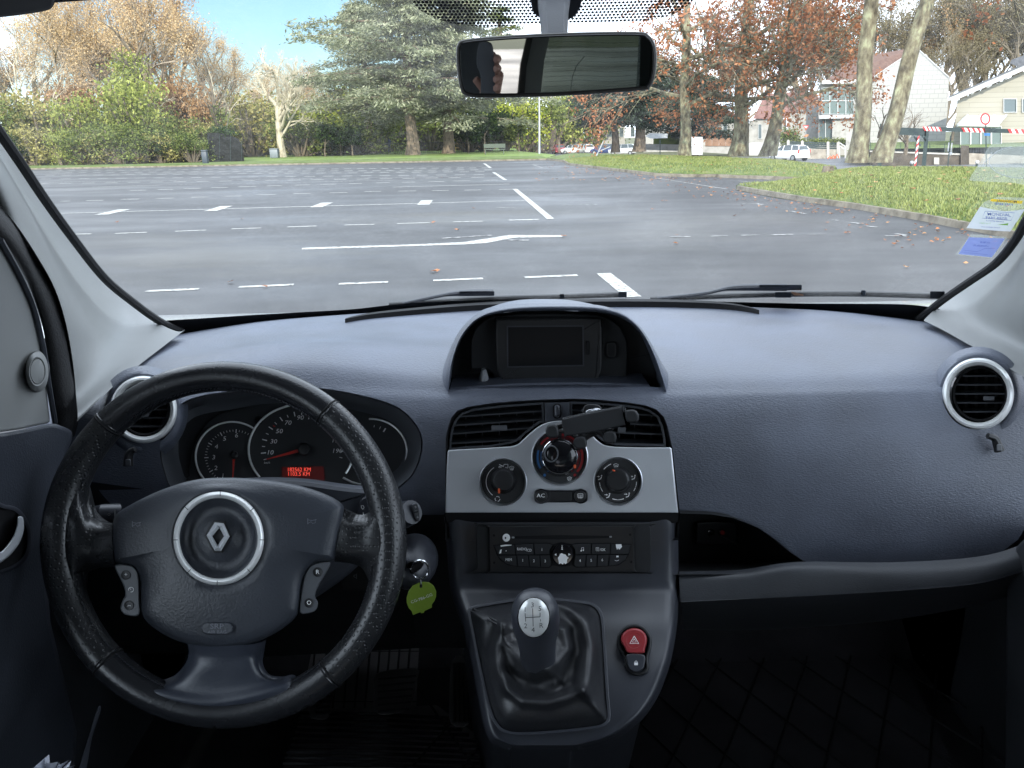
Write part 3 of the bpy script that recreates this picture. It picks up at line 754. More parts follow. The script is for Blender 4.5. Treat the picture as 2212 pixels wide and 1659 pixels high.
# silver ring
prof = [(1.0, .031), (.995, .037), (.965, .0405), (.925, .0415), (.885, .040), (.86, .037), (.85, .031)]
Ls = [[WP.pt(rc[0]+RO[0]*k*math.cos(2*PI*i/96), rc[1]+RO[1]*k*math.sin(2*PI*i/96), o) for i in range(96)] for k, o in prof]
MB().loops(Ls).build('trim_ring', M['ring'], wheel, sharp=60)
for a in (-88, -40, 2, 46, 92, 133, 178, 222):
    c, s_ = math.cos(math.radians(a)), math.sin(math.radians(a))
    MB().strip([(rc[0]+RO[0]*.90*c, rc[1]+RO[1]*.90*s_), (rc[0]+RO[0]*1.0*c, rc[1]+RO[1]*1.0*s_)], 1.5, WP, .0420).build('ring_notch', M['blk'], wheel, smooth=False)
# diamond emblem
od = mp(zB, [(962, 286), (1010, 290), (1043, 363), (996, 441), (962, 440), (917, 358)])
idm = mp(zB, [(985, 318), (990, 320), (1012, 362), (980, 408), (974, 406), (948, 361)])
md = [((a[0]+c[0])/2, (a[1]+c[1])/2) for a, c in zip(od, idm)]
sur = mp(zB, [(955, 272), (1020, 276), (1055, 362), (1004, 452), (955, 452), (904, 358)])
MB().plate(sur, WP, .030, .0345, 2).build('emblem_base', M['blk'], wheel)
m = MB(); m.loops([[WP.pt(x, y, .034) for x, y in od], [WP.pt(x, y, .037) for x, y in od], [WP.pt(x, y, .0425) for x, y in md], [WP.pt(x, y, .037) for x, y in idm], [WP.pt(x, y, .034) for x, y in idm]])
m.build('diamond_emblem', M['chrome_soft'], wheel, sharp=5)
MB().strip(mp(zB, [(1000, 300), (985, 318)]), 1.2, WP, .040).strip(mp(zB, [(976, 408), (966, 436)]), 1.2, WP, .040).build('emblem_split', M['blk'], wheel)
# thumb switches
lsw = sm(mp(zB, [(418, 519), (500, 519), (535, 545), (548, 590), (551, 700), (550, 790), (480, 792), (453, 770), (448, 745), (462, 705), (474, 685), (468, 640), (440, 580)]), 3)
rsw = sm(mp(zB, [(1592, 503), (1500, 515), (1460, 560), (1440, 640), (1425, 775), (1490, 777), (1518, 755), (1524, 720), (1508, 690), (1522, 640), (1560, 575)]), 3)
for sw, nm in ((lsw, 'speed switch left of the airbag cover'), (rsw, 'speed switch right of the airbag cover')):
    MB().plate(sw, WP, -.004, .022, 3).build('thumb_switch', M['grey_plastic'], wheel, label='grey ' + nm)
for x, y in ((477, 573), (494, 738), (1521, 557), (1475, 725)): MB().lathe(*zB(x, y), WP, [(10.5, .0222), (10, .0228), (8.5, .0226)], 20).build('switch_button', M['blk'], wheel)
for c_s, x, y in (('+', 478, 571), ('–', 496, 738), ('R', 1521, 557), ('O', 1475, 724)): MB().text(c_s, *zB(x, y), 13, WP, .0234, bold=.02).build('switch_symbol', M['white_ink'], wheel, smooth=False)
m = MB()
m.strip(ellp(zB, (506, 652), (14, 13), -200, 100, 16), 1.1, WP, .0228); m.strip(mp(zB, [(506, 652), (498, 645)]), 1.1, WP, .0228)
m.build('switch_symbol', M['white_ink'], wheel, smooth=False)
# horn marks and the moulded airbag plate
for cx, cy in ((535, 295), (1490, 280)):
    m = MB(); m.strip(mp(zB, [(cx-22, cy-16), (cx-22, cy+16)]), 1.6, WP, .0335); m.strip(mp(zB, [(cx-22, cy-8), (cx, cy-4), (cx+26, cy-10)]), 1.2, WP, .0335); m.strip(mp(zB, [(cx-22, cy+12), (cx-4, cy+2), (cx+4, cy+12), (cx+20, cy+8), (cx+18, cy-6), (cx+26, cy-10)]), 1.2, WP, .0335)
    m.build('horn_mark', M['dim_ink'], wheel, smooth=False)
o_ = rrect(*zB(889, 830), *zB(1062, 897), 13)
pm = MB().plate(o_, WP, .02, .0338, 3).build('airbag_plate', M['airbag'], wheel)
MB().text('SRP', *zB(973, 853), 16, WP, .0342, sx=1.2, bold=.02).text('AIR BAG', *zB(975, 884), 9.5, WP, .0342, sx=1.15, bold=.01).build('airbag_letters', M['dim_ink'], wheel, smooth=False)

# ---------------------------------------------------------------- column, stalks, ignition
KP = Pl(P(700, 1080, .80), (0, -1, .4))
MB().plate(sm(mp(zA, [(950, 790), (1100, 764), (1300, 755), (1500, 762), (1700, 790), (1870, 812), (1895, 860), (1905, 1000), (1880, 1120), (1750, 1300), (1400, 1500), (1100, 1400), (1000, 1100)]), 4), KP, -.10, .005, 16, bt=.02).build('steering_column_cover', M['column_grey'], van)
ct = Pl(P(835, 1095, .79), (-.1, -1, .35))
st1 = MB().plate(sm(mp(zK, [(90, 390), (88, 300), (115, 215), (180, 172), (290, 165), (320, 300), (280, 420), (180, 470)]), 4), ct, -.02, .008, 3).build('wiper_stalk_face', M['console'], van)
m = MB(); m.strip(mp(zK, [(222, 195), (240, 190), (258, 197), (255, 240), (232, 243), (222, 195)]), 1.3, ct, .0086); m.strip(mp(zK, [(128, 275), (150, 272), (162, 295), (148, 318), (130, 300), (128, 275)]), 1.3, ct, .0086); m.strip(mp(zK, [(150, 355), (155, 395)]), 1.3, ct, .0086)
m.build('stalk_symbols', M['white_ink'], st1, smooth=False)
sp_ = Pl(P(895, 1110, .80), (-.1, -1, .2))
s2 = MB().tube([P(840, 1118, .83), P(872, 1112, .81), P(890, 1106, .80)], [.014, .016, .014], 14).build('wiper_stalk', M['console'], van)
MB().plate(sm(mp(zK, [(725, 275), (760, 248), (800, 255), (822, 330), (825, 440), (805, 460), (775, 450), (745, 360)]), 3), sp_, -.02, .004, 3).build('stalk_end', M['grey_plastic'], s2)
m = MB(); m.strip(mp(zK, [(750, 358), (805, 345)]), 1.5, sp_, .0045); m.build('stalk_split', M['cavity'], s2)
m = MB().text('↑', *zK(772, 295), 7, sp_, .005).text('↓', *zK(800, 410), 7, sp_, .005).text('···', *zK(778, 335), 7, sp_, .005).text('···', *zK(785, 375), 7, sp_, .005); m.build('stalk_symbols', M['white_ink'], s2, smooth=False)
m = MB().tube([P(*zB(290, 240), .755), P(*zB(345, 240), .75), P(*zB(440, 238), .76)], [.0075, .0105, .011], 14)
s3 = m.build('light_stalk', M['console'], van)
lp_ = Pl(P(*zB(370, 240), .735), (0, -1, .2))
MB().text('O', *zB(386, 243), 8, lp_, 0, bold=.01).build('stalk_symbols', M['white_ink'], s3, smooth=False)
m = MB().strip(mp(zB, [(418, 215), (418, 262)]), 2.5, lp_, -.002); m.build('stalk_band', M['ring'], s3)
# ignition barrel
ic = P(*zK(700, 950), .80)
ign = MB().blob(ic + Vector((.004, 0, .002)), (.030, .045, .027), 24, 14).build('ignition_barrel', M['console'], van)
IP = Pl(ic + Vector((0, -.046, 0)), (.2, -1, .15))
MB().lathe(*zK(625, 955), IP, [(13, -.012), (12, .0), (9, .002), (4, .0025)], 24).build('ignition_button', M['console'], ign)
MB().lathe(*zK(720, 985), IP, [(11, -.01), (10, .002), (8, .004), (7, -.004)], 24, 1.0).build('ignition_slot', M['cavity'], ign)
key = MB().plate(sm(mp(zK, [(700, 1040), (730, 985), (800, 935), (850, 925), (872, 960), (850, 1010), (790, 1060), (720, 1085)]), 4), IP, .004, .018, 3, bt=.003).build('key', M['gloss'], None, label='black car key pushed into the ignition barrel beside the steering wheel', cat='key')
KR = Pl(IP.pt(*zK(828, 1035), .014), (.1, -1, .1))
kr = MB().tube([KR.pt(*zK(828+100*math.cos(2*PI*i/48), 1033+108*math.sin(2*PI*i/48)), .0) for i in range(48)], .0012, 8, closed=True)
kro = kr.build('key_ring', M['chrome'], None, label='shiny steel split ring hanging from the car key', cat='key ring')
MB().tube([KR.pt(*zK(833, 1125)), KR.pt(*zK(830, 1160)), KR.pt(*zK(838, 1205))], .0011, 6).build('ring_link', M['chrome'], kro)
tagpx = mp(zK, [(735, 1560), (728, 1530), (690, 1490), (668, 1430), (664, 1370), (690, 1290), (740, 1225), (810, 1190), (870, 1178), (930, 1185), (985, 1225), (1018, 1290), (1015, 1360), (995, 1410), (965, 1450), (968, 1485), (880, 1525), (872, 1548), (838, 1556), (830, 1540), (745, 1575)])
hole = mp(zK, [(838+18*math.cos(2*PI*i/14), 1228+24*math.sin(2*PI*i/14)) for i in range(14)])
tg = MB().plate(tagpx, KR, -.005, -.002, 1, holes=[hole]).build('key_tag', M['tag_green'], None, label='round lime green plastic tag hanging below the ignition key ring', cat='key tag')
MB().text('CG-', *zK(762, 1408), 9, KR, -.0016, rot=-22, sx=1.1).text('786-GG', *zK(890, 1362), 9, KR, -.0016, rot=-22, sx=1.1).build('tag_letters', M['white_ink'], tg, smooth=False)
# ---------------------------------------------------------------- centre stack
SPL = Pl3((1000, 865, .872), (1400, 865, .872), (1200, 1110, .832))
S0 = -.004
# surround lip
so = stack_open[:-2]
mb = MB()
oL = [SPL.pt(x, y, .010) for x, y in inset(stack_open, -2)]; iL = [SPL.pt(x, y, .004) for x, y in inset(stack_open, 3)]; bL = [SPL.pt(x, y, -.03) for x, y in inset(stack_open, 5)]
mb.loops([oL, iL, bL]); mb.build('stack_surround', M['blk'], van, sharp=50)
MB().plate(inset(stack_open, 4), SPL, -.06, -.05).build('stack_cavity', M['cavity'], van)
def pan(f, pts, n=3): return [(v.x, v.y) for v in catmull([Vector((*f(*p), 0)) for p in pts], n)]
top = pan(zC, [(540, 1061), (590, 1047), (632, 1010), (700, 950), (760, 910), (830, 888), (900, 884), (960, 890), (1030, 920), (1090, 970), (1140, 1020), (1190, 1052), (1260, 1064)], 4)
panel = mp(zC, [(116, 1086), (300, 1076)]) + top + mp(zC, [(1450, 1068), (1640, 1068), (1650, 1076), (1672, 1300), (1695, 1515), (1688, 1526), (900, 1530), (105, 1535), (93, 1524), (100, 1300), (108, 1100)])
dl, dc, dr = zC(490, 1305), zC(880, 1135), zC(1281, 1300)
rl, rcx, rr_ = 162*.3142, 192*.3142, 166*.3142
holes_ = [circ(*dl, rl, rl, 48), circ(*dc, rcx, rcx, 48), circ(*dr, rr_, rr_, 48)]
cp = MB().plate(panel, SPL, -.01, .012, 3, holes=holes_).build('climate_panel', M['satin_panel'], van, sharp=40)
for c, r in ((dl, rl), (dc, rcx), (dr, rr_)):
    MB().lathe(*c, SPL, [(r*1.03, .0118), (r*1.025, .0135), (r*.99, .0138), (r*.92, .008), (r*.90, .004)], 56, cap=False).build('dial_bezel', M['satin'], cp, sharp=70)
    MB().lathe(*c, SPL, [(r*.92, .0075), (r*.915, .0085), (2, .0085)], 56).build('dial_face', M['dial'], cp)
def knob(c, r, h, nm, parent=cp, slots=10):
    wob = lambda a: .02*max(0, math.cos(slots*a))**6
    return MB().lathe(*c, SPL, [(r*1.22, .008), (r*1.2, .013), (r*1.08, .016), (r*1.02, .02+h*.3), (r, .02+h*.8), (r*.93, .02+h), (r*.8, .02+h*1.04), (r*.4, .02+h*1.0)], 80, wob=wob).build(nm, M['blk'], parent, sharp=50)
MP = Pl(SPL.pt(*dc, .0), SPL.n)
kl = knob(zC(492, 1298), 23, .012, 'temperature_knob'); kr_ = knob(zC(1282, 1295), 24, .012, 'airflow_knob')
MB().plate(rrect(*zC(455, 1350), *zC(470, 1386), 2), SPL, .02, .0335, 1).build('pointer', M['orange'], kl)
MB().plate(rot2(rrect(*zC(1240, 1222), *zC(1262, 1232), 1.5), zC(1251, 1227), 20), SPL, .02, .034, 1).build('pointer', M['orange'], kr_)
kc = MB().lathe(*zC(882, 1130), SPL, [(44, .008), (43, .018), (41, .024), (39, .030), (38, .044), (35, .050), (30, .052), (14, .053)], 80, wob=lambda a: .015*max(0, math.cos(14*a))**6).build('fan_knob', M['gloss'], cp, sharp=50)
MB().lathe(*zC(822, 1112), SPL, [(14.5, .050), (14, .0545), (12.8, .0548), (11, .050), (6, .046)], 32, 1.25).build('knob_socket', M['cavity'], kc)
MB().tube([SPL.pt(*zC(822+45*math.cos(a*PI/24), 1112+54*math.sin(a*PI/24)), .0545) for a in range(48)], .0009, 6, closed=True).build('socket_rim', M['grey_plastic'], kc)
MB().lathe(*zC(805, 1138), SPL, [(3, .048), (3, .051), (2, .051), (1, .049)], 14, cap=False).build('socket_pin', M['metal_worn'], kc)
MB().tube([SPL.pt(zC(880, 1130)[0]+37.5*math.cos(a*PI/32), zC(880, 1130)[1]+37.5*math.sin(a*PI/32), .0475) for a in range(64)], .0007, 5, closed=True).build('knob_rim', M['chrome'], kc)
MB().plate(rrect(*zC(975, 1185), *zC(992, 1212), 2), SPL, .04, .049, 1).build('pointer', M['orange'], kc)
O = .0092
def arc(c, r, a0, a1, w, m, ky=1.0): m.strip([(c[0]+r*math.cos(math.radians(a0+(a1-a0)*i/20)), c[1]+r*ky*math.sin(math.radians(a0+(a1-a0)*i/20))) for i in range(21)], w, SPL, O)
m = MB(); arc(dc, 49, 214, 264, 4.5, m); arc(dc, 49, -85, -38, 4.5, m); arc(dc, 49, -20, 40, 5, m); m.lathe(*zC(985, 1258), SPL, [(3.2, O), (1, O)], 12)
m.build('hot_marks', M['red_ink'], cp, smooth=False)
m = MB(); arc(dc, 48, 150, 198, 4.2, m); m.lathe(*zC(776, 1259), SPL, [(3.2, O), (1, O)], 12); m.build('cold_marks', M['blue_ink'], cp, smooth=False)
m = MB()
def demist(cx, cy, k=1.0, off=O, up=True):
    m.strip([(cx-5*k, cy-3.5*k), (cx, cy-5*k), (cx+5*k, cy-3.5*k), (cx+3.2*k, cy+3*k), (cx-3.2*k, cy+3*k), (cx-5*k, cy-3.5*k)], .9*k, SPL, off)
    for d in (-2, 0, 2): m.strip([(cx+d*k, cy-2*k), (cx+d*k+.6, cy+1*k), (cx+d*k, cy+5*k)], .8*k, SPL, off)
demist(*zC(1267, 1196)); demist(*zC(550, 1212), .95); demist(*zC(947, 1286), .95)
arc(dl, 36.5, 128, 238, 1.5, m)
cxl, cyl = zC(492, 1200)
m.strip([(cxl-10, cyl+2), (cxl-8, cyl-1), (cxl, cyl-1), (cxl+2, cyl-5), (cxl+10, cyl-5), (cxl+10, cyl+3), (cxl+8, cyl+3)], 1.1, SPL, O); m.strip([(cxl-9, cyl-5), (cxl+1, cyl)], 1.1, SPL, O); m.strip([(cxl-4, cyl+3.5), (cxl+3, cyl+3.5)], 1, SPL, O)
for d in (-6, 6): arc((cxl+d, cyl+3.5), 2, 0, 360, .9, m)
c_ = zC(452, 1422)
for k in range(3): arc(c_, 5.2, 120*k, 120*k+85, 1.2, m)
for a0 in (-158, -28, 22, 72, 127): pass
for a0, a1 in ((-140, -112), (155, 195) if 0 else (146, 176), (2, 32), (72, 108)):
    arc(dr, 40, a0, a0+(a1-a0)*.4, 1.5, m); arc(dr, 40, a1-(a1-a0)*.4, a1, 1.5, m); am = math.radians((a0+a1)/2); m.lathe(dr[0]+40*math.cos(am), dr[1]+40*math.sin(am), SPL, [(1.1, O), (.3, O)], 8)
for x, y in ((1155, 1275), (1385, 1274), (1210, 1400), (1345, 1396)):
    q = zC(x, y); m.lathe(q[0]+4, q[1]-4, SPL, [(1.6, O), (.3, O)], 8); m.strip([(q[0]+4, q[1]-2), (q[0]+2, q[1]+3), (q[0]-2, q[1]+4), (q[0]-3, q[1]+5)], 2, SPL, O); m.strip([(q[0]-7, q[1]-2), (q[0]-2, q[1]-2)], 1.3, SPL, O); m.flat([(q[0]-3, q[1]-4), (q[0]+.5, q[1]-2), (q[0]-3, q[1])], SPL, O)
m.build('dial_symbols', M['white_ink'], cp, smooth=False)
bar = sm(mp(zC, [(702, 1400), (712, 1365), (750, 1352), (795, 1362), (890, 1362), (985, 1362), (1025, 1352), (1065, 1368), (1075, 1402), (1065, 1440), (1025, 1456), (985, 1446), (890, 1447), (795, 1447), (750, 1456), (712, 1440)]), 4)
bb = MB().plate(bar, SPL, .010, .0165, 2).build('climate_buttons', M['gloss'], cp)
for x in (754, 1020): MB().lathe(*zC(x, 1403), SPL, [(13, .016), (12.6, .0185), (10.5, .019), (4, .0185)], 32).build('push_button', M['blk'], cp)
MB().plate(rrect(*zC(812, 1374), *zC(962, 1434), 2), SPL, .015, .0172, 1).build('blank_switch', M['blk'], cp)
m = MB().text('AC', *zC(750, 1400), 11.5, SPL, .0195, sx=1.15, bold=.03)
q = zC(1022, 1401); m.strip(rrect(q[0]-5.5, q[1]-4.5, q[0]+5.5, q[1]+3.5, 1)+[(q[0]+4.5, q[1]-4.5)], .9, SPL, .0195)
for d in (-3, 0, 3): m.strip([(q[0]+d, q[1]-2), (q[0]+d, q[1]+6)], .9, SPL, .0195)
m.build('button_symbols', M['white_ink'], cp, smooth=False)

# ---- centre vents
def vent(outline, label, slats, fins, tabpx, lo):
    v = MB().plate(outline, SPL, -.05, .006, 1.5, holes=[inset(outline, 5)]).build('centre_vent', M['slat'], van, label=label)
    inn2 = inset(outline, 4)
    sl = MB()
    for (x0, y0), (x1, y1) in slats:
        n = 14; up, dn = [], []
        for i in range(n+1):
            t = i/n; x, y = x0+(x1-x0)*t, y0+(y1-y0)*t
            up.append((x, y-1.5)); dn.append((x, y+1.5))
        sl.loops([[SPL.pt(*p, -.002) for p in up], [SPL.pt(*p, -.002) for p in dn]], closed=False)
        sl.loops([[SPL.pt(*p, -.002) for p in up], [SPL.pt(p[0], p[1]-9, -.024) for p in up]], closed=False)
    sl.build('vent_blades', M['slat'], v, sharp=30)
    fn = MB()
    for x, y0, y1 in fins:
        fn.loops([[SPL.pt(x-1.2, y0, -.022), SPL.pt(x-1.2, y1, -.022)], [SPL.pt(x+1.2, y0, -.022), SPL.pt(x+1.2, y1, -.022)]], closed=False)
    fn.build('vent_fins', M['slat'], v, sharp=30)
    MB().plate(rrect(*zC(*tabpx[0]), *zC(*tabpx[1]), 2), SPL, -.005, .004, 1).build('vent_tab', M['grey_plastic'], v)
    return v
lo_ = mp(zC, [(119, 1088), (122, 1010), (136, 935), (160, 878), (205, 828), (290, 800), (500, 775), (770, 756), (777, 895)]) + [(x, y-3) for x, y in mp(zC, [(740, 912), (690, 948), (640, 990), (590, 1034), (540, 1054)])] + mp(zC, [(400, 1068), (250, 1076)])
vent(lo_, 'left central air vent with black blades', [(zC(*a), zC(*b_)) for a, b_ in (((180, 858), (768, 818)), ((150, 918), (770, 876)), ((135, 976), (700, 934)), ((128, 1042), (620, 1014)))],
     [(zC(x, 0)[0], zC(0, y0)[1], zC(0, y1)[1]) for x, y0, y1 in ((235, 820, 1075), (348, 810, 1070), (465, 800, 1066), (585, 795, 1040), (700, 790, 945))], ((410, 916), (518, 952)), 0)
ro_ = mp(zC, [(950, 752), (1120, 756), (1280, 768), (1420, 785), (1500, 808), (1560, 852), (1590, 920), (1606, 1000), (1610, 1062), (1450, 1060), (1270, 1055)]) + [(x, y-3) for x, y in mp(zC, [(1200, 1048), (1150, 1018), (1100, 965), (1045, 912), (990, 888), (952, 880)])]
vent(ro_, 'right central air vent behind the phone holder', [(zC(*a), zC(*b_)) for a, b_ in (((960, 812), (1540, 850)), ((1040, 890), (1586, 918)), ((1110, 960), (1600, 980)), ((1200, 1040), (1606, 1046)))],
     [(zC(x, 0)[0], zC(0, y0)[1], zC(0, y1)[1]) for x, y0, y1 in ((1070, 770, 890), (1180, 775, 1000), (1290, 780, 1045), (1395, 795, 1050), (1508, 830, 1055))], ((1278, 930), (1332, 966)), 0)
tp = MB().plate(mp(zC, [(776, 758), (946, 756), (950, 882), (900, 883), (850, 884), (780, 896)]), SPL, -.02, .008, 1.5).build('vent_divider', M['column_grey'], van)
MB().plate(rrect(*zC(832, 768), *zC(892, 870), 8), SPL, .006, .0095, 1.5).build('wheel_slot', M['cavity'], tp)
MB().plate(rrect(*zC(842, 775), *zC(882, 862), 6), SPL, .008, .015, 4, bt=.004).build('vent_thumbwheel', M['console'], tp)

# ---------------------------------------------------------------- phone holder (clipped on the right vent)
HP = Pl(SPL.pt(1280, 915, .050), SPL.n)
hold = empty('phone_holder', HP.pt(1280, 930, -.02), 'empty black gravity phone holder clipped on the right central air vent', 'phone holder')
MB().plate(sm(mp(zV, [(1012, 262), (1025, 245), (1300, 185), (1590, 128), (1612, 140), (1640, 290), (1625, 305), (1350, 362), (1060, 412), (1035, 400)]), 3), HP, -.012, .0, 3).build('cradle', M['blk_soft'], hold)
MB().tube([HP.pt(*zV(x, y), -.003) for x, y in ((1012, 262), (1030, 240), (1300, 181), (1590, 124), (1618, 140), (1625, 180))], .0014, 6).build('cradle_rim', M['chrome'], hold)
for pts in ([(870, 320), (905, 303), (955, 305), (980, 345), (983, 400), (950, 428), (900, 430), (868, 410), (856, 365)],
            [(1625, 180), (1660, 158), (1720, 160), (1755, 200), (1758, 250), (1735, 280), (1670, 282), (1635, 260)],
            [(1150, 425), (1200, 413), (1240, 430), (1255, 480), (1245, 520), (1200, 538), (1150, 530), (1125, 490), (1128, 450)],
            [(1425, 380), (1480, 362), (1525, 375), (1545, 425), (1530, 470), (1480, 488), (1425, 475), (1410, 430)]):
    MB().plate(sm(mp(zV, pts), 4), HP, -.008, .004, 4, bt=.004).build('clamp_pad', M['blk_soft'], hold)
m = MB()
for a, c in (((970, 320), (1030, 300)), ((1600, 230), (1660, 220)), ((1190, 440), (1230, 380)), ((1430, 400), (1350, 350))): m.tube([HP.pt(*zV(*a), -.008), HP.pt(*zV(*c), -.008)], .004, 8)
m.build('clamp_arms', M['blk'], hold)
m = MB().plate(sm(mp(zV, [(1180, 380), (1350, 340), (1520, 340), (1440, 375), (1310, 420), (1220, 470), (1170, 430)]), 3), HP, -.024, -.012, 3); m.tube([HP.pt(*zV(1300, 250), -.01), HP.pt(*zV(1300, 200), -.045)], .006, 10)
m.build('holder_arm', M['blk'], hold)
MB().plate(sm(mp(zV, [(1215, 185), (1225, 130), (1260, 106), (1350, 106), (1390, 130), (1395, 170), (1300, 200)]), 4), HP, -.034, -.022, 3).build('vent_clip', M['blk'], hold)
m = MB()
m.plate(sm(mp(zV, [(1245, 175), (1270, 155), (1310, 150), (1345, 140), (1385, 150), (1380, 170), (1300, 190), (1250, 195)]), 3), HP, -.022, -.018, 2); m.build('clip_screw', M['chrome'], hold)

# ---------------------------------------------------------------- console with radio, gear lever
# face net (px, Y)
rows = []
for yD, Yv, xl, xr in ((120, .822, 75, 1490), (180, .818, 82, 1497), (320, .812, 92, 1500), (470, .802, 104, 1502), (560, .792, 115, 1503), (640, .775, 138, 1501), (760, .748, 185, 1494),
                    (900, .722, 222, 1475), (1050, .695, 252, 1440), (1200, .672, 280, 1380), (1330, .654, 305, 1290), (1420, .643, 330, 1180), (1480, .636, 372, 1060), (1520, .631, 470, 900)):
    xs_ = [xl + (xr-xl)*t for t in (0, .03, .12, .3, .5, .7, .88, .97, 1)]
    rows.append([(*zD(x, yD + (12 if k in (0, 8) else 0)), Yv + (.012 if k in (0, 8) else .0)) for k, x in enumerate(xs_)])
cg = surf(rows, 4, 4)
edge = [r[0] for r in cg] + cg[-1][1:] + [r[-1] for r in cg[::-1]][1:]
m = MB().loops(cg, closed=False)
e2 = [p + Vector((0, .006, -.010)) for p in edge]; e3 = [p + Vector((.0, .10, -.10)) for p in edge]; e4 = [p + Vector((0, .3, -.5)) for p in edge]
m.loops([edge, e2, e3, e4], closed=False)
con = m.build('centre_console', M['console'], van, sharp=50)
# upper dark slot below climate panel
m = MB().plate(mp(zD, [(80, 105), (1500, 105), (1500, 160), (1480, 168), (90, 165)]), Pl3((1000, 1110, .82), (1400, 1110, .82), (1200, 1140, .82)), -.005, .001); m.build('console_gap', M['cavity'], van)
# radio
RP = Pl3((1060, 1140, .808), (1380, 1140, .808), (1200, 1232, .800))
rs = sm(mp(zD, [(272, 215), (285, 180), (330, 168), (1290, 168), (1325, 190), (1333, 230), (1333, 430), (1315, 465), (1270, 474), (300, 474), (275, 440)]), 3)
MB().plate(rs, RP, -.002, .004, 2).build('radio_surround', M['blk_soft'], van)
rad = MB().plate(sm(mp(zR, [(85, 100), (110, 78), (1100, 72), (1960, 76), (1985, 110), (2005, 640), (1975, 665), (1100, 675), (130, 684), (105, 655)]), 2), RP, .0, .0075, 1.5).build('radio', M['blk'], van)
R1 = .0076
MB().flat(mp(zR, [(385, 208), (1000, 190), (1710, 200), (1710, 228), (1000, 250), (385, 236)]), RP, R1+.0002).build('disc_slot', M['cavity'], rad)
for x, y, w in ((403, 222, 18), (1690, 213, 16)): MB().plate(rrect(*zR(x-w, y-11), *zR(x+w, y+11), 1), RP, R1, R1+.001).build('slot_marker', M['grey_ink'], rad)
MB().plate(circ(*zR(313, 225), 8.2, 8.6, 28), RP, R1, R1+.002, 1).build('power_button', M['white_ink'], rad)
MB().plate(circ(*zR(303, 228), 1.6, 2.4, 12), RP, R1, R1+.0024).build('power_mark', M['black_ink'], rad)
m = MB()
for x, y in ((150, 195), (1948, 185), (152, 555), (1963, 545)): m.flat(circ(*zR(x, y), 2.6, 2.8, 14), RP, R1+.0003)
m.build('screw_holes', M['cavity'], rad, smooth=False)
btn = {'a': [(150, 328), (420, 318), (437, 448), (200, 450)], 'b': [(428, 316), (668, 304), (682, 446), (440, 450)], 'c': [(674, 303), (860, 300), (925, 322), (888, 380), (884, 446), (688, 446)],
       'd': [(200, 458), (445, 456), (462, 600), (380, 590), (300, 560), (240, 510)], 'e': [(450, 456), (602, 455), (614, 606), (468, 602)], 'f': [(608, 455), (750, 455), (762, 612), (620, 608)], 'g': [(756, 455), (884, 454), (908, 540), (905, 590), (870, 616), (768, 612)],
       'h': [(1182, 318), (1240, 302), (1434, 303), (1430, 442), (1225, 446), (1215, 380)], 'i': [(1440, 303), (1690, 306), (1676, 442), (1436, 442)], 'j': [(1696, 308), (1965, 318), (1925, 444), (1682, 442)],
       'k': [(1225, 454), (1364, 452), (1358, 610), (1235, 614), (1205, 580), (1210, 530)], 'l': [(1370, 452), (1514, 452), (1506, 606), (1364, 610)], 'm': [(1520, 452), (1668, 452), (1660, 598), (1512, 606)], 'n': [(1674, 452), (1918, 450), (1880, 520), (1800, 575), (1720, 595), (1666, 597)]}
m0 = MB().flat(mp(zR, [(140, 322), (860, 294), (930, 312), (1040, 280), (1180, 310), (1240, 294), (1970, 312), (1930, 450), (1880, 530), (1790, 590), (1500, 614), (1240, 622), (1180, 590), (1040, 610), (920, 590), (880, 624), (480, 612), (330, 586), (230, 520), (190, 455)]), RP, R1+.0004)
m0.build('button_gaps', M['cavity'], rad, smooth=False)
for k, pts in btn.items(): MB().plate(inset(mp(zR, pts), .45), RP, R1, R1+.0028, 1.0).build('radio_button', M['blk_soft'], rad)
MB().lathe(*zR(1055, 446), RP, [(24, R1), (23.5, R1+.003), (21, R1+.005), (8, R1+.0045)], 40, 1.03).build('control_pad', M['gloss'], rad)
m = MB(); T = R1+.0034
for s_, x, y in (('RADIO', 520, 376), ('/CD', 612, 392), ('MEM', 344, 517), ('1', 530, 526), ('2', 677, 532), ('3', 826, 535), ('4', 1286, 530), ('5', 1434, 526), ('6', 1581, 520), ('/OK', 1585, 385)): m.text(s_, *zR(x, y), 8.2, RP, T, sx=.85 if len(s_) > 1 else 1)
m.text('i', *zR(783, 380), 10, RP, T, bold=.04)
m.strip(mp(zR, [(1497, 355), (1535, 355), (1535, 400), (1497, 400), (1497, 355)]), .7, RP, T)
for yy in (366, 378, 390): m.strip(mp(zR, [(1505, yy), (1527, yy)]), .6, RP, T)
m.strip(mp(zR, [(1306, 395), (1306, 360), (1334, 352), (1334, 388)]), .9, RP, T); m.flat(circ(*zR(1301, 397), 1.6, n=10), RP, T); m.flat(circ(*zR(1329, 390), 1.6, n=10), RP, T)
m.build('radio_letters', M['white_ink'], rad, smooth=False)
m = MB(); T2 = R1+.0056
m.flat(mp(zR, [(948, 447), (975, 432), (975, 462)]), RP, T2); m.flat(mp(zR, [(1162, 447), (1132, 432), (1132, 462)]), RP, T2); m.flat(mp(zR, [(1050, 335), (1062, 356), (1038, 356)]), RP, T2); m.strip(mp(zR, [(1040, 328), (1060, 328)]), .7, RP, T2); m.flat(mp(zR, [(1050, 360), (1062, 382), (1038, 382)]), RP, T2)
m.flat(mp(zR, [(990, 490), (1010, 470), (1020, 440), (1045, 430), (1065, 440), (1095, 445), (1110, 470), (1138, 490), (1118, 510), (1112, 560), (1090, 575), (1075, 555), (1060, 578), (1030, 560), (1010, 575), (1002, 520)]), RP, T2)
m.build('pad_marks', M['white_ink'], rad, smooth=False, label='white arrows and a worn-through white patch')
m = MB()
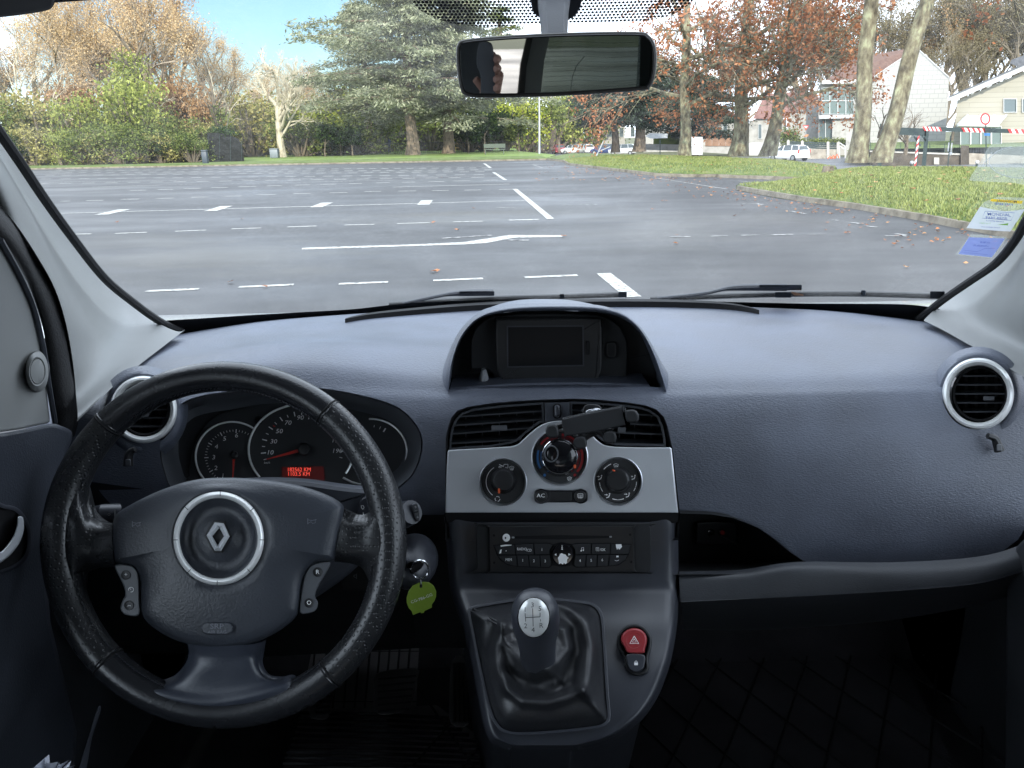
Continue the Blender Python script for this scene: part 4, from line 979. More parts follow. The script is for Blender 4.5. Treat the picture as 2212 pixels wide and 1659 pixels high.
m.flat(mp(zR, [(235, 325), (300, 316), (385, 318), (380, 328), (240, 345)]), RP, T); m.flat(mp(zR, [(232, 385), (255, 378), (245, 430), (218, 435)]), RP, T); m.flat(mp(zR, [(300, 398), (320, 390), (312, 408)]), RP, T)
m.flat(mp(zR, [(1757, 312), (1830, 310), (1842, 345), (1805, 385), (1790, 365), (1775, 385), (1762, 350)]), RP, T); m.flat(mp(zR, [(1765, 462), (1795, 462), (1797, 482), (1765, 484)]), RP, T); m.strip(mp(zR, [(1745, 522), (1770, 532), (1800, 520)]), .8, RP, T)
m.build('worn_patches', M['white_ink'], rad, smooth=False, label='white patches where the black coating has worn off')

# gaiter
GP = Pl3((1030, 1330, .743), (1300, 1330, .743), (1200, 1580, .634))
fr_px = sm(mp(zD, [(225, 708), (250, 682), (330, 662), (560, 628), (760, 630), (900, 645), (975, 660), (1018, 695), (1040, 760), (1055, 950), (1070, 1200), (1080, 1340), (1062, 1385), (1000, 1412), (760, 1440), (540, 1452), (440, 1435), (390, 1390), (350, 1300), (290, 1050), (240, 800)]), 6)
ga = MB().plate(inset(fr_px, -3), GP, .0, .007, 2, holes=[inset(fr_px, 4)]).build('gaiter_frame', M['console'], van)
n = len(fr_px); kc_ = zD(650, 1010); Ls = []
FOLD = [([(240, 710), (340, 740), (440, 765), (500, 800)], .005, 38), ([(740, 640), (860, 690), (940, 790), (972, 920), (955, 1080), (940, 1180)], .013, 52), ([(760, 700), (860, 800), (880, 940), (850, 1060), (780, 1140)], -.010, 48),
        ([(425, 790), (455, 900), (540, 1000), (660, 1055), (760, 1020), (825, 930), (800, 820)], .012, 34), ([(440, 1050), (520, 1110), (640, 1145), (740, 1105)], -.011, 32), ([(425, 1050), (460, 1170), (560, 1250), (700, 1262), (820, 1225), (910, 1185)], .010, 36),
        ([(910, 1185), (990, 1270), (1065, 1370)], .007, 26), ([(560, 1170), (700, 1195), (850, 1150)], -.006, 34), ([(435, 770), (395, 900), (400, 1040)], .007, 36), ([(300, 1000), (350, 900), (370, 800)], -.004, 40), ([(690, 1060), (740, 1110), (755, 1160)], .006, 22)]
def fold(x, y):
    f = 0
    for pts, h, w_ in FOLD:
        best = 1e9
        for k in range(len(pts)-1):
            (x0, y0), (x1, y1) = zD(*pts[k]), zD(*pts[k+1]); dx, dy = x1-x0, y1-y0
            t = max(0, min(1, ((x-x0)*dx+(y-y0)*dy)/(dx*dx+dy*dy))); best = min(best, (x0+t*dx-x)**2 + (y0+t*dy-y)**2)
        f += h*math.exp(-best/(w_*.3551)**2)
    return f
ring_ = inset(fr_px, 3)
for q, (t, o) in enumerate([(0, .003), (.07, .010), (.17, .019), (.30, .026), (.44, .029), (.56, .028), (.68, .029), (.80, .035), (.91, .044), (1, .048)]):
    row = []
    for i, (x, y) in enumerate(ring_):
        a = math.atan2(y-kc_[1], x-kc_[0]); row.append(Vector((x+(kc_[0]+17*math.cos(a)-x)*t, y+(kc_[1]+12*math.sin(a)-y)*t, o)))
    Ls.append(row)
Ls2 = [list(c) for c in zip(*[catmull(list(c), 7) for c in zip(*Ls)])]; nq = len(Ls2)
Ls2 = [[GP.pt(v.x, v.y, v.z + fold(v.x, v.y)*min(1, 8*q/nq)*min(1, 1.2*(1-q/nq)+.2)) for v in r_] for q, r_ in enumerate(Ls2)]
MB().loops(Ls2, cap1=True).build('gaiter', M['boot'], van, sharp=80)
for s_ in ([(238, 705), (300, 735), (360, 765), (430, 800)], [(250, 690), (312, 722), (372, 752), (440, 788)], [(1060, 1365), (1020, 1310), (975, 1250), (930, 1195)]):
    MB().tube([GP.pt(*zD(x, y), .006+.0115*k) for k, (x, y) in enumerate(s_)], .0013, 6).build('gaiter_seam', M['boot'], van)
# knob: tapered egg leaning to the camera
kp = [(0, 632, 842), (1, 0, 0)]
KN = Pl(P(*zD(625, 770), .665), (0, -.62, .78))
kb = P(*zD(648, 1020), .668); kt = P(*zD(628, 700), .640)
ax = (kt - kb); L_ = ax.length; ax.normalize()
u = Vector((1, 0, 0)); u = (u - ax*u.dot(ax)).normalized(); w = ax.cross(u)
Ls = []
for t, r in ((-.02, .012), (.0, .017), (.08, .020), (.3, .0205), (.5, .0222), (.7, .0250), (.85, .0262), (1.0, .0255), (1.1, .0225), (1.18, .016), (1.22, .006)):
    c = kb + ax*L_*t + w*(.0)
    Ls.append([c + (u*math.cos(2*PI*i/40) + w*math.sin(2*PI*i/40))*r*.90 for i in range(40)])
gear = MB().loops(Ls, cap0=True, cap1=True).build('gear_lever', M['console'], van, sharp=80)
kq = kb + ax*L_*.86; kn = (EYE-kq).normalized(); kn = (kn - ax*kn.dot(ax)).normalized(); kn = (kn*.9 + ax*.42).normalized(); KC = Pl(kq + kn*.0245, kn)
capx = circ(*zD(621, 744), 94*.3551, 120*.3551, 40)
MB().plate(inset(capx, -2), KC, -.008, .0008, 1.5).build('cap_ring', M['gloss'], gear)
dome = [(1.0, 0.0005), (.98, .0022), (.85, .0038), (.6, .0052), (.3, .006), (.05, .0062)]
MB().loops([[KC.pt(zD(621, 744)[0]+94*.3551*k*math.cos(2*PI*i/40), zD(621, 744)[1]+120*.3551*k*math.sin(2*PI*i/40), o) for i in range(40)] for k, o in dome], cap1=True).build('gear_cap', M['ring'], gear)
m = MB(); o = .0070
for s_, x, y in (('1', 568, 697), ('3', 613, 669), ('5', 658, 691), ('2', 571, 796), ('4', 617, 820), ('R', 666, 793)): m.text(s_, *zD(x, y), 15, KC, o, bold=.01)
for pts in ([(568, 718), (571, 768)], [(614, 688), (617, 798)], [(659, 714), (659, 740)], [(568, 745), (659, 740)], [(661, 755), (662, 768)]): m.strip(mp(zD, pts), 1.5, KC, o)
m.build('gear_pattern', M['black_ink'], gear, smooth=False)
# hazard and lock switches
ZP = Pl3((1350, 1330, .735), (1400, 1330, .735), (1370, 1450, .693))
ho = sm(mp(zD, [(1228, 782), (1290, 800), (1335, 860), (1335, 930), (1318, 990), (1322, 1050), (1300, 1085), (1250, 1097), (1205, 1085), (1180, 1050), (1168, 985), (1135, 930), (1130, 860), (1165, 805)]), 4)
hz = MB().plate(ho, ZP, -.012, .005, 3, holes=[inset(ho, 6)]).build('switch_surround', M['blk'], van)
MB().flat(inset(ho, 4), ZP, .0005).build('switch_gap', M['cavity'], hz, smooth=False)
hb = sm(mp(zD, [(1150, 885), (1160, 845), (1190, 818), (1230, 808), (1272, 818), (1302, 848), (1310, 890), (1298, 935), (1290, 960), (1230, 962), (1188, 956), (1175, 930)]), 4)
MB().plate(hb, ZP, .0, .010, 4, bt=.003).build('hazard_button', M['hazard'], hz)
MB().lathe(*zD(1231, 884), ZP, [(17, .0102), (15, .0096), (3, .0092)], 28).build('button_dish', M['hazard'], hz)
m = MB(); c = zD(1232, 882)
m.strip([(c[0], c[1]-9), (c[0]+9.5, c[1]+7), (c[0]-9.5, c[1]+7), (c[0], c[1]-9), (c[0]+1, c[1]-7)], 1.6, ZP, .0108); m.strip([(c[0], c[1]-3), (c[0]+4.5, c[1]+4), (c[0]-4.5, c[1]+4), (c[0], c[1]-3)], 1.1, ZP, .0108)
m.build('hazard_triangle', M['white_ink'], hz, smooth=False)
lb = sm(mp(zD, [(1188, 968), (1290, 970), (1296, 1030), (1280, 1062), (1243, 1075), (1205, 1062), (1190, 1030)]), 4)
MB().plate(lb, ZP, .0, .009, 3, bt=.002).build('lock_button', M['console'], hz)
m = MB(); c = zD(1243, 1020); m.plate(rrect(c[0]-4, c[1]-1, c[0]+4, c[1]+5, 1), ZP, .009, .0094); m.strip(circ(c[0], c[1]-1, 2.6, 3.2, 10, 180, 360), 1.1, ZP, .0094)
m.build('lock_symbol', M['white_ink'], hz, smooth=False)
# ---------------------------------------------------------------- windscreen and its black band
g = []
yt = [-900, -600, -380, -200, 0, 150, 300, 420, 520, 600, 660, 700, 740]
g = [[WS.pt(-420 + 3050*i/40, y) for i in range(41)] for y in yt]
wsc = MB().loops(g, closed=False).build('windscreen', M['windscreen'], van, sharp=0)
class Off:
    def __init__(s, o): s.o = o
    def pt(s, x, y, off=0.0): return WS.pt(x, y, s.o + off)
WI = Off(.002); WO = Off(-.012)
ftop = [(-400, 780), (200, 720), (300, 705), (340, 695), (380, 691), (430, 688), (520, 682), (640, 675), (760, 668), (850, 658), (930, 652), (1010, 649), (1200, 647), (1400, 646), (1500, 650), (1700, 655), (1850, 656), (1940, 657), (1985, 660), (2030, 668), (2100, 690), (2600, 760)]
ft = sm(ftop, 4, False)
MB().loops([[WI.pt(x, y) for x, y in ft], [WI.pt(x, y+70) for x, y in ft], [WI.pt(x, y+120) for x, y in ft]], closed=False).build('windscreen_band', M['frit'], wsc)
# dotted band above the mirror
db = [(870, -60), (878, -20), (890, 4), (915, 27), (960, 46), (1010, 55), (1060, 58), (1130, 54), (1180, 50), (1250, 49), (1340, 48), (1400, 44), (1450, 33), (1480, 16), (1500, -4), (1512, -60)]
sdb = sm(db, 3, False)
MB().loops([[WI.pt(x, y) for x, y in sdb], [WI.pt(1190+(x-1190)*.97, -70) for x, y in sdb]], closed=False).build('dotted_band', M['dots'], wsc)
# pale body edge and bonnet
bl = []
for Y, z in ((1.46, 1.06), (1.52, 1.088), (1.62, 1.088), (1.75, 1.068), (1.90, 1.043), (2.1, .995), (2.35, .90), (2.5, .70)):
    bl.append([Vector((XC + x, Y, z)) for x in [-1.7+3.4*i/20 for i in range(21)]])
MB().loops(bl, closed=False).build('bonnet', M['bonnet'], van)
# wipers
def wiper(blade, arm, cap, label):
    w = MB().tube([WO.pt(x, y, -.004) for x, y in sm(blade, 6, False)], lambda t: .0048, 8).build('wiper', M['blk'], van, label=label)
    MB().tube([WO.pt(x, y+3.5, -.002) for x, y in sm(blade, 6, False)], .0022, 6).build('wiper_rubber', M['cavity'], w)
    MB().tube([WO.pt(x, y, .006) for x, y in sm(arm, 6, False)], lambda t: .0032+.003*sstep(.5, .8, t), 8).build('wiper_arm', M['console'], w)
    for c in cap: MB().plate(rrect(c[0]-c[2], c[1]-c[3], c[0]+c[2], c[1]+c[3], 2), WO, -.004, .012, 1.5).build('blade_clip', M['console'], w)
wiper([(840, 659), (930, 652), (1060, 645), (1200, 641), (1352, 636)], [(870, 656), (930, 643), (985, 634), (1065, 632)], [(1030, 634, 38, 5), (1345, 636, 9, 6), (1214, 640, 5, 5)], 'left wiper blade resting at the foot of the windscreen')
wiper([(1405, 647), (1500, 642), (1680, 636), (1850, 635), (2030, 640)], [(1420, 645), (1520, 634), (1585, 622), (1700, 621)], [(1686, 621, 46, 6), (2025, 637, 16, 8), (1865, 633, 5, 6), (1692, 637, 18, 6)], 'right wiper blade resting at the foot of the windscreen')
m = MB().plate(mp(z5, [(1262, 568), (1280, 572), (1310, 580), (1312, 585), (1275, 584), (1262, 576)]), WO, .016, .018); m.build('dry_leaf', simple('leaf_brown', (.42, .22, .12), .6), None, label='small brown dry leaf caught on the right wiper blade', cat='leaf')
# ---------------------------------------------------------------- stickers on the glass
W3 = lambda f, pts: mp(f, pts)
h = MB().flat(sm(mp(zS, [(830, 186), (1150, 192), (1300, 200), (1300, 664), (1000, 660), (540, 640), (512, 615), (530, 570), (640, 400), (730, 240)]), 3), WI, .001).build('sticker_sleeve', M['st_clear'], wsc, label='clear plastic permit sleeve stuck high on the right of the windscreen')
MB().flat(circ(*zS(1155, 415), 415*.1819, 192*.1819, 40), WI, .002).build('permit_disc', M['st_clear'], h)
MB().strip(circ(*zS(1155, 415), 418*.1819, 195*.1819, 30, 60, 250), 1.3, WI, .003).strip(mp(zS, [(660, 480), (680, 420), (740, 370), (770, 300)]), 1.1, WI, .003).build('sleeve_crease', M['st_white'], h)
MB().text('EE-780-VC', *zS(1045, 442), 7, WI, .003, flip=True, rot=3, sx=1.2).build('sticker_text', M['st_grey'], h, smooth=False)
s1 = MB().flat(mp(zS, [(632, 945), (720, 965), (820, 985), (940, 1000), (1060, 990), (1152, 975), (1160, 985), (990, 1240), (900, 1238), (470, 1200), (540, 1090)]), WI, .001).build('service_sticker', M['st_white'], wsc, label='white service sticker with blue letters low on the right of the windscreen')
MB().flat(mp(zS, [(632, 943), (680, 890), (840, 830), (1000, 835), (1300, 850), (1300, 900), (1152, 973), (1060, 986), (940, 996), (820, 981), (720, 961)]), WI, .0012).build('curled_top', M['st_clear'], s1)
MB().flat(mp(zS, [(765, 854), (1138, 878), (1128, 912), (750, 882)]), WI, .0022).build('yellow_strip', M['st_yellow'], s1)
MB().text('MONDIAL', *zS(945, 884), 7.0, WI, .003, flip=True, rot=3, sx=1.45, shear=.1, bold=.03).text('PARE-BRISE', *zS(915, 920), 6.2, WI, .003, flip=True, rot=3, sx=1.25, shear=.1, bold=.03).build('sticker_text', M['st_bluetxt'], s1, smooth=False)
m = MB(); m.text('MONDIAL', *zS(860, 1042), 9.5, WI, .0022, rot=3, sx=1.18, shear=-.25, bold=.03).text('PARE-BRISE', *zS(830, 1084), 8.2, WI, .0022, rot=3, sx=1.15, shear=-.25, bold=.03).text('A VOTRE SERVICE', *zS(810, 1120), 4.4, WI, .0022, rot=4, sx=1.1, shear=-.2)
m.strip(mp(zS, [(690, 1000), (1042, 1020), (1000, 1110), (655, 1082), (690, 1000)]), .8, WI, .0022); m.text('www.mondialparebrise.fr', *zS(755, 1190), 3.6, WI, .0022, rot=3, sx=1.1)
m.build('sticker_text', M['st_bluetxt'], s1, smooth=False)
MB().flat(mp(zS, [(830, 1162), (970, 1143), (958, 1168)]), WI, .0022).text('0 805 16 17', *zS(690, 1146), 5, WI, .0022, rot=3).build('green_wedge', M['st_green'], s1, smooth=False)
s2 = MB().flat(mp(zS, [(525, 1268), (950, 1308), (900, 1400), (775, 1560), (335, 1515), (400, 1440)]), WI, .001).build('small_sleeve', M['st_clear'], wsc, label='small clear sleeve holding a blue card below the service sticker')
MB().flat(mp(zS, [(498, 1310), (925, 1325), (850, 1440), (770, 1548), (372, 1508), (430, 1420)]), WI, .002).build('blue_card', M['st_blue'], s2)
MB().text('CV 780 EE', *zS(690, 1372), 5, WI, .003, flip=True, rot=3).text('à MONDIAL P2', *zS(640, 1412), 5, WI, .003, flip=True, rot=3).strip(mp(zS, [(440, 1465), (600, 1480), (680, 1445), (810, 1440)]), .5, WI, .003).strip(mp(zS, [(430, 1490), (720, 1515)]), .4, WI, .003).build('sticker_text', M['st_bluetxt'], s2, smooth=False)

# ---------------------------------------------------------------- pillars
def wy(x, y, d=.02): return WS.pt(x, y).y - d
Lp = [[(400, 712, 1.27), (335, 762, 1.16), (300, 789, 1.10), (250, 830, 1.03), (165, 912, .90)],
      [(384, 716, 1.275), (325, 764, 1.16), (290, 789, 1.10), (240, 826, 1.03), (168, 898, .90)],
      [(345, 699, 1.31), (312, 735, 1.22), (272, 765, 1.12), (222, 802, 1.02), (164, 850, .885)],
      [(290, 658, 1.33), (280, 690, 1.27), (240, 725, 1.13), (195, 755, .99), (158, 785, .865)],
      [(222, 600, 1.30), (228, 650, 1.25), (190, 672, 1.10), (165, 690, .96), (143, 700, .845)],
      [(148, 506, 1.22), (150, 560, 1.17), (130, 580, 1.04), (120, 600, .93), (118, 622, .83)],
      [(75, 402, 1.13), (68, 440, 1.08), (70, 470, .97), (75, 505, .89), (80, 553, .815)],
      [(8, 296, 1.03), (-2, 330, .98), (10, 370, .90), (25, 420, .84), (40, 492, .80)],
      [(-60, 190, .95), (-80, 230, .90), (-60, 280, .84), (-30, 340, .81), (0, 444, .79)],
      [(-160, 30, .84), (-180, 80, .80), (-140, 140, .77), (-100, 220, .76), (-60, 380, .77)]]
def onto(L):
    out = []
    for r_ in L:
        row_ = []
        for x, y, Yv in r_:
            q = G(x, y, 1.166).y - .012 if y > 660 else 9
            row_.append((x, y, max(.815, min(Yv, q))))
        out.append(row_)
    return out
Lp = onto(Lp)
MB().loops(surf(Lp, 5, 5), closed=False).build('pillar_trim', M['trim'], van, sharp=0, label='pale grey pillar trim on the driver side of the windscreen')
def seal(px, d=.022, r=.0055):
    return MB().tube([WS.pt(x, y, d) for x, y in sm(px, 6, False)], r, 8).build('windscreen_seal', M['rubber'], van)
seal([(-100, 140), (-20, 258), (40, 345), (98, 432), (158, 515), (225, 600), (290, 655), (345, 694), (392, 716)], .012, .0062)
Rp = [[(1998, 694, 1.30), (2035, 712, 1.24), (2085, 740, 1.16), (2140, 770, 1.08), (2230, 822, .98)],
      [(2000, 687, 1.30), (2045, 706, 1.24), (2095, 733, 1.16), (2150, 762, 1.08), (2240, 810, .98)],
      [(2042, 648, 1.32), (2075, 672, 1.24), (2115, 700, 1.13), (2165, 725, 1.04), (2240, 760, .95)],
      [(2092, 613, 1.30), (2120, 635, 1.22), (2150, 650, 1.11), (2190, 670, 1.02), (2250, 700, .93)],
      [(2150, 573, 1.26), (2165, 592, 1.18), (2190, 600, 1.08), (2220, 610, 1.0), (2270, 620, .91)],
      [(2190, 528, 1.20), (2205, 545, 1.13), (2225, 550, 1.04), (2250, 555, .97), (2300, 560, .89)],
      [(2222, 470, 1.14), (2240, 480, 1.08), (2260, 485, 1.0), (2290, 485, .94), (2340, 490, .86)],
      [(2280, 370, 1.04), (2300, 370, .99), (2330, 370, .93), (2360, 370, .88), (2420, 370, .82)]]
Rp = [r_ + [(r_[-1][0]+130, r_[-1][1]+30, r_[-1][2]-.12), (r_[-1][0]+300, r_[-1][1]+90, r_[-1][2]-.22)] for r_ in Rp]
Rp = onto(Rp)
MB().loops(surf(Rp, 5, 5), closed=False).build('pillar_trim', M['trim'], van, sharp=0, label='pale grey pillar trim on the passenger side of the windscreen')
seal([(1985, 689), (2040, 646), (2092, 610), (2152, 568), (2192, 520), (2225, 462), (2290, 360)], .012, .0062)

# door seal, mirror triangle, door panel on the left
so_ = [(-60, 375), (0, 444), (40, 490), (79, 551), (118, 622), (144, 700), (158, 780), (168, 887), (166, 940)]
si_ = [(-90, 440), (-10, 512), (33, 563), (68, 629), (95, 715), (106, 800), (114, 880), (122, 930), (124, 960)]
a = sm(so_, 6, False); c = sm(si_, 6, False)
Ls = []
for t, dY in ((-.02, .03), (0, .006), (.15, -.008), (.5, -.016), (.85, -.008), (1, .006), (1.03, .03)):
    Ls.append([P(x0+(x1-x0)*t, y0+(y1-y0)*t, (.80 + .10*i/len(a)) + dY - .035*t) for i, ((x0, y0), (x1, y1)) in enumerate(zip(a, c))])
MB().loops(Ls, closed=False).build('door_seal', M['rubber'], van, sharp=0)
TP = Pl3((20, 700, .70), (100, 900, .80), (10, 920, .69))
tri = sm(mp(zH, [(-60, 400), (0, 470), (50, 560), (98, 660), (130, 790), (148, 900), (163, 1045)]), 4, False) + mp(zH, [(155, 1052), (60, 1072), (-80, 1092)])
dr_ = MB().plate(tri, TP, -.03, .0, 5).build('mirror_triangle', M['trim'], van)
MB().lathe(*zH(122, 882), TP, [(27, -.004), (24, .006), (18, .010), (16.5, .0095), (15.8, .008), (15, .010), (4, .011)], 40, 1.75).build('round_cap', M['trim'], dr_)
MB().tube([TP.pt(x, y, .002) for x, y in sm(mp(zH, [(0, 452), (60, 560), (108, 670), (140, 800), (160, 930), (180, 1050)]), 4, False)], .003, 6).build('triangle_edge', M['ring'] if 0 else M['column_grey'], dr_)
DPn = Pl3((160, 940, .83), (0, 960, .66), (100, 1500, .74))
dp_ = mp(zH, [(-200, 1120), (0, 1085), (80, 1070), (165, 1053), (200, 1060), (232, 1076), (236, 1100), (222, 1140), (208, 1200), (185, 1330), (160, 1500), (165, 1700), (240, 2200), (-200, 2200)])
door = MB().plate(sm(dp_, 3), DPn, -.05, .0, 8, bt=.006).build('door_panel', M['airbag'], van, label='dark blue-grey textured door panel on the driver side')
ho_ = sm(mp(zH, [(-30, 1325), (20, 1318), (60, 1330), (92, 1370), (104, 1420), (95, 1480), (60, 1520), (0, 1545), (-40, 1550)]), 5)
MB().plate(ho_, DPn, -.01, .004, 5, holes=[inset(ho_, 9)]).build('handle_bezel', M['console'], door)
MB().flat(inset(ho_, 7), DPn, .001).build('handle_recess', M['cavity'], door, smooth=False)
hl = sm(mp(zH, [(66, 1355), (76, 1362), (78, 1400), (62, 1445), (30, 1485), (-10, 1512), (-12, 1480), (10, 1465), (40, 1425), (54, 1385), (56, 1360)]), 4)
MB().plate(hl, DPn, .004, .016, 3, bt=.005).build('door_handle', M['satin_panel'], door)
# strip of dash/door edge right side
DR = Pl3((2190, 1180, .80), (2260, 1100, .72), (2200, 1500, .80))
MB().plate([(2175, 1205), (2212, 1165), (2300, 1100), (2500, 1100), (2500, 1900), (2170, 1900)], DR, -.05, 0, 6).build('door_panel', M['dash_low'], van, label='dark door panel edge on the passenger side')

# ---------------------------------------------------------------- mirror
MY = .86
mc = P(1200, 140, MY); mn = (EYE - P(1052, 158, MY)).normalized()
MP_ = Pl(mc, mn)
mo = sm([(1000, 86), (1060, 79), (1200, 71), (1370, 68), (1402, 76), (1416, 98), (1419, 130), (1415, 165), (1405, 188), (1380, 196), (1200, 208), (1050, 211), (1010, 208), (995, 195), (988, 160), (985, 115), (988, 96)], 4)
mir = MB().plate(mo, MP_, -.03, .002, 5, bt=.003).build('rear_view_mirror', M['mirror_frame'], van, label='black-framed interior mirror reflecting the back of the van')
MB().flat(inset(mo, 9), MP_, .0026).build('mirror_glass', M['mirror'], mir, sharp=0, smooth=False)
MB().tube([MP_.pt(x, y, .0022) for x, y in inset(mo, 7.5)], .0011, 5, closed=True).build('mirror_rim', M['blk'], mir)
ml = [[P(x, y, Yv) for x, y, Yv in r] for r in ([(1158, -60, .97), (1240, -60, .97)], [(1163, 0, .93), (1232, 0, .93)], [(1168, 30, .91), (1228, 30, .91)], [(1173, 78, .885), (1226, 78, .885)])]
m = MB(); m.loops([[r[0]+Vector((0, .03, 0)), r[0], r[0].lerp(r[1], .2)+Vector((0, -.012, 0)), r[0].lerp(r[1], .8)+Vector((0, -.012, 0)), r[1], r[1]+Vector((0, .03, 0))] for r in ml]); m.build('mirror_stem', M['trim'] if 0 else M['column_grey'], mir, sharp=50)
MB().plate(sm([(1145, -60), (1148, 10), (1152, 26), (1162, 36), (1178, 42), (1225, 42), (1242, 34), (1250, 22), (1256, 5), (1260, -60)], 3), Off(.03), -.03, .0, 3).build('mirror_foot', M['blk_soft'], mir)
# visor top-left
VP = Pl3((0, 20, .62), (100, 10, .66), (60, -80, .60))
MB().plate(sm(mp(z1, [(-200, 132), (0, 113), (150, 95), (270, 76), (320, 62), (345, 40), (352, 10), (345, -80), (-200, -100)]), 3), VP, .0, .014, 6, bt=.005).build('sun_visor', M['liner_dark'], van)
MB().plate(mp(z1, [(300, 22), (600, 0), (600, -60), (300, -60)]), Pl3((100, 0, .70), (200, 0, .70), (150, -60, .64)), 0, .01).build('headliner_edge', M['liner_dark'], van)

# ---------------------------------------------------------------- body shell: roof, sides, rear
m = MB()
Rz = 1.74
m.loops([[Vector((XC-.74, .80, Rz-.03)), Vector((XC-.55, .84, Rz)), Vector((XC+.55, .84, Rz)), Vector((XC+.74, .80, Rz-.03))],
         [Vector((XC-.74, -2.3, Rz-.03)), Vector((XC-.55, -2.3, Rz)), Vector((XC+.55, -2.3, Rz)), Vector((XC+.74, -2.3, Rz-.03))]], closed=False)
m.build('roof', M['liner'], van)
def quad(m, a, b, c, d): m.add([a, b, c, d], [(0, 1, 2, 3)])
for s, nm in ((-1, 'driver'), (1, 'passenger')):
    m = MB(); X = XC + s*.76
    zs_ = (.30, .98, 1.60, Rz-.03)
    for y0, y1 in ((-.38, -.24), (-1.45, -1.33), (-2.34, -2.2)): m.box((X-s*.02*0, (y0+y1)/2, 1.29), (.05, y1-y0, .63))
    m.box((X-s*.03, -.75, 1.66), (.09, 3.15, .10))
    MB().box((X, -.35, .64), (.05, 3.95, .68)).box((X, 1.42, .62), (.05, .5, .6)).build('lower_side_panel', M['dash_low'], van)
    m.build('side_wall', M['trim'], van, label='inner side wall with window openings on the %s side' % nm)
    for y0, y1 in ((-.24, .80), (-1.33, -.38), (-2.2, -1.45)):
        m = MB(); quad(m, Vector((X, y0, .98)), Vector((X, y1, .98)), Vector((X, min(y1, .62), 1.61)), Vector((X, y0, 1.61)))
        m.build('side_window', M['side_glass'] if y0 > -1 else M['dark_glass'], van)
# what the mirror shows
def RM(x, y, Yb):
    r = ray(x, y).normalized(); p = MP_.pt(x, y, .0026); d = r - MP_.n*2*r.dot(MP_.n)
    return p + d*((Yb - p.y)/d.y)
class RP_:
    def __init__(s, Yb): s.Yb = Yb
    def pt(s, x, y, off=0.0): return RM(x, y, s.Yb + off)
rb = RP_(-2.2)
q2 = lambda pts: mp(z2, pts)
wall = q2([(400, -300), (3200, -300), (3200, 1200), (400, 1200)])
w1 = q2([(1000, 235), (1378, 232), (1340, 400), (1318, 620), (1000, 620)]); w2 = q2([(1525, 220), (2090, 222), (2088, 400), (2085, 560), (1466, 600), (1490, 380)])
rear = MB().plate(wall, rb, -.05, .0, 0, holes=[w1, w2]).build('rear_doors', M['liner'], van, label='pale rear doors with two windows, seen only in the mirror')
MB().flat(w2, rb, -.02).build('tinted_window', M['dark_glass'], rear); MB().flat(w1, rb, -.02).build('clear_window', M['rear_glass'], rear)
m = MB()
for k in range(11): m.strip(q2([(1490, 262+31*k), (1700, 258+30*k), (1900, 268+30*k), (2086, 262+29*k)]), .7, rb, -.015)
m.strip(q2([(1740, 350), (1690, 410), (1665, 480), (1650, 590)]), 1.6, rb, -.012)
m.build('heater_lines', M['liner'], rear)
MB().plate(q2([(1385, 225), (1420, 225), (1380, 420), (1365, 620), (1322, 620), (1340, 400)]), rb, .0, .02).build('window_rubber', M['blk'], rear)
MB().plate(q2([(2088, 200), (2200, 200), (2200, 640), (2080, 640)]), rb, .0, .03).build('rear_corner_trim', M['blk'], rear)
# backrest and head restraint behind the camera, phone and hand
seat = empty('driver_seat', (-.36, -.45, .3), 'dark driver seat with a head restraint, seen only in the mirror', 'seat')
sc = RP_(-.50)
m = MB().plate(sm(q2([(900, 200), (1070, 225), (1120, 262), (1150, 300), (1162, 420), (1165, 520), (1150, 640), (900, 700)]), 3), sc, -.10, .0, 6, bt=.03); m.build('head_restraint', M['seat'], seat)
MB().box((-.36, -.55, .85), (.48, .14, .75), Matrix.Rotation(-.2, 3, 'X'), .05).build('backrest', M['seat'], seat)
MB().box((-.36, -.25, .55), (.5, .5, .14), None, .05).build('seat_cushion', M['seat'], seat)
pc = RP_(-.035)
phone = MB().plate(sm(q2([(1085, 265), (1150, 262), (1172, 300), (1180, 420), (1182, 620), (1100, 620), (1095, 470), (1070, 400)]), 3), pc, -.012, .0, 3, bt=.002)
phone.build('phone', M['column_grey'], None, label='phone held up behind the camera, seen only in the mirror', cat='phone')
hand = empty('person', RM(*z2(1190, 450), -.06), 'hand gripping the edge of a phone, seen only in the mirror', 'person')
sm_ = M['skin']
m = MB(); base = []
pal = RM(*z2(1172, 455), -.085)
bm_pts = []
for i, y in enumerate((365, 425, 490, 548)):
    a0 = pal + Vector((.004, 0, .03-.02*i)); a1 = RM(*z2(1200, y), -.060); a2 = RM(*z2(1200, y+2), -.030); a3 = RM(*z2(1182, y+4), -.022)
    m.tube(catmull([a0, a1, a2, a3], 5), lambda t: .0088*(1-.18*t), 10)
m.blob(pal, (.014, .024, .045), 14, 10); m.tube([pal, pal + Vector((-.01, -.03, -.06)), pal + Vector((-.03, -.10, -.22))], [.024, .023, .034], 14)
m.tube([pal + Vector((0, -.01, -.03)), pal + Vector((-.02, -.005, -.035)), pal + Vector((-.04, .0, -.01))], [.011, .010, .008], 10)
hm = m.build('hand', sm_, hand, sharp=0)
md_ = hm.modifiers.new('r', 'REMESH'); md_.mode = 'VOXEL'; md_.voxel_size = .0022; md_.use_smooth_shade = True
MB().tube([pal + Vector((-.028, -.09, -.19)), pal + Vector((-.04, -.16, -.36)), pal + Vector((-.06, -.3, -.5))], [.042, .05, .06], 16).build('sleeve', M['seat'], hand)

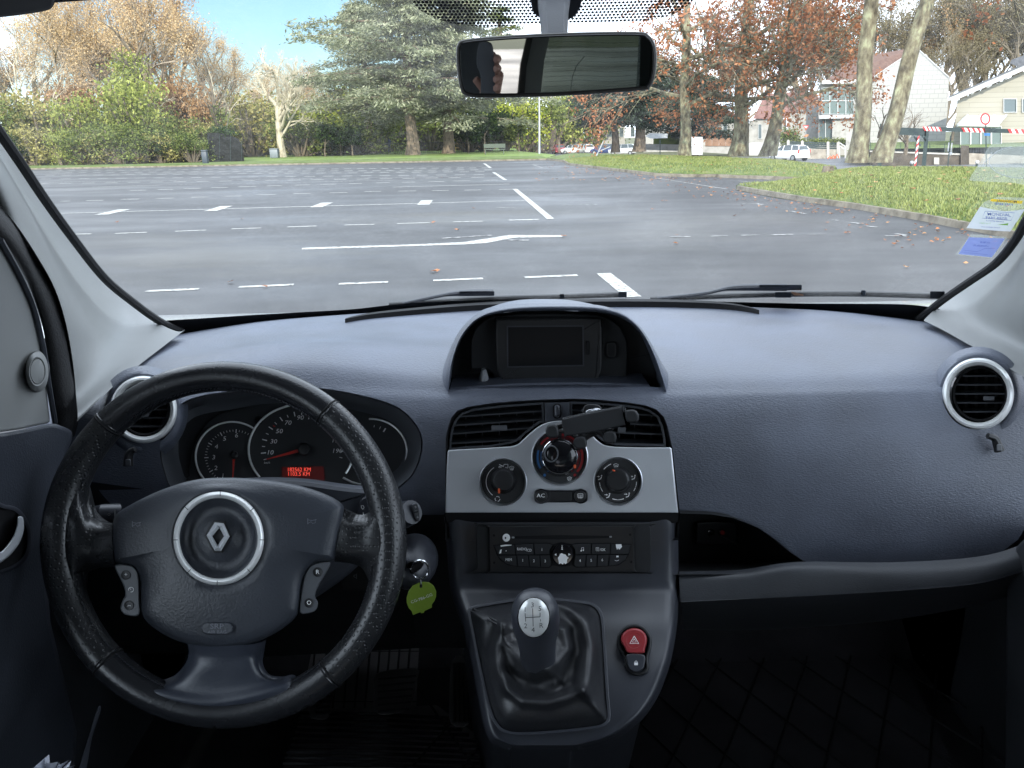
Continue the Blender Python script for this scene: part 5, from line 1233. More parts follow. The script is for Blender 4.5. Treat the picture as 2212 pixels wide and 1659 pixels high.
# ---------------------------------------------------------------- footwells
m = MB(); m.loops([[Vector((XC-.78, 1.30, .44)), Vector((XC+.80, 1.30, .44))], [Vector((XC-.78, -2.3, .44)), Vector((XC+.80, -2.3, .44))]], closed=False)
m.loops([[Vector((XC-.78, 1.30, .44)), Vector((XC+.80, 1.30, .44))], [Vector((XC-.78, 1.52, .62)), Vector((XC+.80, 1.52, .62))], [Vector((XC-.78, 1.54, 1.0)), Vector((XC+.80, 1.54, 1.0))]], closed=False)
m.build('cabin_floor', M['carpet'], van)
m = MB(); m.loops([[P(900, 1112, .855), P(1010, 1112, .85)], [P(890, 1300, .86), P(1030, 1300, .85)], [P(900, 1400, .90), P(1040, 1400, .90)], [P(900, 1400, 1.2), P(1040, 1400, 1.2)]], closed=False)
m.build('knee_panel', M['blk_soft'], van)
m = MB(); m.loops([[P(190, 1040, .87), P(560, 1090, .87), P(905, 1105, .87)], [P(190, 1250, .87), P(560, 1300, .87), P(905, 1320, .87)], [P(180, 1400, .92), P(560, 1420, .92), P(905, 1400, .92)], [P(190, 1410, 1.2), P(560, 1420, 1.2), P(905, 1400, 1.2)]], closed=False)
m.build('knee_panel', M['blk'], van)
lw = Pl(P(750, 1240, .862), (0, -1, .15))
m = MB().plate(rrect(738, 1215, 800, 1275, 8), lw, .0, .006, 2); rc_ = m.build('radio_remote', M['blk'], van)
MB().strip(mp(zK, [(40, 1120), (40, 1100), (55, 1100), (72, 1085), (72, 1145), (55, 1125), (40, 1120)]), 1.0, lw, .0066).build('remote_symbol', M['grey_ink'], rc_, smooth=False)
# pedals
PP = Pl3((850, 1440, 1.16), (950, 1440, 1.16), (900, 1540, 1.05))
def pedal(px, ribs, mt, label):
    p = MB().plate(px, PP, -.02, .0, 3).build('pedal', M['pedal'], van, label=label)
    m = MB()
    for r in ribs: m.tube([PP.pt(*zP(*q), .002) for q in r], .0022, 6)
    m.build('pedal_ribs', M[mt], p)
pedal(sm(mp(zP, [(440, 500), (620, 500), (605, 700), (560, 880), (430, 885), (400, 860), (370, 680)]), 3), [[(450, 520+52*k), (600-4*k, 518+52*k)] for k in range(7)], 'gloss', 'clutch pedal with shiny worn ribs')
pedal(sm(mp(zP, [(1010, 470), (1370, 425), (1382, 520), (1350, 680), (1290, 800), (1080, 850), (990, 800), (985, 640)]), 3), [[(1020, 520+60*k), (1370-12*k, 490+60*k)] for k in range(6)], 'blk', 'broad brake pedal with curved ribs')
pedal(sm(mp(zP, [(1690, 400), (1760, 300), (1840, 400), (1865, 700), (1850, 940), (1690, 930), (1675, 700)]), 3), [[(1720+40*k, 380), (1722+42*k, 920)] for k in range(4)], 'blk', 'narrow upright accelerator pedal')
# ribbed rubber driver mat and gridded foot plate
FZ = .47
def gp_(x, y, z=FZ): return G(x, y, z)
mat = empty('floor_mat', gp_(*zP(1000, 1100)), 'black ribbed rubber mat on the floor under the pedals', 'floor mat')
corn = [(330, 810), (1560, 760), (1950, 1050), (1960, 1600), (60, 1600)]
m = MB(); m.poly([gp_(*zP(x, y)) for x, y in corn]); m.build('mat_base', M['pedal'], mat)
m = MB()
for k in range(14):
    y = 850 + 52*k; x0 = 320 - (y-810)*.33; x1 = min(1950, 1620 + (y-810)*1.2)
    m.tube([gp_(*zP(x0, y - 20), FZ+.002), gp_(*zP((x0+x1)/2, y - 8), FZ+.002), gp_(*zP(x1, y + 28), FZ+.002)], .0032, 5)
m.build('mat_ribs', M['gloss'], mat)
m = MB(); f = lambda x, y: P(*zP(x, y), 1.28 - .0002*(y-180))
m.poly([f(430, 180), f(1400, 170), f(1370, 800), f(300, 820)]); m.build('foot_plate', M['pedal'], van)
m = MB()
for x in (450, 560, 660, 760, 860, 955, 1045, 1135, 1225, 1320): m.tube([f(x, 180), f(x-55, 790)], .002, 4)
for k in range(7): m.tube([f(430-12*k, 180+92*k), f(1395, 178+92*k)], .002, 4)
m.build('foot_plate_grid', M['cavity'], van)
# quilted passenger mat
pm_ = empty('floor_mat', gp_(1750, 1550), 'black diamond-quilted mat on the passenger floor', 'floor mat')
m = MB(); m.poly([gp_(1360, 1440), gp_(1950, 1420), gp_(2130, 1800), gp_(1250, 1800)]); m.build('mat_base', M['carpet'], pm_)
m = MB(); o0 = gp_(1700, 1560)
for k in range(-7, 8):
    for sgn in (1, -1):
        c0 = o0 + Vector((k*.085, 0, .002)); d = Vector((sgn*.5, .86, 0)); a_, b_ = c0 - d*.30, c0 + d*.20
        m.tube([a_, b_], .0022, 4)
m.build('quilt_seams', M['cavity'], pm_)
# bag
BP = Pl(P(110, 1650, .52), (.3, -1, .8))
m = MB(); random.seed(3); ctr = P(112, 1680, .52)
for k in range(9):
    a = -1.1 + 2.2*k/8; p0 = ctr; p1 = ctr + Vector((.019*math.sin(a*1.3), random.uniform(-.01, .01), .015*math.cos(a)+random.uniform(-.002, .004)))
    p2 = ctr + Vector((.019*math.sin(a*1.3+.45), random.uniform(-.01, .01), .015*math.cos(a+.4)+random.uniform(-.003, .004)))
    m.add([p0, p1, p1.lerp(p2, .5)+Vector((0, -.006, .002)), p2], [(0, 1, 2), (0, 2, 3)])
m.build('plastic_bag', M['plastic_bag'], None, smooth=False, label='crumpled white plastic bag in the driver door pocket', cat='plastic bag')
MB().plate(sm(mp(zF, [(425, 430), (440, 440), (400, 560), (375, 700), (330, 800), (345, 690), (385, 560)]), 3), Pl3((180, 1600, .60), (220, 1600, .62), (200, 1500, .66)), -.01, 0, 2).build('door_pocket_edge', M['console'], van)
# ================================================================ outdoors
def hor(x): return proj(EYE + Vector((ray(x, 304).x/ray(x, 304).y*1000, 1000, 0)))[1]
def at(x, Y, z=0.0):
    """ground point on pixel column x at forward distance Y"""
    r = ray(x, 310); return Vector((r.x/r.y*Y, Y, z))
def zat(x, y, Y): return P(x, y, Y).z
SZ = -1.05
def noise_mat(name, stops, scale, detail=6, rough=.9, bumpk=0, bscale=60, extra=None, spec=.3, stretch=None):
    nt = NT(name); b = bsdf(nt, None, rough, 0, spec)
    nz = noisetex(nt, scale, detail, .6, stretch); r = ramp(nt, nz.outputs[0], stops); nt.l(r.outputs[0], b.inputs['Base Color'])
    if bumpk:
        n2 = noisetex(nt, bscale, 4); bump(nt, b, n2.outputs[0], bumpk, .02)
    return nt.m
def asphalt(name, base=.045, wet=True, dry=()):
    nt = NT(name); b = bsdf(nt, None, .6, 0, .5)
    fine = noisetex(nt, 45, 6, .7); mid = noisetex(nt, .55, 6, .6, (1, 2.2, 1)); big = noisetex(nt, .16, 4, .55, (1, 1.8, 1))
    r1 = ramp(nt, fine.outputs[0], [(.32, (base*.35, base*.37, base*.42)), (.56, (base*1.1, base*1.12, base*1.2)), (.72, (base*2.6, base*2.6, base*2.6))])
    r2 = ramp(nt, mid.outputs[0], [(.25, .66), (.5, 1.0), (.64, 1.3), (.76, 1.9)])
    mx = nt.n('ShaderNodeMixRGB', blend_type='MULTIPLY'); mx.inputs[0].default_value = 1
    nt.l(r1.outputs[0], mx.inputs[1]); nt.l(r2.outputs[0], mx.inputs[2]); col = mx.outputs[0]
    tc = nt.n('ShaderNodeTexCoord')
    for (px_, py_), rx, ry in dry:      # dried-out pale patches on the damp asphalt
        c = G(px_, py_); mp_ = nt.n('ShaderNodeMapping'); mp_.inputs['Scale'].default_value = (1/rx, 1/(ry*2.4), 1); mp_.inputs['Location'].default_value = (-c.x/rx, -c.y/(ry*2.4), 0)
        nt.l(tc.outputs['Object'], mp_.inputs[0]); ln = nt.n('ShaderNodeVectorMath', operation='LENGTH'); nt.l(mp_.outputs[0], ln.inputs[0])
        ad = nt.n('ShaderNodeMath', operation='MULTIPLY_ADD'); ad.inputs[1].default_value = 2.2; nt.l(mid.outputs[0], ad.inputs[0]); nt.l(ln.outputs['Value'], ad.inputs[2])
        rq = ramp(nt, ad.outputs[0], [(.0, 1.0), (1.0, .0)]); mr = nt.n('ShaderNodeMapRange'); mr.inputs[1].default_value = 1.15; mr.inputs[2].default_value = 2.0; mr.inputs[3].default_value = .42; mr.inputs[4].default_value = 0; nt.l(ad.outputs[0], mr.inputs[0])
        mc_ = nt.n('ShaderNodeMixRGB'); mc_.inputs[2].default_value = (base*2.6, base*2.5, base*2.2, 1); nt.l(mr.outputs[0], mc_.inputs[0]); nt.l(col, mc_.inputs[1]); col = mc_.outputs[0]
    nt.l(col, b.inputs['Base Color'])
    rr = ramp(nt, big.outputs[0], [(.35, .45 if wet else .6), (.6, .72 if wet else .8)]); nt.l(rr.outputs[0], b.inputs['Roughness'])
    bump(nt, b, fine.outputs[0], .35, .01); return nt.m
M['asphalt'] = asphalt('asphalt', .026, True, [((430, 560), 2.4, .8), ((560, 548), 2.2, .7), ((640, 585), .9, .35), ((1380, 505), 2.6, .9), ((1150, 460), 3, 1.0), ((1560, 470), 2.5, .8), ((900, 470), 3, .8), ((300, 520), 2, .6)])
M['street'] = asphalt('street_asphalt', .085, False)
M['paint'] = noise_mat('road_paint', [(.34, (.07, .07, .07)), (.45, (.28, .28, .265)), (.62, (.42, .42, .40))], 16, 7, .7)
M['paint_worn'] = noise_mat('worn_road_paint', [(.40, (.07, .07, .072)), (.62, (.40, .40, .39))], 12, 5, .7)
M['grass'] = noise_mat('grass_ground', [(.25, (.035, .055, .012)), (.45, (.075, .11, .024)), (.60, (.12, .15, .04)), (.75, (.17, .14, .08))], .9, 10, .95, .6, 30)
M['lawn'] = noise_mat('park_lawn', [(.3, (.09, .14, .03)), (.7, (.17, .23, .05))], .15, 6, .95)
M['kerb'] = noise_mat('kerb_stone', [(.3, (.07, .06, .045)), (.6, (.21, .185, .145)), (.8, (.10, .085, .06))], 3.5, 8, .9, .5, 20)
M['earth'] = noise_mat('earth', [(.3, (.10, .075, .05)), (.7, (.22, .18, .12))], 2, 8, .95)

def px_sheet(pts, z, name, mat, **kw):
    m = MB(); m.poly([G(x, y, z) if not isinstance(x, Vector) else x for x, y in pts]); return m.build(name, mat, None, kind='structure', smooth=False, **kw)
m = MB(); m.poly([Vector((-700, -300, SZ)), Vector((700, -300, SZ)), Vector((700, 1400, SZ)), Vector((-700, 1400, SZ))])
m.build('ground', noise_mat('far_ground', [(.3, (.06, .065, .03)), (.7, (.12, .12, .06))], .05, 6, .95), None, kind='structure')
# street on the right, a metre lower than the car park
m = MB(); m.poly([Vector((4, -40, SZ+.004)), Vector((70, -40, SZ+.004)), Vector((70, 66, SZ+.004)), at(2230, 74, SZ+.004), at(1500, 96, SZ+.004), at(1200, 150, SZ+.004), at(1150, 260, SZ+.004), at(1105, 260, SZ+.004), at(1120, 120, SZ+.004), Vector((2, 60, SZ+.004))])
m.build('street', M['street'], None, kind='structure', smooth=False)
# the car park with a skirt down to street level
lot = [G(x, y) for x, y in ((-900, 386), (100, 366), (640, 356), (1180, 346), (1216, 350), (1227, 357), (1412, 380), (1540, 383), (1640, 387), (1760, 391), (1700, 398), (1603, 407), (1590, 411), (1677, 428), (1836, 449), (1994, 478), (2100, 499), (2230, 526), (2700, 600))] + [Vector((14, -30, 0)), Vector((-70, -30, 0))]
m = MB(); m.poly(lot); m.loops([lot, [p + Vector((0, 0, SZ-.2)) for p in lot]])
m.build('car_park', M['asphalt'], None, kind='structure', smooth=False)
# raised grass
def patch(outline, name, mat, z0, mound, step, seed=0):
    """grass sheet filled as a fine grid, gently mounded, with an earth skirt"""
    pl2 = [(p.x, p.y) for p in outline]; x0, x1 = min(p[0] for p in pl2), max(p[0] for p in pl2); y0, y1 = min(p[1] for p in pl2), max(p[1] for p in pl2)
    m = MB(); idx = {}; nx = int((x1-x0)/step)+1; ny = int((y1-y0)/step)+1
    ins = [[inside(x0+i*step, y0+j*step, pl2) for j in range(ny+1)] for i in range(nx+1)]
    def hgt(x, y):
        d = math.sqrt(nearest(x, y, pl2)[0]); return z0 + mound*min(1, d/2.2)**.6 + .05*noise.noise(Vector((x*.5, y*.5, seed)))*min(1, d)
    def v(i, j):
        if (i, j) not in idx:
            x, y = x0+i*step, y0+j*step
            if not ins[i][j]: b = nearest(x, y, pl2); x, y = b[1], b[2]; z = z0
            else: z = hgt(x, y)
            idx[(i, j)] = len(m.v); m.v.append((x, y, z))
        return idx[(i, j)]
    for i in range(nx):
        for j in range(ny):
            if sum((ins[i][j], ins[i+1][j], ins[i][j+1], ins[i+1][j+1])) >= 1:
                m.f.append((v(i, j), v(i+1, j), v(i+1, j+1), v(i, j+1))); m.m.append(0)
    m.loops([[Vector((p.x, p.y, z0)) for p in outline], [Vector((p.x, p.y, SZ)) for p in outline]])
    m.build(name, mat, None, kind='structure', sharp=0); return hgt
isl = [G(x, y-2.0, 0) + Vector((0, 0, .1)) for x, y in sm([(1590, 410), (1640, 420), (1740, 437), (1836, 450), (1994, 478), (2100, 499), (2240, 528), (2500, 585)], 3, False)] + [G(x, y, .1) for x, y in ((3000, 480), (2700, 400), (2212, 380), (2080, 377), (1934, 373), (1850, 370), (1790, 374), (1720, 391), (1650, 401))]
h1 = patch(isl, 'grass_island', M['grass'], .1, .28, .5, 1)
verge = [G(x, y, 0) + Vector((0, 0, .1)) for x, y in ((1217, 349), (1229, 356), (1300, 365), (1412, 378.5), (1480, 381.5), (1540, 381.5), (1640, 385.5), (1745, 389))] + [G(x, y, .1) for x, y in ( (1790, 372), (1808, 362), (1700, 350), (1500, 343.5), (1400, 338), (1250, 334.5), (1210, 335), (1180, 341))]
h2 = patch(verge, 'grass_verge', M['grass'], .1, .22, .6, 2)
far = [G(x, y, 0) + Vector((0, 0, .1)) for x, y in ((-900, 385), (100, 365), (640, 355), (1180, 345))] + [G(x, y, .1) for x, y in ((1200, 334), (1160, 330))] + [at(1118, 90, .1), at(1104, 220, .1), at(500, 260, .1), at(-600, 220, .1), at(-900, 120, .1)]
m = MB(); m.poly(far); m.loops([far, [Vector((p.x, p.y, SZ)) for p in far]]); m.build('park_lawn', M['lawn'], None, kind='structure', smooth=False)
vs_ = [G(x, y, 0) + Vector((0, 0, .112)) for x, y in ((-900, 384.6), (100, 364.6), (640, 354.6), (1180, 344.6))]; vb = [p + Vector((0, 5.5 if i < 2 else 8, 0)) for i, p in enumerate(vs_)]
m = MB(); m.loops([[Vector((p.x, p.y, .112)) for p in vs_], [Vector((p.x, p.y, .112)) for p in vb]], closed=False); m.build('grass_strip', M['grass'], None, kind='structure')
def kerb(px, name='kerb', h=.105, w=.12):
    a = [G(x, y, 0) for x, y in px]; m = MB(); A, B, C, D = [], [], [], []
    pts = []
    for i in range(len(a)-1):
        n = max(1, int((a[i+1]-a[i]).length/.5))
        pts += [a[i].lerp(a[i+1], k/n) for k in range(n)]
    pts.append(a[-1])
    for i, p in enumerate(pts):
        t = (pts[min(i+1, len(pts)-1)] - pts[max(i-1, 0)]).normalized(); n_ = Vector((-t.y, t.x, 0)); hh = h + .012*noise.noise(p*1.7)
        o = n_*.02*noise.noise(p*2.3 + Vector((5, 0, 0)))
        A.append(p + o); B.append(p + o + n_*.02 + Vector((0, 0, hh))); C.append(p + n_*w + Vector((0, 0, hh))); D.append(p + n_*w + Vector((0, 0, -.05)))
    m.loops([A, B, C, D], closed=False).build(name, M['kerb'], None, kind='structure', sharp=40)
kerb([(1590, 410), (1640, 420), (1740, 437), (1836, 450), (1994, 478), (2100, 499), (2240, 528), (2500, 585)])
kerb([(1216, 350), (1227, 357), (1300, 366), (1412, 380), (1480, 383), (1540, 383), (1640, 387), (1745, 391)])
kerb([(-900, 386), (100, 366), (640, 356), (1180, 346), (1216, 350)])

# painted lines of the car park
m = MB(); mw = MB()
def line(m, a, b, w=.10, z=.004):
    p, q = (G(*a, z), G(*b, z)); d = (q-p); d.normalize(); n_ = Vector((-d.y, d.x, 0))*w/2
    m.poly([p-n_, q-n_, q+n_, p+n_])
r1 = [((605, 575), (825, 566)), ((990, 558), (1218, 548)), ((1405, 545), (1610, 537)), ((1797, 531), (2003, 522))]
for a, b in r1: line(m, z4(*a), z4(*b))
line(m, z5(172, 510), z5(388, 501))
r2 = [((200, 340), (378, 338)), ((478, 336), (610, 331)), ((727, 327), (855, 322)), ((960, 317), (1083, 313)), ((1192, 309), (1313, 305)), ((1430, 301), (1553, 298)), ((1647, 295), (1783, 291)), ((1880, 288), (2003, 285)), ((2110, 281), (2230, 279))]
for a, b in r2: line(m, z4(*a), z4(*b))
line(m, z5(107, 276), z5(232, 273))
line(m, z4(200, 254), z4(2178, 199), .11)
for a, b in (((420, 258), (515, 236)), ((872, 243), (940, 222)), ((1310, 227), (1358, 208)), ((1755, 217), (1772, 198))): line(m, z4(*a), z4(*b), .3, .006)
p4 = [(652, 535), (900, 527.5), (1000, 523), (1060, 514), (1100, 507.5), (1215, 508), (1215, 511.5), (1110, 513.5), (1050, 525), (1000, 528), (652, 539)]
m.poly([G(x, y, .004) for x, y in p4]); line(mw, z4(1832, 356), z4(2040, 343), .08, .006)
line(m, (1304, 590), (1368, 641), .16); line(m, (1112, 408), (1190, 473), .14, .006)
line(m, (1066, 372), (1092, 389), .14, .006); line(m, (1046, 353), (1060, 363), .14)
r3 = [(250, 290, 202), (357, 428, 199), (503, 578, 194), (647, 720, 190), (790, 863, 185.5), (933, 1002, 181), (1065, 1142, 175.5), (1215, 1288, 170.5), (1367, 1442, 167), (1512, 1580, 162), (1652, 1726, 160), (1790, 1862, 158), (1927, 1997, 156), (2070, 2130, 153)]
for x0, x1, y in r3: line(m, z4(x0, y+.6), z4(x1, y-.6), .13)
r4 = [(540, 605, 157), (655, 720, 153.5), (763, 833, 149), (876, 945, 145.5), (988, 1063, 141.5), (1107, 1168, 138.5), (1223, 1285, 135), (1330, 1395, 132), (1447, 1502, 129), (1560, 1617, 126), (1668, 1723, 123.5), (1777, 1843, 121), (1880, 1950, 118), (2005, 2065, 115)]
for x0, x1, y in r4: line(m, z4(x0, y+.6), z4(x1, y-.6), .17)
line(m, z4(1630, 144), z4(2112, 131), .12); line(m, z4(380, 144), z4(672, 135), .12); line(mw, z4(672, 135), z4(1630, 116), .12)
for k, (y0, y1, sp, dash_, w_) in enumerate(((132, 103, 95, 52, .20), (112, 92, 78, 44, .24), (97, 80, 66, 38, .28), (86, 72, 58, 34, .32), (77, 64, 52, 30, .36))):
    x = 150 + 20*k
    while x < 2020: t = x/2000; line(m, z4(x, y0+(y1-y0)*t+.3), z4(x+dash_, y0+(y1-y0)*(t+dash_/2000)-.1), w_); x += sp
for y0, y1 in ((124, 98), (91, 76), (70, 58)): line(mw, z4(180, y0), z4(2040, y1), .14)
m.build('parking_lines', M['paint'], None, kind='structure', smooth=False)
for a, b in (((57, 224), (130, 226)), ((330, 215), (375, 215)), ((393, 212), (467, 212)), ((1060, 208), (1120, 209)), ((1120, 209), (1150, 215)), ((765, 344), (850, 344)), ((930, 342), (1000, 340)), ((1055, 338), (1130, 337)), ((1180, 337), (1270, 334)), ((1330, 334), (1400, 333)),
             ((1645, 340), (1730, 341)), ((1690, 332), (1730, 338)), ((1560, 300), (1610, 305)), ((1500, 285), (1540, 290)), ((1430, 275), (1455, 278)), ((1260, 240), (1320, 250)), ((715, 105), (1000, 150)), ((1040, 115), (1200, 133)), ((205, 50), (250, 64)), ((205, 50), (290, 48)), ((255, 64), (330, 62)), ((100, 358), (190, 358))):
    line(mw, z5(*a), z5(*b), .08, .006)
mw.build('worn_parking_lines', M['paint_worn'], None, kind='structure', smooth=False)
# fallen leaves and litter on the asphalt and grass
M['fallen'] = None
nt = NT('fallen_leaf'); b_ = bsdf(nt, None, .8); gi = nt.n('ShaderNodeNewGeometry'); r = ramp(nt, gi.outputs['Random Per Island'], [(0, (.10, .035, .012)), (.5, (.28, .10, .03)), (1, (.40, .22, .10))]); nt.l(r.outputs[0], b_.inputs['Base Color']); M['fallen'] = nt.m
random.seed(11); m = MB()
def leaf_at(p, s):
    a = random.uniform(0, 2*PI); n_ = 6; vs = []
    for k in range(n_): r_ = s*(1 if k % 2 else .55)*random.uniform(.8, 1.2); vs.append(p + Vector((r_*math.cos(a+2*PI*k/n_), r_*math.sin(a+2*PI*k/n_)*.8, random.uniform(.005, .035))))
    m.poly(vs)
spots = [z5(x, y) for x, y in ((752, 200), (900, 182), (935, 178), (695, 234), (876, 100), (1110, 185), (1200, 198), (1355, 240), (1362, 248), (1345, 215), (1365, 210), (1450, 240), (1465, 245), (1480, 240), (1470, 248), (1608, 264), (1495, 330), (1730, 470), (790, 374), (1690, 345), (330, 345), (790, 345), (1260, 210), (1280, 200))] + [z4(x, y) for x, y in ((957, 542), (1797, 497), (1813, 495), (1100, 560), (1003, 278), (1797, 293), (1895, 323), (1965, 232), (487, 291), (1370, 72), (1830, 105))]
for x, y in spots: leaf_at(G(x, y, .006), random.uniform(.035, .055))
kp_ = [(1225, 358), (1300, 367), (1412, 382), (1500, 386), (1590, 412), (1677, 430), (1836, 451), (1994, 481), (2100, 502), (2200, 522)]
for k in range(230):
    t = random.random()*(len(kp_)-1); i = int(t); x = kp_[i][0]+(kp_[i+1][0]-kp_[i][0])*(t-i); y = kp_[i][1]+(kp_[i+1][1]-kp_[i][1])*(t-i)
    p = G(x, y, .006) + Vector((-abs(random.gauss(0, 1.0)), -abs(random.gauss(0, .6)), 0))
    if inside(p.x, p.y, [(q.x, q.y) for q in lot]): leaf_at(p, random.uniform(.025, .045))
for k in range(130):
    p = G(random.uniform(1150, 1560), random.uniform(349, 392), .006)
    if inside(p.x, p.y, [(q.x, q.y) for q in lot]): leaf_at(p, random.uniform(.04, .07))
for hf, ol in ((h1, isl), (h2, verge)):
    pl2 = [(p.x, p.y) for p in ol]; xa, xb = min(p[0] for p in pl2), max(p[0] for p in pl2); ya, yb = min(p[1] for p in pl2), min(60, max(p[1] for p in pl2))
    for k in range(260):
        x, y = random.uniform(xa, xb), random.uniform(ya, yb)
        if inside(x, y, pl2): leaf_at(Vector((x, y, hf(x, y)+.03)), random.uniform(.04, .07))
m.build('fallen_leaves', M['fallen'], None, smooth=False, kind='stuff', label='brown fallen leaves scattered along the kerbs and over the grass', cat='fallen leaves')
# grass blades on the two islands
nt = NT('grass_blade'); b_ = bsdf(nt, None, .8, 0, .2); gi = nt.n('ShaderNodeNewGeometry'); nz = noisetex(nt, .8, 5)
ad = nt.n('ShaderNodeMath', operation='ADD'); nt.l(gi.outputs['Random Per Island'], ad.inputs[0]); nt.l(nz.outputs[0], ad.inputs[1])
r = ramp(nt, ad.outputs[0], [(.30, (.10, .08, .035)), (.45, (.055, .08, .018)), (.72, (.12, .165, .036)), (.95, (.21, .235, .08))]); nt.l(r.outputs[0], b_.inputs['Base Color']); M['blade'] = nt.m
m = MB(); random.seed(5)
def blades(hf, ol, n, s):
    pl2 = [(p.x, p.y) for p in ol]; xa, xb = min(p[0] for p in pl2), min(26, max(p[0] for p in pl2)); ya, yb = min(p[1] for p in pl2), min(50, max(p[1] for p in pl2)); c = 0
    while c < n:
        x, y = random.uniform(xa, xb), random.uniform(ya, yb); q = proj((x, y, .3))
        if q[0] > 2280: c += .2; continue
        if not inside(x, y, pl2): c += .02; continue
        z = hf(x, y); c += 1
        for k in range(2):
            a = random.uniform(0, 2*PI); h = s*random.uniform(.5, 1.3); l = Vector((math.cos(a), math.sin(a), 0)); b2 = Vector((x, y, z)) + l*random.uniform(0, .05)
            t = l.cross(Vector((0, 0, 1)))*.012
            m.add([b2-t, b2+t, b2 + l*h*random.uniform(.1, .7) + Vector((0, 0, h))], [(0, 1, 2)])
blades(h1, isl, 34000, .06); blades(h2, verge, 15000, .07)
m.build('grass', M['blade'], None, smooth=False, kind='stuff', label='short tufty grass on the raised islands beside the car park', cat='grass')
# ---------------------------------------------------------------- trees
def bark(name, c0, c1, scale=6, c2=None):
    st = [(.34, c0), (.52, c1)] + ([(.68, c2)] if c2 else [])
    return noise_mat(name, st, scale, 8, .9, .8, 25, stretch=(1, 1, .5))
M['bark_pale'] = bark('bark_pale', (.22, .19, .13), (.52, .47, .36), 3)
M['bark_brown'] = bark('bark_brown', (.07, .055, .04), (.17, .14, .105))
M['bark_lichen'] = bark('bark_lichen', (.055, .045, .03), (.17, .15, .10), 4.5, (.32, .33, .21))
M['bark_dark'] = bark('bark_dark', (.025, .02, .016), (.06, .05, .04))
M['bark_twig'] = bark('bark_twig', (.16, .125, .09), (.30, .25, .19), 1.5)
M['bark_wood'] = bark('bark_wood', (.10, .085, .065), (.22, .19, .15), 1.5)
M['bark_cedar'] = bark('bark_cedar', (.08, .06, .045), (.19, .15, .11))
def leafmat(name, stops, scale=.35, trans=.25, mixn=.55):
    nt = NT(name); gi = nt.n('ShaderNodeNewGeometry'); nz = noisetex(nt, scale, 4, .6)
    m1 = nt.n('ShaderNodeMixRGB'); m1.inputs[0].default_value = mixn
    nt.l(gi.outputs['Random Per Island'], m1.inputs[1]); nt.l(nz.outputs[0], m1.inputs[2])
    r = ramp(nt, m1.outputs[0], stops)
    d = nt.n('ShaderNodeBsdfDiffuse'); t = nt.n('ShaderNodeBsdfTranslucent'); nt.l(r.outputs[0], d.inputs[0]); nt.l(r.outputs[0], t.inputs[0])
    mx = nt.n('ShaderNodeMixShader'); mx.inputs[0].default_value = trans; nt.l(d.outputs[0], mx.inputs[1]); nt.l(t.outputs[0], mx.inputs[2])
    nt.l(mx.outputs[0], nt.out.inputs[0]); return nt.m
M['olive_twig'] = leafmat('olive_twig_buds', [(.2, (.10, .085, .05)), (.5, (.20, .17, .10)), (.8, (.32, .28, .18))])
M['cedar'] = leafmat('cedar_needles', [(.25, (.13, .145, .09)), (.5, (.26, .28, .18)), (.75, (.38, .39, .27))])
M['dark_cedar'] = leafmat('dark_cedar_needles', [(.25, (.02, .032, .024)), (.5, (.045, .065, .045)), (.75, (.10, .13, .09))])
M['oak_leaf'] = leafmat('oak_leaves_brown', [(.2, (.15, .055, .028)), (.45, (.31, .125, .06)), (.65, (.45, .21, .105)), (.85, (.55, .33, .20))])
M['orange_leaf'] = leafmat('orange_leaves', [(.2, (.19, .11, .055)), (.5, (.36, .22, .11)), (.8, (.52, .36, .21))])
M['buff_leaf'] = leafmat('buff_leaves', [(.2, (.32, .21, .11)), (.5, (.52, .37, .20)), (.8, (.68, .54, .34))])
M['green_a'] = leafmat('shrub_green', [(.2, (.022, .045, .012)), (.5, (.13, .16, .045)), (.8, (.27, .30, .10))])
M['green_b'] = leafmat('shrub_light_green', [(.2, (.06, .085, .02)), (.5, (.25, .28, .07)), (.8, (.46, .48, .15))])
M['green_c'] = leafmat('shrub_olive', [(.2, (.07, .07, .02)), (.5, (.29, .26, .09)), (.8, (.50, .45, .19))])
M['green_d'] = leafmat('shrub_dark', [(.2, (.010, .020, .008)), (.5, (.03, .055, .018)), (.8, (.09, .13, .035))])
M['yellow_g'] = leafmat('sunlit_yellow_green', [(.2, (.14, .17, .02)), (.5, (.32, .36, .05)), (.8, (.55, .55, .12))])

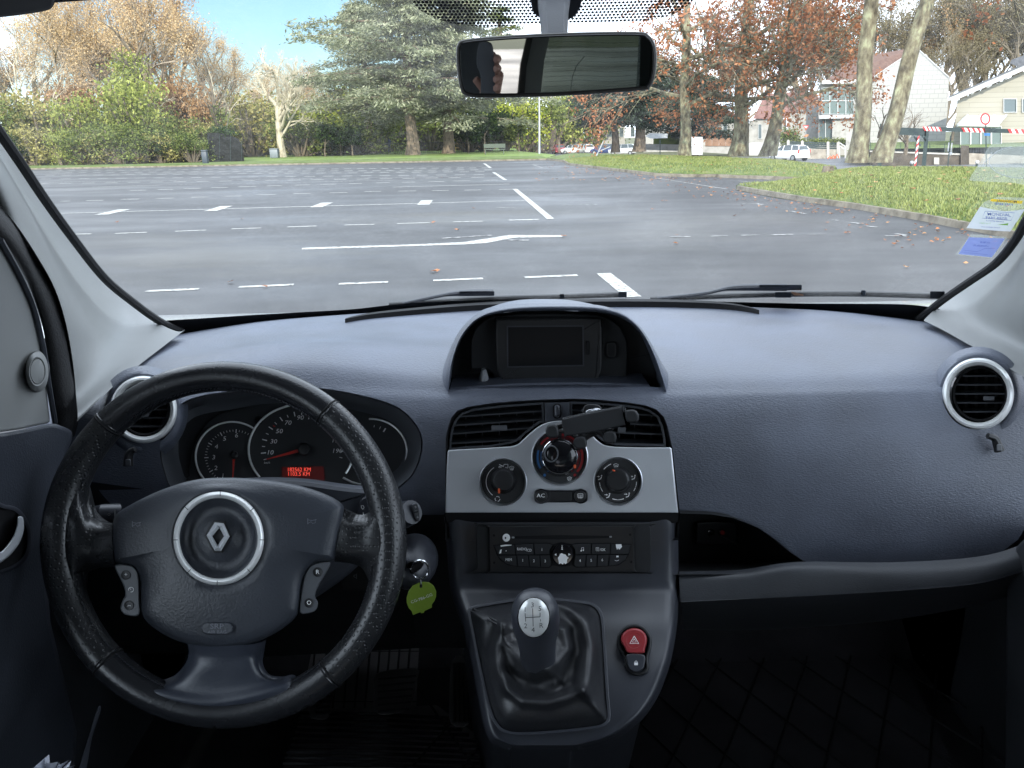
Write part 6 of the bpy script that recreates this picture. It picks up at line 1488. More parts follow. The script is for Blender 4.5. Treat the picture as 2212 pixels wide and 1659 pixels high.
def perp(d):
    u = Vector((0, 0, 1)) if abs(d.z) < .9 else Vector((1, 0, 0)); u = (u - d*u.dot(d)).normalized(); return u, d.cross(u)
def seg(m, a, b, r0, r1, n=5):
    d = (b-a).normalized(); u, w = perp(d)
    m.loops([[a + (u*math.cos(2*PI*k/n)+w*math.sin(2*PI*k/n))*r0 for k in range(n)], [b + (u*math.cos(2*PI*k/n)+w*math.sin(2*PI*k/n))*r1 for k in range(n)]])
def grow(m, p, d, L, r, lev, prm, rnd, tips):
    """recursive limb; prm: list per level of (children, length ratio, spread deg, droop/up, wobble, segs)"""
    nch, lr, spread, up, wob, sg = prm[lev]
    pts = [p]; dd = d.copy()
    for i in range(sg):
        dd = (dd + Vector((rnd.uniform(-wob, wob), rnd.uniform(-wob, wob), rnd.uniform(-wob, wob)+up))).normalized()
        pts.append(pts[-1] + dd*L/sg)
    last = lev == len(prm)-1
    r1 = r*(.25 if last else .5)
    n = 8 if r > .12 else (5 if r > .04 else 3)
    for i in range(sg): seg(m, pts[i], pts[i+1], r+(r1-r)*i/sg, r+(r1-r)*(i+1)/sg, n)
    if last or lev >= len(prm)-2: tips.append((pts[-1], dd)); tips.append((pts[len(pts)//2], dd))
    if last: return
    for k in range(nch):
        t = rnd.uniform(.3, 1.0) if k else 1.0
        f = t*sg; i = min(sg-1, int(f)); q = pts[i].lerp(pts[i+1], f-i)
        u, w = perp(dd); a = rnd.uniform(0, 2*PI) + k*2.4; s = math.radians(spread*rnd.uniform(.6, 1.25))
        nd = (dd*math.cos(s) + (u*math.cos(a)+w*math.sin(a))*math.sin(s)).normalized()
        grow(m, q, nd, L*lr*rnd.uniform(.75, 1.2)*(1.15-.3*t), max(.006, r1*rnd.uniform(.75, 1.0)), lev+1, prm, rnd, tips)
def leaf(m, p, s, rnd, flat=0.0, elong=1.0, d=None):
    n = Vector((rnd.gauss(0, 1), rnd.gauss(0, 1), rnd.gauss(0, 1)*(1-flat)+flat*3*(1 if rnd.random() < .9 else -1))).normalized()
    u, w = perp(n)
    if d is not None: u = (d - n*d.dot(n)).normalized() if (d - n*d.dot(n)).length > .05 else u; w = n.cross(u)
    else:
        a = rnd.uniform(0, 2*PI); u, w = u*math.cos(a)+w*math.sin(a), w*math.cos(a)-u*math.sin(a)
    h = s*rnd.uniform(.6, 1.25)
    m.add([p - u*h*elong, p + w*h*.55, p + u*h*elong, p - w*h*.55], [(0, 1, 2, 3)])
def clump(m, c, R, n, s, rnd, **kw):
    for _ in range(n):
        v = Vector((rnd.gauss(0, .5), rnd.gauss(0, .5), rnd.gauss(0, .5)))
        leaf(m, c + Vector((v.x*R[0], v.y*R[1], v.z*R[2])), s, rnd, **kw)
def trunk_flare(m, H, r, lean=Vector((0, 0, 0)), n=14, flare=1.7):
    Ls = []
    for i in range(n):
        t = i/(n-1); z = H*t; rr = r*(1-.28*t) * (1 + (flare-1)*math.exp(-z/(.9*r*2.2)))
        c = lean*t + Vector((.04*math.sin(z*1.3), .04*math.cos(z*1.7), z))
        Ls.append([c + Vector((math.cos(2*PI*k/14)*rr*(1+.10*math.sin(3*2*PI*k/14+z)+.06*noise.noise(Vector((k, z*2, 1)))), math.sin(2*PI*k/14)*rr, 0)) for k in range(14)])
    m.loops(Ls); return Ls
ORD = ['first', 'second', 'third', 'fourth', 'fifth', 'sixth', 'seventh', 'eighth', 'ninth', 'tenth', 'eleventh', 'twelfth', 'thirteenth', 'fourteenth', 'fifteenth', 'sixteenth', 'seventeenth', 'eighteenth', 'nineteenth', 'twentieth']
def place(proto, used, pos, rz, sc, label, group=None):
    o = proto if not used else copy_tree(proto)
    o.location = pos; o.rotation_euler = (0, 0, rz); o.scale = (sc, sc, sc) if not isinstance(sc, tuple) else sc
    o['label'] = label
    if group: o['group'] = group
    return o
# ---- bare trees (height 12 at scale 1)
HH = {}
def bare_proto(seed, name, leafm=None, nleaf=0, barkm='bark_twig', prm=None, H=4.0, r=.22, ls=.10):
    rnd = random.Random(seed); root = empty(name, (0, 0, 0), '', 'tree'); m = MB(); tips = []
    prm = prm or [(5, .75, 32, .06, .10, 4), (5, .66, 34, .05, .16, 3), (6, .6, 34, .05, .2, 3), (5, .6, 30, .06, .2, 2), (0, 0, 0, .05, .2, 2)]
    grow(m, Vector((0, 0, 0)), Vector((0, 0, 1)), H, r, 0, prm, rnd, tips)
    HH[root.name] = max(v[2] for v in m.v); child(m.build('trunk', M[barkm], None), root)
    if leafm:
        l = MB()
        for k in range(nleaf):
            p, d = rnd.choice(tips); leaf(l, p + Vector((rnd.gauss(0, .15), rnd.gauss(0, .15), rnd.gauss(0, .15))), ls, rnd)
        child(l.build('crown', M[leafm], None, smooth=False), root)
    return root
bp = [bare_proto(1, 'bare_tree', 'buff_leaf', 12000, ls=.045), bare_proto(2, 'bare_tree', 'orange_leaf', 11000, ls=.05), bare_proto(3, 'bare_tree', 'buff_leaf', 6000, ls=.04)]
bp.append(bare_proto(5, 'bare_tree', 'olive_twig', 9000, 'bark_wood', ls=.05))
bh = [HH[o.name] for o in bp]
usedb = [False]*4
back = [(-120, 84, 14.5, 0, 0), (-45, 90, 14.5, 0, 1), (30, 82, 14.0, 1, 2), (95, 88, 17.6, 0, 3), (150, 80, 17.4, 2, 4), (200, 92, 19.6, 1, 5), (255, 84, 18.2, 0, 6), (310, 88, 19.0, 2, 7), (360, 80, 17.6, 0, 1.5), (400, 90, 18.0, 1, 3.3), (440, 86, 14.5, 2, 5.1), (478, 94, 13.2, 0, 2.2),
        (530, 108, 11.4, 2, 1.1), (575, 112, 12.0, 0, 4.2), (640, 106, 12.0, 2, 2.4), (700, 112, 12.2, 1, .4)]
for i, (x, Y, top, pi, rz) in enumerate(back):
    k = top/bh[pi]
    place(bp[pi], usedb[pi], at(x, Y, .1), rz, k, '%s bare brown-twigged tree from the left behind the shrub belt' % ORD[i], 'bare trees behind the car park'); usedb[pi] = True
wood = [(1240, 150, 13, 0, 0), (1330, 140, 12, 2, 1), (1420, 135, 14, 1, 2), (1500, 128, 15, 2, 3), (1580, 125, 17, 0, 4), (1650, 122, 18, 2, 5), (1720, 120, 18, 3, 6), (1790, 118, 19, 3, 1.4), (1860, 116, 19, 3, 2.5), (1930, 118, 20, 3, 3.6), (2000, 114, 20, 1, 4.7), (2060, 112, 20, 3, 5.8), (2120, 110, 20, 3, 1.9), (2180, 108, 21, 3, 2.9), (2240, 108, 21, 3, 3.9), (1820, 130, 16, 3, .9), (1960, 128, 18, 3, 2.1), (2090, 122, 17, 3, 3.1), (2150, 120, 18, 3, 4.4), (2030, 104, 13, 3, 5.2), (2210, 118, 18, 3, .3)]
usedb[3] = False
for i, (x, Y, top, pi, rz) in enumerate(wood):
    place(bp[pi], usedb[pi], at(x, Y, SZ), rz, (top+3)/bh[pi], '%s bare woodland tree from the left on the slope behind the houses' % (ORD[i] if i < 20 else '%dst' % (i+1)), 'bare trees behind the houses'); usedb[pi] = True
# ---- pale knobbly plane trees
pprm = [(7, .85, 48, .02, .10, 4), (5, .60, 46, .04, .30, 4), (5, .5, 45, .08, .32, 3), (5, .6, 38, .10, .25, 2), (4, .7, 30, .10, .2, 2), (0, 0, 0, .1, .2, 2)]
pt = bare_proto(21, 'plane_tree', None, 0, 'bark_pale', pprm, 3.4, .30); ph = HH[pt.name]
place(pt, False, at(608, 79, .1), 1.3, 10.2/ph, 'pale bare plane tree with thick knobbly limbs standing alone left of the cedars')
pt2 = bare_proto(24, 'plane_tree', None, 0, 'bark_pale', [(6, 1.0, 55, .0, .15, 4), (4, .6, 44, .05, .3, 4), (4, .5, 45, .10, .3, 3), (0, 0, 0, .1, .2, 2)], 3.4, .30)
place(pt2, False, at(472, 76, .1), .3, .95, 'pale plane tree with ivy at its foot behind the dark mesh shed')
place(pt2, True, at(352, 74, .1), 2.3, .85, 'pale plane tree reaching sideways over the shrubs left of the dark shed')
place(pt2, True, at(135, 74, .1), 4.0, .75, 'low pale plane tree poking out of the shrubs far left')
b3 = bare_proto(26, 'birch_tree', None, 0, 'bark_pale', [(9, .5, 40, .05, .04, 6), (5, .6, 35, .06, .1, 3), (3, .5, 30, .05, .1, 2), (0, 0, 0, 0, .1, 1)], 8.2, .10)
place(b3, False, at(60, 72, .1), 0, 1.0, 'slender white-stemmed birch at the far left above the shrubs')
# ---- shrubs and ivy
def shrub_proto(seed, mat, W=1.0, n=900, s=.075, name='shrub', nb=14, H=1.0):
    rnd = random.Random(seed); root = empty(name, (0, 0, 0), '', 'shrub'); l = MB(); m = MB()
    for k in range(nb):
        a = rnd.uniform(0, 2*PI); rr = W*math.sqrt(rnd.random())*.5; z = H*(.10+.78*rnd.random()**.8); rr *= 1-.45*(z/H)**3
        c = Vector((rr*math.cos(a), rr*math.sin(a), z)); clump(l, c, (W*.24, W*.24, H*.17), n//nb, s, rnd)
        seg(m, Vector((rr*.2*math.cos(a), rr*.2*math.sin(a), 0)), c, .03, .01, 4)
    child(m.build('stems', M['bark_brown'], None), root); child(l.build('leaves', M[mat], None, smooth=False), root); return root
sh = {k: shrub_proto(40+i, mt, n=2600, s=.030, nb=26) for i, (k, mt) in enumerate((('a', 'green_a'), ('b', 'green_b'), ('c', 'green_c'), ('d', 'green_d'), ('y', 'yellow_g'), ('o', 'orange_leaf')))}
used = dict.fromkeys(sh, False)
DES = {'a': 'mid green', 'b': 'bright green', 'c': 'olive brown', 'd': 'dark green', 'y': 'sunlit yellow-green', 'o': 'rusty orange'}
def shrub(k, x, Y, w, h, rz, label, group=None, z=.1):
    place(sh[k], used[k], at(x, Y, z), rz, (w, w, h), label, group); used[k] = True
row = [('a', 6, 66, 5.0, 5.6), ('c', 52, 68, 4.6, 5.9), ('c', 92, 67, 4.6, 5.0), ('a', 128, 69, 4.2, 4.4), ('b', 172, 67, 4.4, 5.3), ('c', 205, 68, 4.0, 3.6), ('a', 236, 66, 4.2, 4.2), ('b', 268, 67, 3.9, 4.4), ('b', 303, 67, 5.4, 6.6), ('a', 336, 66, 3.6, 4.2), ('c', 366, 67, 3.8, 3.4), ('a', 400, 66, 3.6, 3.6), ('c', 432, 67, 3.6, 3.0),
       ('d', 20, 64, 3.6, 2.6), ('b', 128, 62.5, 2.2, 2.6), ('c', 70, 64, 3.8, 3.0), ('a', 178, 63, 3.8, 3.0), ('c', 215, 63.5, 3.4, 2.4), ('a', 258, 63, 3.6, 3.2), ('a', 300, 63, 3.6, 2.8), ('c', 345, 63.5, 3.4, 2.2), ('d', 380, 64, 3.4, 2.6), ('a', 412, 63.5, 3.0, 2.3)]
for i, (k, x, Y, w, h) in enumerate(row):
    fr_ = Y < 65
    j = sum(1 for q in row[:i] if (q[2] < 65) == fr_)
    shrub(k, x, Y, w, h, i*1.3, '%s shrub from the left in the %s row of the belt, %s' % (ORD[j], 'low front' if fr_ else 'tall back', DES[k]), 'evergreen shrubs left of the car park')
# orange masses in the bare trees, seen above the shrubs
for i, (x, Y, w, h, z) in enumerate(((150, 76, 6, 5.5, 4), (200, 78, 6, 6, 4), (380, 77, 5, 5, 3.5), (420, 78, 5.5, 6.5, 2.6), (440, 76, 4, 5, 2), (350, 79, 5, 6, 4))):
    shrub('o', x, Y, w, h, i, '%s rusty-leaved small tree from the left between the bare trees and shrubs' % ORD[i], 'rusty small trees', z=z*.3)
# ivy-clad trunk
rnd = random.Random(60); iv = empty('ivy_clad_tree', at(306, 70, .1), 'tall trunk wrapped in bright ivy rising out of the left shrubs', 'tree'); m = MB(); l = MB(); tips = []
grow(m, Vector((0, 0, 0)), Vector((.02, 0, 1)), 8.5, .3, 0, [(7, .35, 35, .04, .05, 6), (4, .6, 35, .04, .1, 3), (0, 0, 0, .03, .1, 2)], rnd, tips)
for k in range(60):
    z = 8.6*k/60; clump(l, Vector((rnd.gauss(0, .35), rnd.gauss(0, .35), z)), (2.1*(1-z/15), 1.6, .6), 130, .12, rnd)
child(m.build('trunk', M['bark_brown'], None), iv); child(l.build('ivy', M['green_b'], None, smooth=False), iv)
rnd = random.Random(61); iv = empty('ivy_clad_tree', at(476, 73, .1), 'slim dark trunk with ivy behind the dark mesh shed', 'tree'); m = MB(); l = MB(); tips = []
grow(m, Vector((0, 0, 0)), Vector((.0, 0, 1)), 6.5, .2, 0, [(8, .45, 38, .06, .06, 6), (4, .6, 35, .04, .1, 3), (0, 0, 0, .03, .1, 2)], rnd, tips)
for k in range(20): z = 4.5*k/20; clump(l, Vector((rnd.gauss(0, .2), rnd.gauss(0, .2), z)), (.6, .6, .4), 60, .12, rnd)
child(m.build('trunk', M['bark_brown'], None), iv); child(l.build('ivy', M['green_a'], None, smooth=False), iv)
# park greenery right of the shed
def PK(x, Y, k):
    near = 'far' if Y > 105 else ('nearer' if Y < 88 else 'middle-distance')
    where = ('right of the dark shed' if x < 560 else 'behind the pale plane tree' if x < 660 else 'left of the cedar trunks' if x < 790 else 'close left of the cedar trunks' if x < 870 else 'between the cedar trunks' if x < 960 else
             'right of the cedar trunks' if x < 1030 else 'left of the lamp post' if x < 1140 else 'by the lamp post' if x < 1180 else 'behind the parked cars')
    return '%s %s bush %s, %s' % (near, DES[k], where, 'broad' if Y > 118 else 'rounded')
i = 0
for k, x, Y, w, h in (('y', 508, 92, 7, 4.5), ('c', 545, 86, 7, 6.5), ('y', 575, 98, 8, 6), ('c', 640, 96, 8, 6.5), ('a', 648, 82, 6, 4.4), ('y', 690, 86, 6, 4.6), ('a', 728, 84, 6, 4.4), ('y', 770, 100, 7, 8), ('a', 770, 84, 5, 3.4), ('y', 835, 104, 8, 9), ('a', 812, 96, 6, 5), ('y', 905, 108, 8, 9), ('y', 945, 112, 7, 8),
                   ('y', 850, 112, 9, 5), ('b', 930, 104, 8, 4.6), ('a', 1000, 110, 8, 6.5), ('d', 1012, 90, 5.5, 4.6), ('d', 1052, 92, 6.5, 5.4), ('d', 1090, 94, 5, 5.0), ('y', 1120, 118, 8, 8), ('a', 1150, 120, 9, 9), ('b', 1190, 135, 9, 10), ('y', 1230, 140, 9, 8.5), ('a', 1275, 140, 10, 10), ('d', 1310, 150, 10, 12), ('o', 1018, 100, 4, 2.6), ('a', 560, 120, 14, 7), ('b', 700, 124, 16, 8), ('c', 640, 128, 15, 8), ('y', 860, 130, 16, 9), ('b', 980, 134, 16, 9), ('d', 1080, 140, 16, 9)):
    shrub(k, x, Y, w, h, i*.9, PK(x, Y, k), 'bushes in the park', z=.1 if x < 1115 else SZ); i += 1
# ---- cedars
def cedar(name, x, Y, H, R, r, seed, mat, label, z=.1, start=.16, lean=(0, 0), dens=1.0, barkm='bark_cedar', asym=0):
    rnd = random.Random(seed); root = empty(name, at(x, Y, z), label, 'tree'); m = MB(); l = MB()
    trunk_flare(m, H*.95, r, Vector((lean[0], lean[1], 0)), 16, 1.5)
    nb = int(46*dens)
    for k in range(nb):
        t = start + (1-start)*((k+rnd.random())/nb); zz = H*t
        a = k*2.39996 + rnd.uniform(-.4, .4)
        prof = (1-t)**.55*(.55+.45*min(1, (t-start)/.15+.3)); L = R*prof*rnd.uniform(.65, 1.12)*(1 + asym*math.cos(a)) + .8
        d0 = Vector((math.cos(a), math.sin(a), rnd.uniform(.10, .38)*(1 if t < .6 else 1.3))).normalized()
        p = Vector((lean[0]*t, lean[1]*t, zz)); pts = [p]; dd = d0.copy(); ns = 6
        for i in range(ns):
            dd = (dd + Vector((rnd.uniform(-.12, .12), rnd.uniform(-.12, .12), -.07))).normalized(); pts.append(pts[-1] + dd*L/ns)
        for i in range(ns): seg(m, pts[i], pts[i+1], .11*r/.5*(1-i/ns)+.02, .11*r/.5*(1-(i+1)/ns)+.015, 5)
        for i in range(1, ns+1):
            wd = .55 + L*.20*math.sin(PI*min(1, i/ns*.8+.15))
            for q in range(int(5*dens)+2):
                side = rnd.uniform(-1, 1); w_ = Vector((-dd.y, dd.x, 0))
                c = pts[i] + w_*side*wd + Vector((rnd.gauss(0, .25), rnd.gauss(0, .25), rnd.gauss(0, .18) - .22*abs(side)))
                dr = (w_*(1 if side > 0 else -1)*abs(side) + Vector((dd.x, dd.y, 0))*.8 + Vector((0, 0, -.25))).normalized()
                for z_ in range(15):
                    leaf(l, c + Vector((rnd.gauss(0, .42), rnd.gauss(0, .42), rnd.gauss(0, .13))), .125, rnd, flat=.5, elong=1.9, d=(dr + Vector((rnd.gauss(0, .35), rnd.gauss(0, .35), rnd.gauss(0, .2)))).normalized())
    child(m.build('trunk', M[barkm], None), root); child(l.build('crown', M[mat], None, smooth=False), root); return root
cedar('cedar_tree', 890, 78, 19, 13.0, .52, 71, 'cedar', 'large blue-green cedar with the left one of the twin trunks behind the car park', start=.20, dens=1.45, asym=-.08)
cedar('cedar_tree', 968, 82, 15.5, 10.5, .50, 72, 'cedar', 'broad blue-green cedar with the right one of the twin trunks behind the car park', start=.20, dens=1.2, asym=.15)
cedar('cedar_tree', 800, 92, 15.5, 9.0, .4, 75, 'cedar', 'blue-green cedar half hidden at the left edge of the big cedars', start=.22, dens=1.1)
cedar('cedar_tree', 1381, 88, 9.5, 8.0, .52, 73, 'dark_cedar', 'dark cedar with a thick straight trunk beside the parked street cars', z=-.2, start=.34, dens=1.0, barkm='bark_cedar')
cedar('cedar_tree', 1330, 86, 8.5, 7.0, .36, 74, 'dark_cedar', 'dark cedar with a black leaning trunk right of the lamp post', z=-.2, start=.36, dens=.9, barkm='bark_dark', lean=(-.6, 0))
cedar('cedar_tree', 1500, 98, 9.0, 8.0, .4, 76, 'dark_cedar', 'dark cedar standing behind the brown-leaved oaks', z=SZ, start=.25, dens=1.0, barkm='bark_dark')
cedar('conifer_tree', 1085, 128, 20, 7, .4, 77, 'green_a', 'green conifer tip showing just above the interior mirror', start=.2, dens=.7)
# small trunks in the shade of the cedars
for i, (x, Y, h) in enumerate(((1047, 80, 3.6), (1121, 86, 3.4), (1012, 84, 3.0), (760, 80, 3.0), (700, 79, 3.2), (735, 81, 3))):
    o = bare_proto(80+i, 'young_tree', 'green_d' if i != 1 else 'green_a', 1500, 'bark_brown', [(5, .7, 45, .05, .1, 3), (4, .6, 45, .05, .2, 3), (0, 0, 0, .03, .2, 2)], h*.5, .10, ls=.16)
    place(o, False, at(x, Y, .1), i, 1.0, '%s small dark-leaved tree from the right along the shaded park edge' % ORD[[1, 0, 2, 3, 5, 4][i]])
# ---- oaks that keep their brown leaves
def oak(x, Y, z, r, H, lean, seed, label, barkm='bark_lichen', nl=7000, prm=None, ls=.105, s0=.42, L0=4.2, fork=None):
    rnd = random.Random(seed); root = empty('oak_tree', at(x, Y, z), label, 'tree'); m = MB(); l = MB(); tips = []
    Ls = trunk_flare(m, H, r, Vector((lean[0], lean[1], 0)), 18, 1.45)
    top = Vector((lean[0], lean[1], H))
    prm = prm or [(6, .72, 40, .0, .16, 4), (5, .62, 42, -.01, .2, 3), (4, .6, 42, -.02, .25, 3), (0, 0, 0, -.04, .25, 2)]
    nb = 9
    for k in range(nb):
        t = s0 + (1-s0)*k/(nb-1); p = Vector((lean[0]*t, lean[1]*t, H*t)); a = k*2.4 + rnd.uniform(-.3, .3)
        d = Vector((math.cos(a), math.sin(a), rnd.uniform(.15, .7))).normalized()
        grow(m, p, d, L0*rnd.uniform(.8, 1.2)*(1.25-.5*t), r*.34, 0, prm, rnd, tips)
    grow(m, top - Vector((0, 0, .1)), Vector((0, 0, 1)), L0*.9, r*.7, 0, prm, rnd, tips)
    for k in range(nl//10):
        p, d = rnd.choice(tips)
        clump(l, p + Vector((0, 0, -.15)), (.38, .38, .42), 10, ls, rnd)
    child(m.build('trunk', M[barkm], None), root); child(l.build('crown', M['oak_leaf'], None, smooth=False), root); return root
oak(1480, 45, .25, .30, 6.5, (-.25, 0), 91, 'leftmost brown-leaved oak on the grass verge, its trunk pale and straight', nl=4600)
oak(1598, 46, .25, .42, 6.0, (-.15, 0), 92, 'stout brown-leaved oak in the middle of the three on the grass verge', nl=6600)
oak(1662, 45, .25, .36, 6.2, (.75, 0), 93, 'brown-leaved oak right of the middle one with its trunk leaning right', nl=6600, L0=3.3)
oak(1858, 31, .30, .305, 8.6, (-.30, 0), 94, 'near straight oak trunk with pale lichen left of the height barrier', nl=3600, s0=.74, L0=4.6, ls=.10)
oak(1908, 30.5, .32, .31, 8.6, (1.55, .2), 95, 'near oak trunk with pale lichen leaning right towards the height barrier', nl=3400, s0=.74, L0=4.6, ls=.10)
# bare ornamental tree in the garden of the white house
o = bare_proto(99, 'garden_tree', None, 0, 'bark_brown', [(6, .8, 50, .06, .15, 3), (5, .7, 42, .06, .25, 3), (4, .7, 40, .06, .3, 3), (3, .6, 35, .05, .3, 2), (0, 0, 0, .04, .2, 2)], 1.5, .14)
place(o, False, at(1958, 56, SZ+.9), .5, 1.05, 'small bare ornamental tree in front of the white gable wall')
o = bare_proto(98, 'broken_tree', None, 0, 'bark_brown', [(3, .6, 40, .06, .3, 4), (3, .6, 42, .06, .3, 3), (0, 0, 0, .04, .2, 2)], 1.0, .06)
place(o, False, at(1896, 32, 1.2), 2.5, .9, 'short bare stem sticking out left of the leaning oak trunk')
# ---------------------------------------------------------------- houses and street
M['white_wall'] = noise_mat('white_render', [(.3, (.26, .255, .24)), (.5, (.36, .355, .34)), (.75, (.41, .405, .39))], 1.5, 5, .9)
nt = NT('white_block_wall'); b_ = bsdf(nt, None, .85, 0, .3); br = nt.n('ShaderNodeTexBrick'); tc = nt.n('ShaderNodeTexCoord'); mpn = nt.n('ShaderNodeMapping'); mpn.inputs['Rotation'].default_value = (math.radians(90), 0, 0)
nt.l(tc.outputs['Object'], mpn.inputs[0]); nt.l(mpn.outputs[0], br.inputs['Vector']); br.inputs['Scale'].default_value = 1.0; br.inputs['Brick Width'].default_value = .95; br.inputs['Row Height'].default_value = .48; br.inputs['Mortar Size'].default_value = .035
br.inputs['Color1'].default_value = (.37, .37, .365, 1); br.inputs['Color2'].default_value = (.37, .37, .365, 1); br.inputs['Mortar'].default_value = (.29, .29, .29, 1); nt.l(br.outputs[0], b_.inputs['Base Color']); M['white_block'] = nt.m
nt = NT('cream_cladding'); b_ = bsdf(nt, None, .85, 0, .3); tc = nt.n('ShaderNodeTexCoord'); br = nt.n('ShaderNodeTexBrick'); mpn = nt.n('ShaderNodeMapping'); mpn.inputs['Rotation'].default_value = (math.radians(90), 0, 0)
nt.l(tc.outputs['Object'], mpn.inputs[0]); nt.l(mpn.outputs[0], br.inputs['Vector']); br.inputs['Scale'].default_value = 1.0; br.inputs['Brick Width'].default_value = 6; br.inputs['Row Height'].default_value = .42; br.inputs['Mortar Size'].default_value = .02
br.inputs['Color1'].default_value = (.34, .325, .28, 1); br.inputs['Color2'].default_value = (.31, .295, .25, 1); br.inputs['Mortar'].default_value = (.24, .23, .20, 1); nt.l(br.outputs[0], b_.inputs['Base Color']); M['cream_wall'] = nt.m
M['tile'] = noise_mat('roof_tiles', [(.3, (.085, .048, .038)), (.7, (.16, .095, .072))], 3, 8, .85, .6, 12)
M['tile_dark'] = noise_mat('dark_roof_tiles', [(.3, (.12, .06, .05)), (.7, (.24, .13, .11))], 3, 8, .85, .6, 12)
M['slate'] = noise_mat('slate', [(.3, (.07, .075, .09)), (.7, (.14, .15, .17))], 3, 6, .7)
M['wpaint'] = simple('white_joinery', (.48, .49, .50), .4)
M['bench_green'] = simple('bench_green', (.06, .08, .06), .6)
M['pane'] = simple('window_pane', (.10, .13, .14), .12, 0, .6)
M['pane_pale'] = simple('pale_curtained_pane', (.13, .17, .165), .15, 0, .6)
M['dk_green'] = simple('dark_green_paint', (.018, .035, .035), .4)
M['rw_red'] = simple('barrier_red', (.50, .035, .035), .45); M['rw_white'] = simple('barrier_white', (.74, .75, .76), .45)
M['stone_wall'] = noise_mat('stained_wall', [(.25, (.12, .10, .08)), (.5, (.30, .27, .23)), (.75, (.42, .40, .35))], 1.2, 8, .9)
M['dark_wall'] = noise_mat('dark_stained_wall', [(.25, (.03, .028, .025)), (.6, (.10, .085, .07)), (.8, (.20, .17, .14))], 1.2, 8, .9)
M['blackmesh'] = noise_mat('dark_netting', [(.3, (.004, .0045, .005)), (.7, (.016, .018, .016))], 6, 6, .9, .8, 20)
M['concrete'] = noise_mat('concrete', [(.3, (.30, .29, .27)), (.7, (.45, .44, .41))], 4, 6, .9)
M['metal_grey'] = simple('galvanised', (.42, .44, .46), .4, .6)
M['ter'] = noise_mat('terrace_wood', [(.3, (.20, .12, .08)), (.7, (.30, .18, .12))], 2, 5, .8)
def VPl(Y, x, rot=0.0):
    n = Vector((math.sin(rot), -math.cos(rot), 0)); return Pl(at(x, Y, 0), n)
def thing(name, label, cat, x, Y, z=SZ, group=None): return empty(name, at(x, Y, z), label, cat, group)
def part(mb, name, mat, root, **kw): return mb.build(name, M[mat], root, **kw)
def window(root, pl, px, panes, off=.0, mat='pane', frame='wpaint', fw=1.6, nx=1, ny=1):
    (x0, y0), (x1, y1) = px
    ou = [(x0, y0), (x1, y0), (x1, y1), (x0, y1)]; hs = []
    for i in range(nx):
        for j in range(ny):
            a, b, c, d = x0+(x1-x0)*i/nx+fw/2, x0+(x1-x0)*(i+1)/nx-fw/2, y0+(y1-y0)*j/ny+fw/2, y0+(y1-y0)*(j+1)/ny-fw/2
            hs.append([(a, c), (b, c), (b, d), (a, d)])
    f = part(MB().plate(ou, pl, off, off+.12, 0, holes=hs), 'window', frame, root, sharp=20)
    m = MB()
    for h in hs: m.flat(h, pl, off+.04)
    m.build('pane', M[mat], f, smooth=False)
# white house with the tall gable
pl = VPl(90, 1900)
h = thing('white_house', 'tall white house with a block-patterned gable and red tiled roof right of the near trunks', 'house', 1900, 94)
body = mp(z3, [(1338, 452), (1605, 276), (1785, 440), (1782, 560), (1756, 900), (1338, 900)])
part(MB().plate(body, pl, -9, .0), 'gable_wall', 'white_block', h, smooth=False)
fr2 = mp(z3, [(1052, 470), (1338, 455), (1338, 900), (1030, 900)])
part(MB().plate(fr2, pl, -8, -.6), 'front_wall', 'white_wall', h, smooth=False)
part(MB().plate(mp(z3, [(1065, 458), (1350, 448), (1350, 472), (1062, 478)]), pl, -.6, .6), 'eaves', 'wpaint', h, smooth=False)
m = MB(); A = [pl.pt(*zz, .3) for zz in mp(z3, [(1078, 462), (1360, 452)])]; bk = VPl(97, 1900); Bq = [bk.pt(*zz, 0) for zz in mp(z3, [(1600, 268), (1245, 330)])]
m.poly(A + Bq); m.poly([p - Vector((0, 0, .25)) for p in A + Bq]); m.loops([A+Bq, [p - Vector((0, 0, .25)) for p in A+Bq]]); part(m, 'roof', 'tile', h, smooth=False)
part(MB().strip(mp(z3, [(1338, 450), (1605, 272), (1788, 440)]), 2.2, pl, .15), 'gable_edge', 'wpaint', h)
q = VPl(90, 1900)
window(h, q, (z3(1062, 495), z3(1245, 650)), 1, off=.0, mat='pane_pale', nx=4, ny=2)
window(h, q, (z3(1045, 680), z3(1122, 795)), 1, off=.0, nx=2, ny=1)
part(MB().plate(mp(z3, [(1125, 672), (1240, 680), (1240, 800), (1120, 790)]), q, -.4, .5), 'porch_wall', 'white_wall', h, smooth=False)
part(MB().plate(mp(z3, [(1045, 655), (1250, 652), (1250, 672), (1045, 675)]), q, -.4, 1.0), 'balcony_slab', 'wpaint', h, smooth=False)
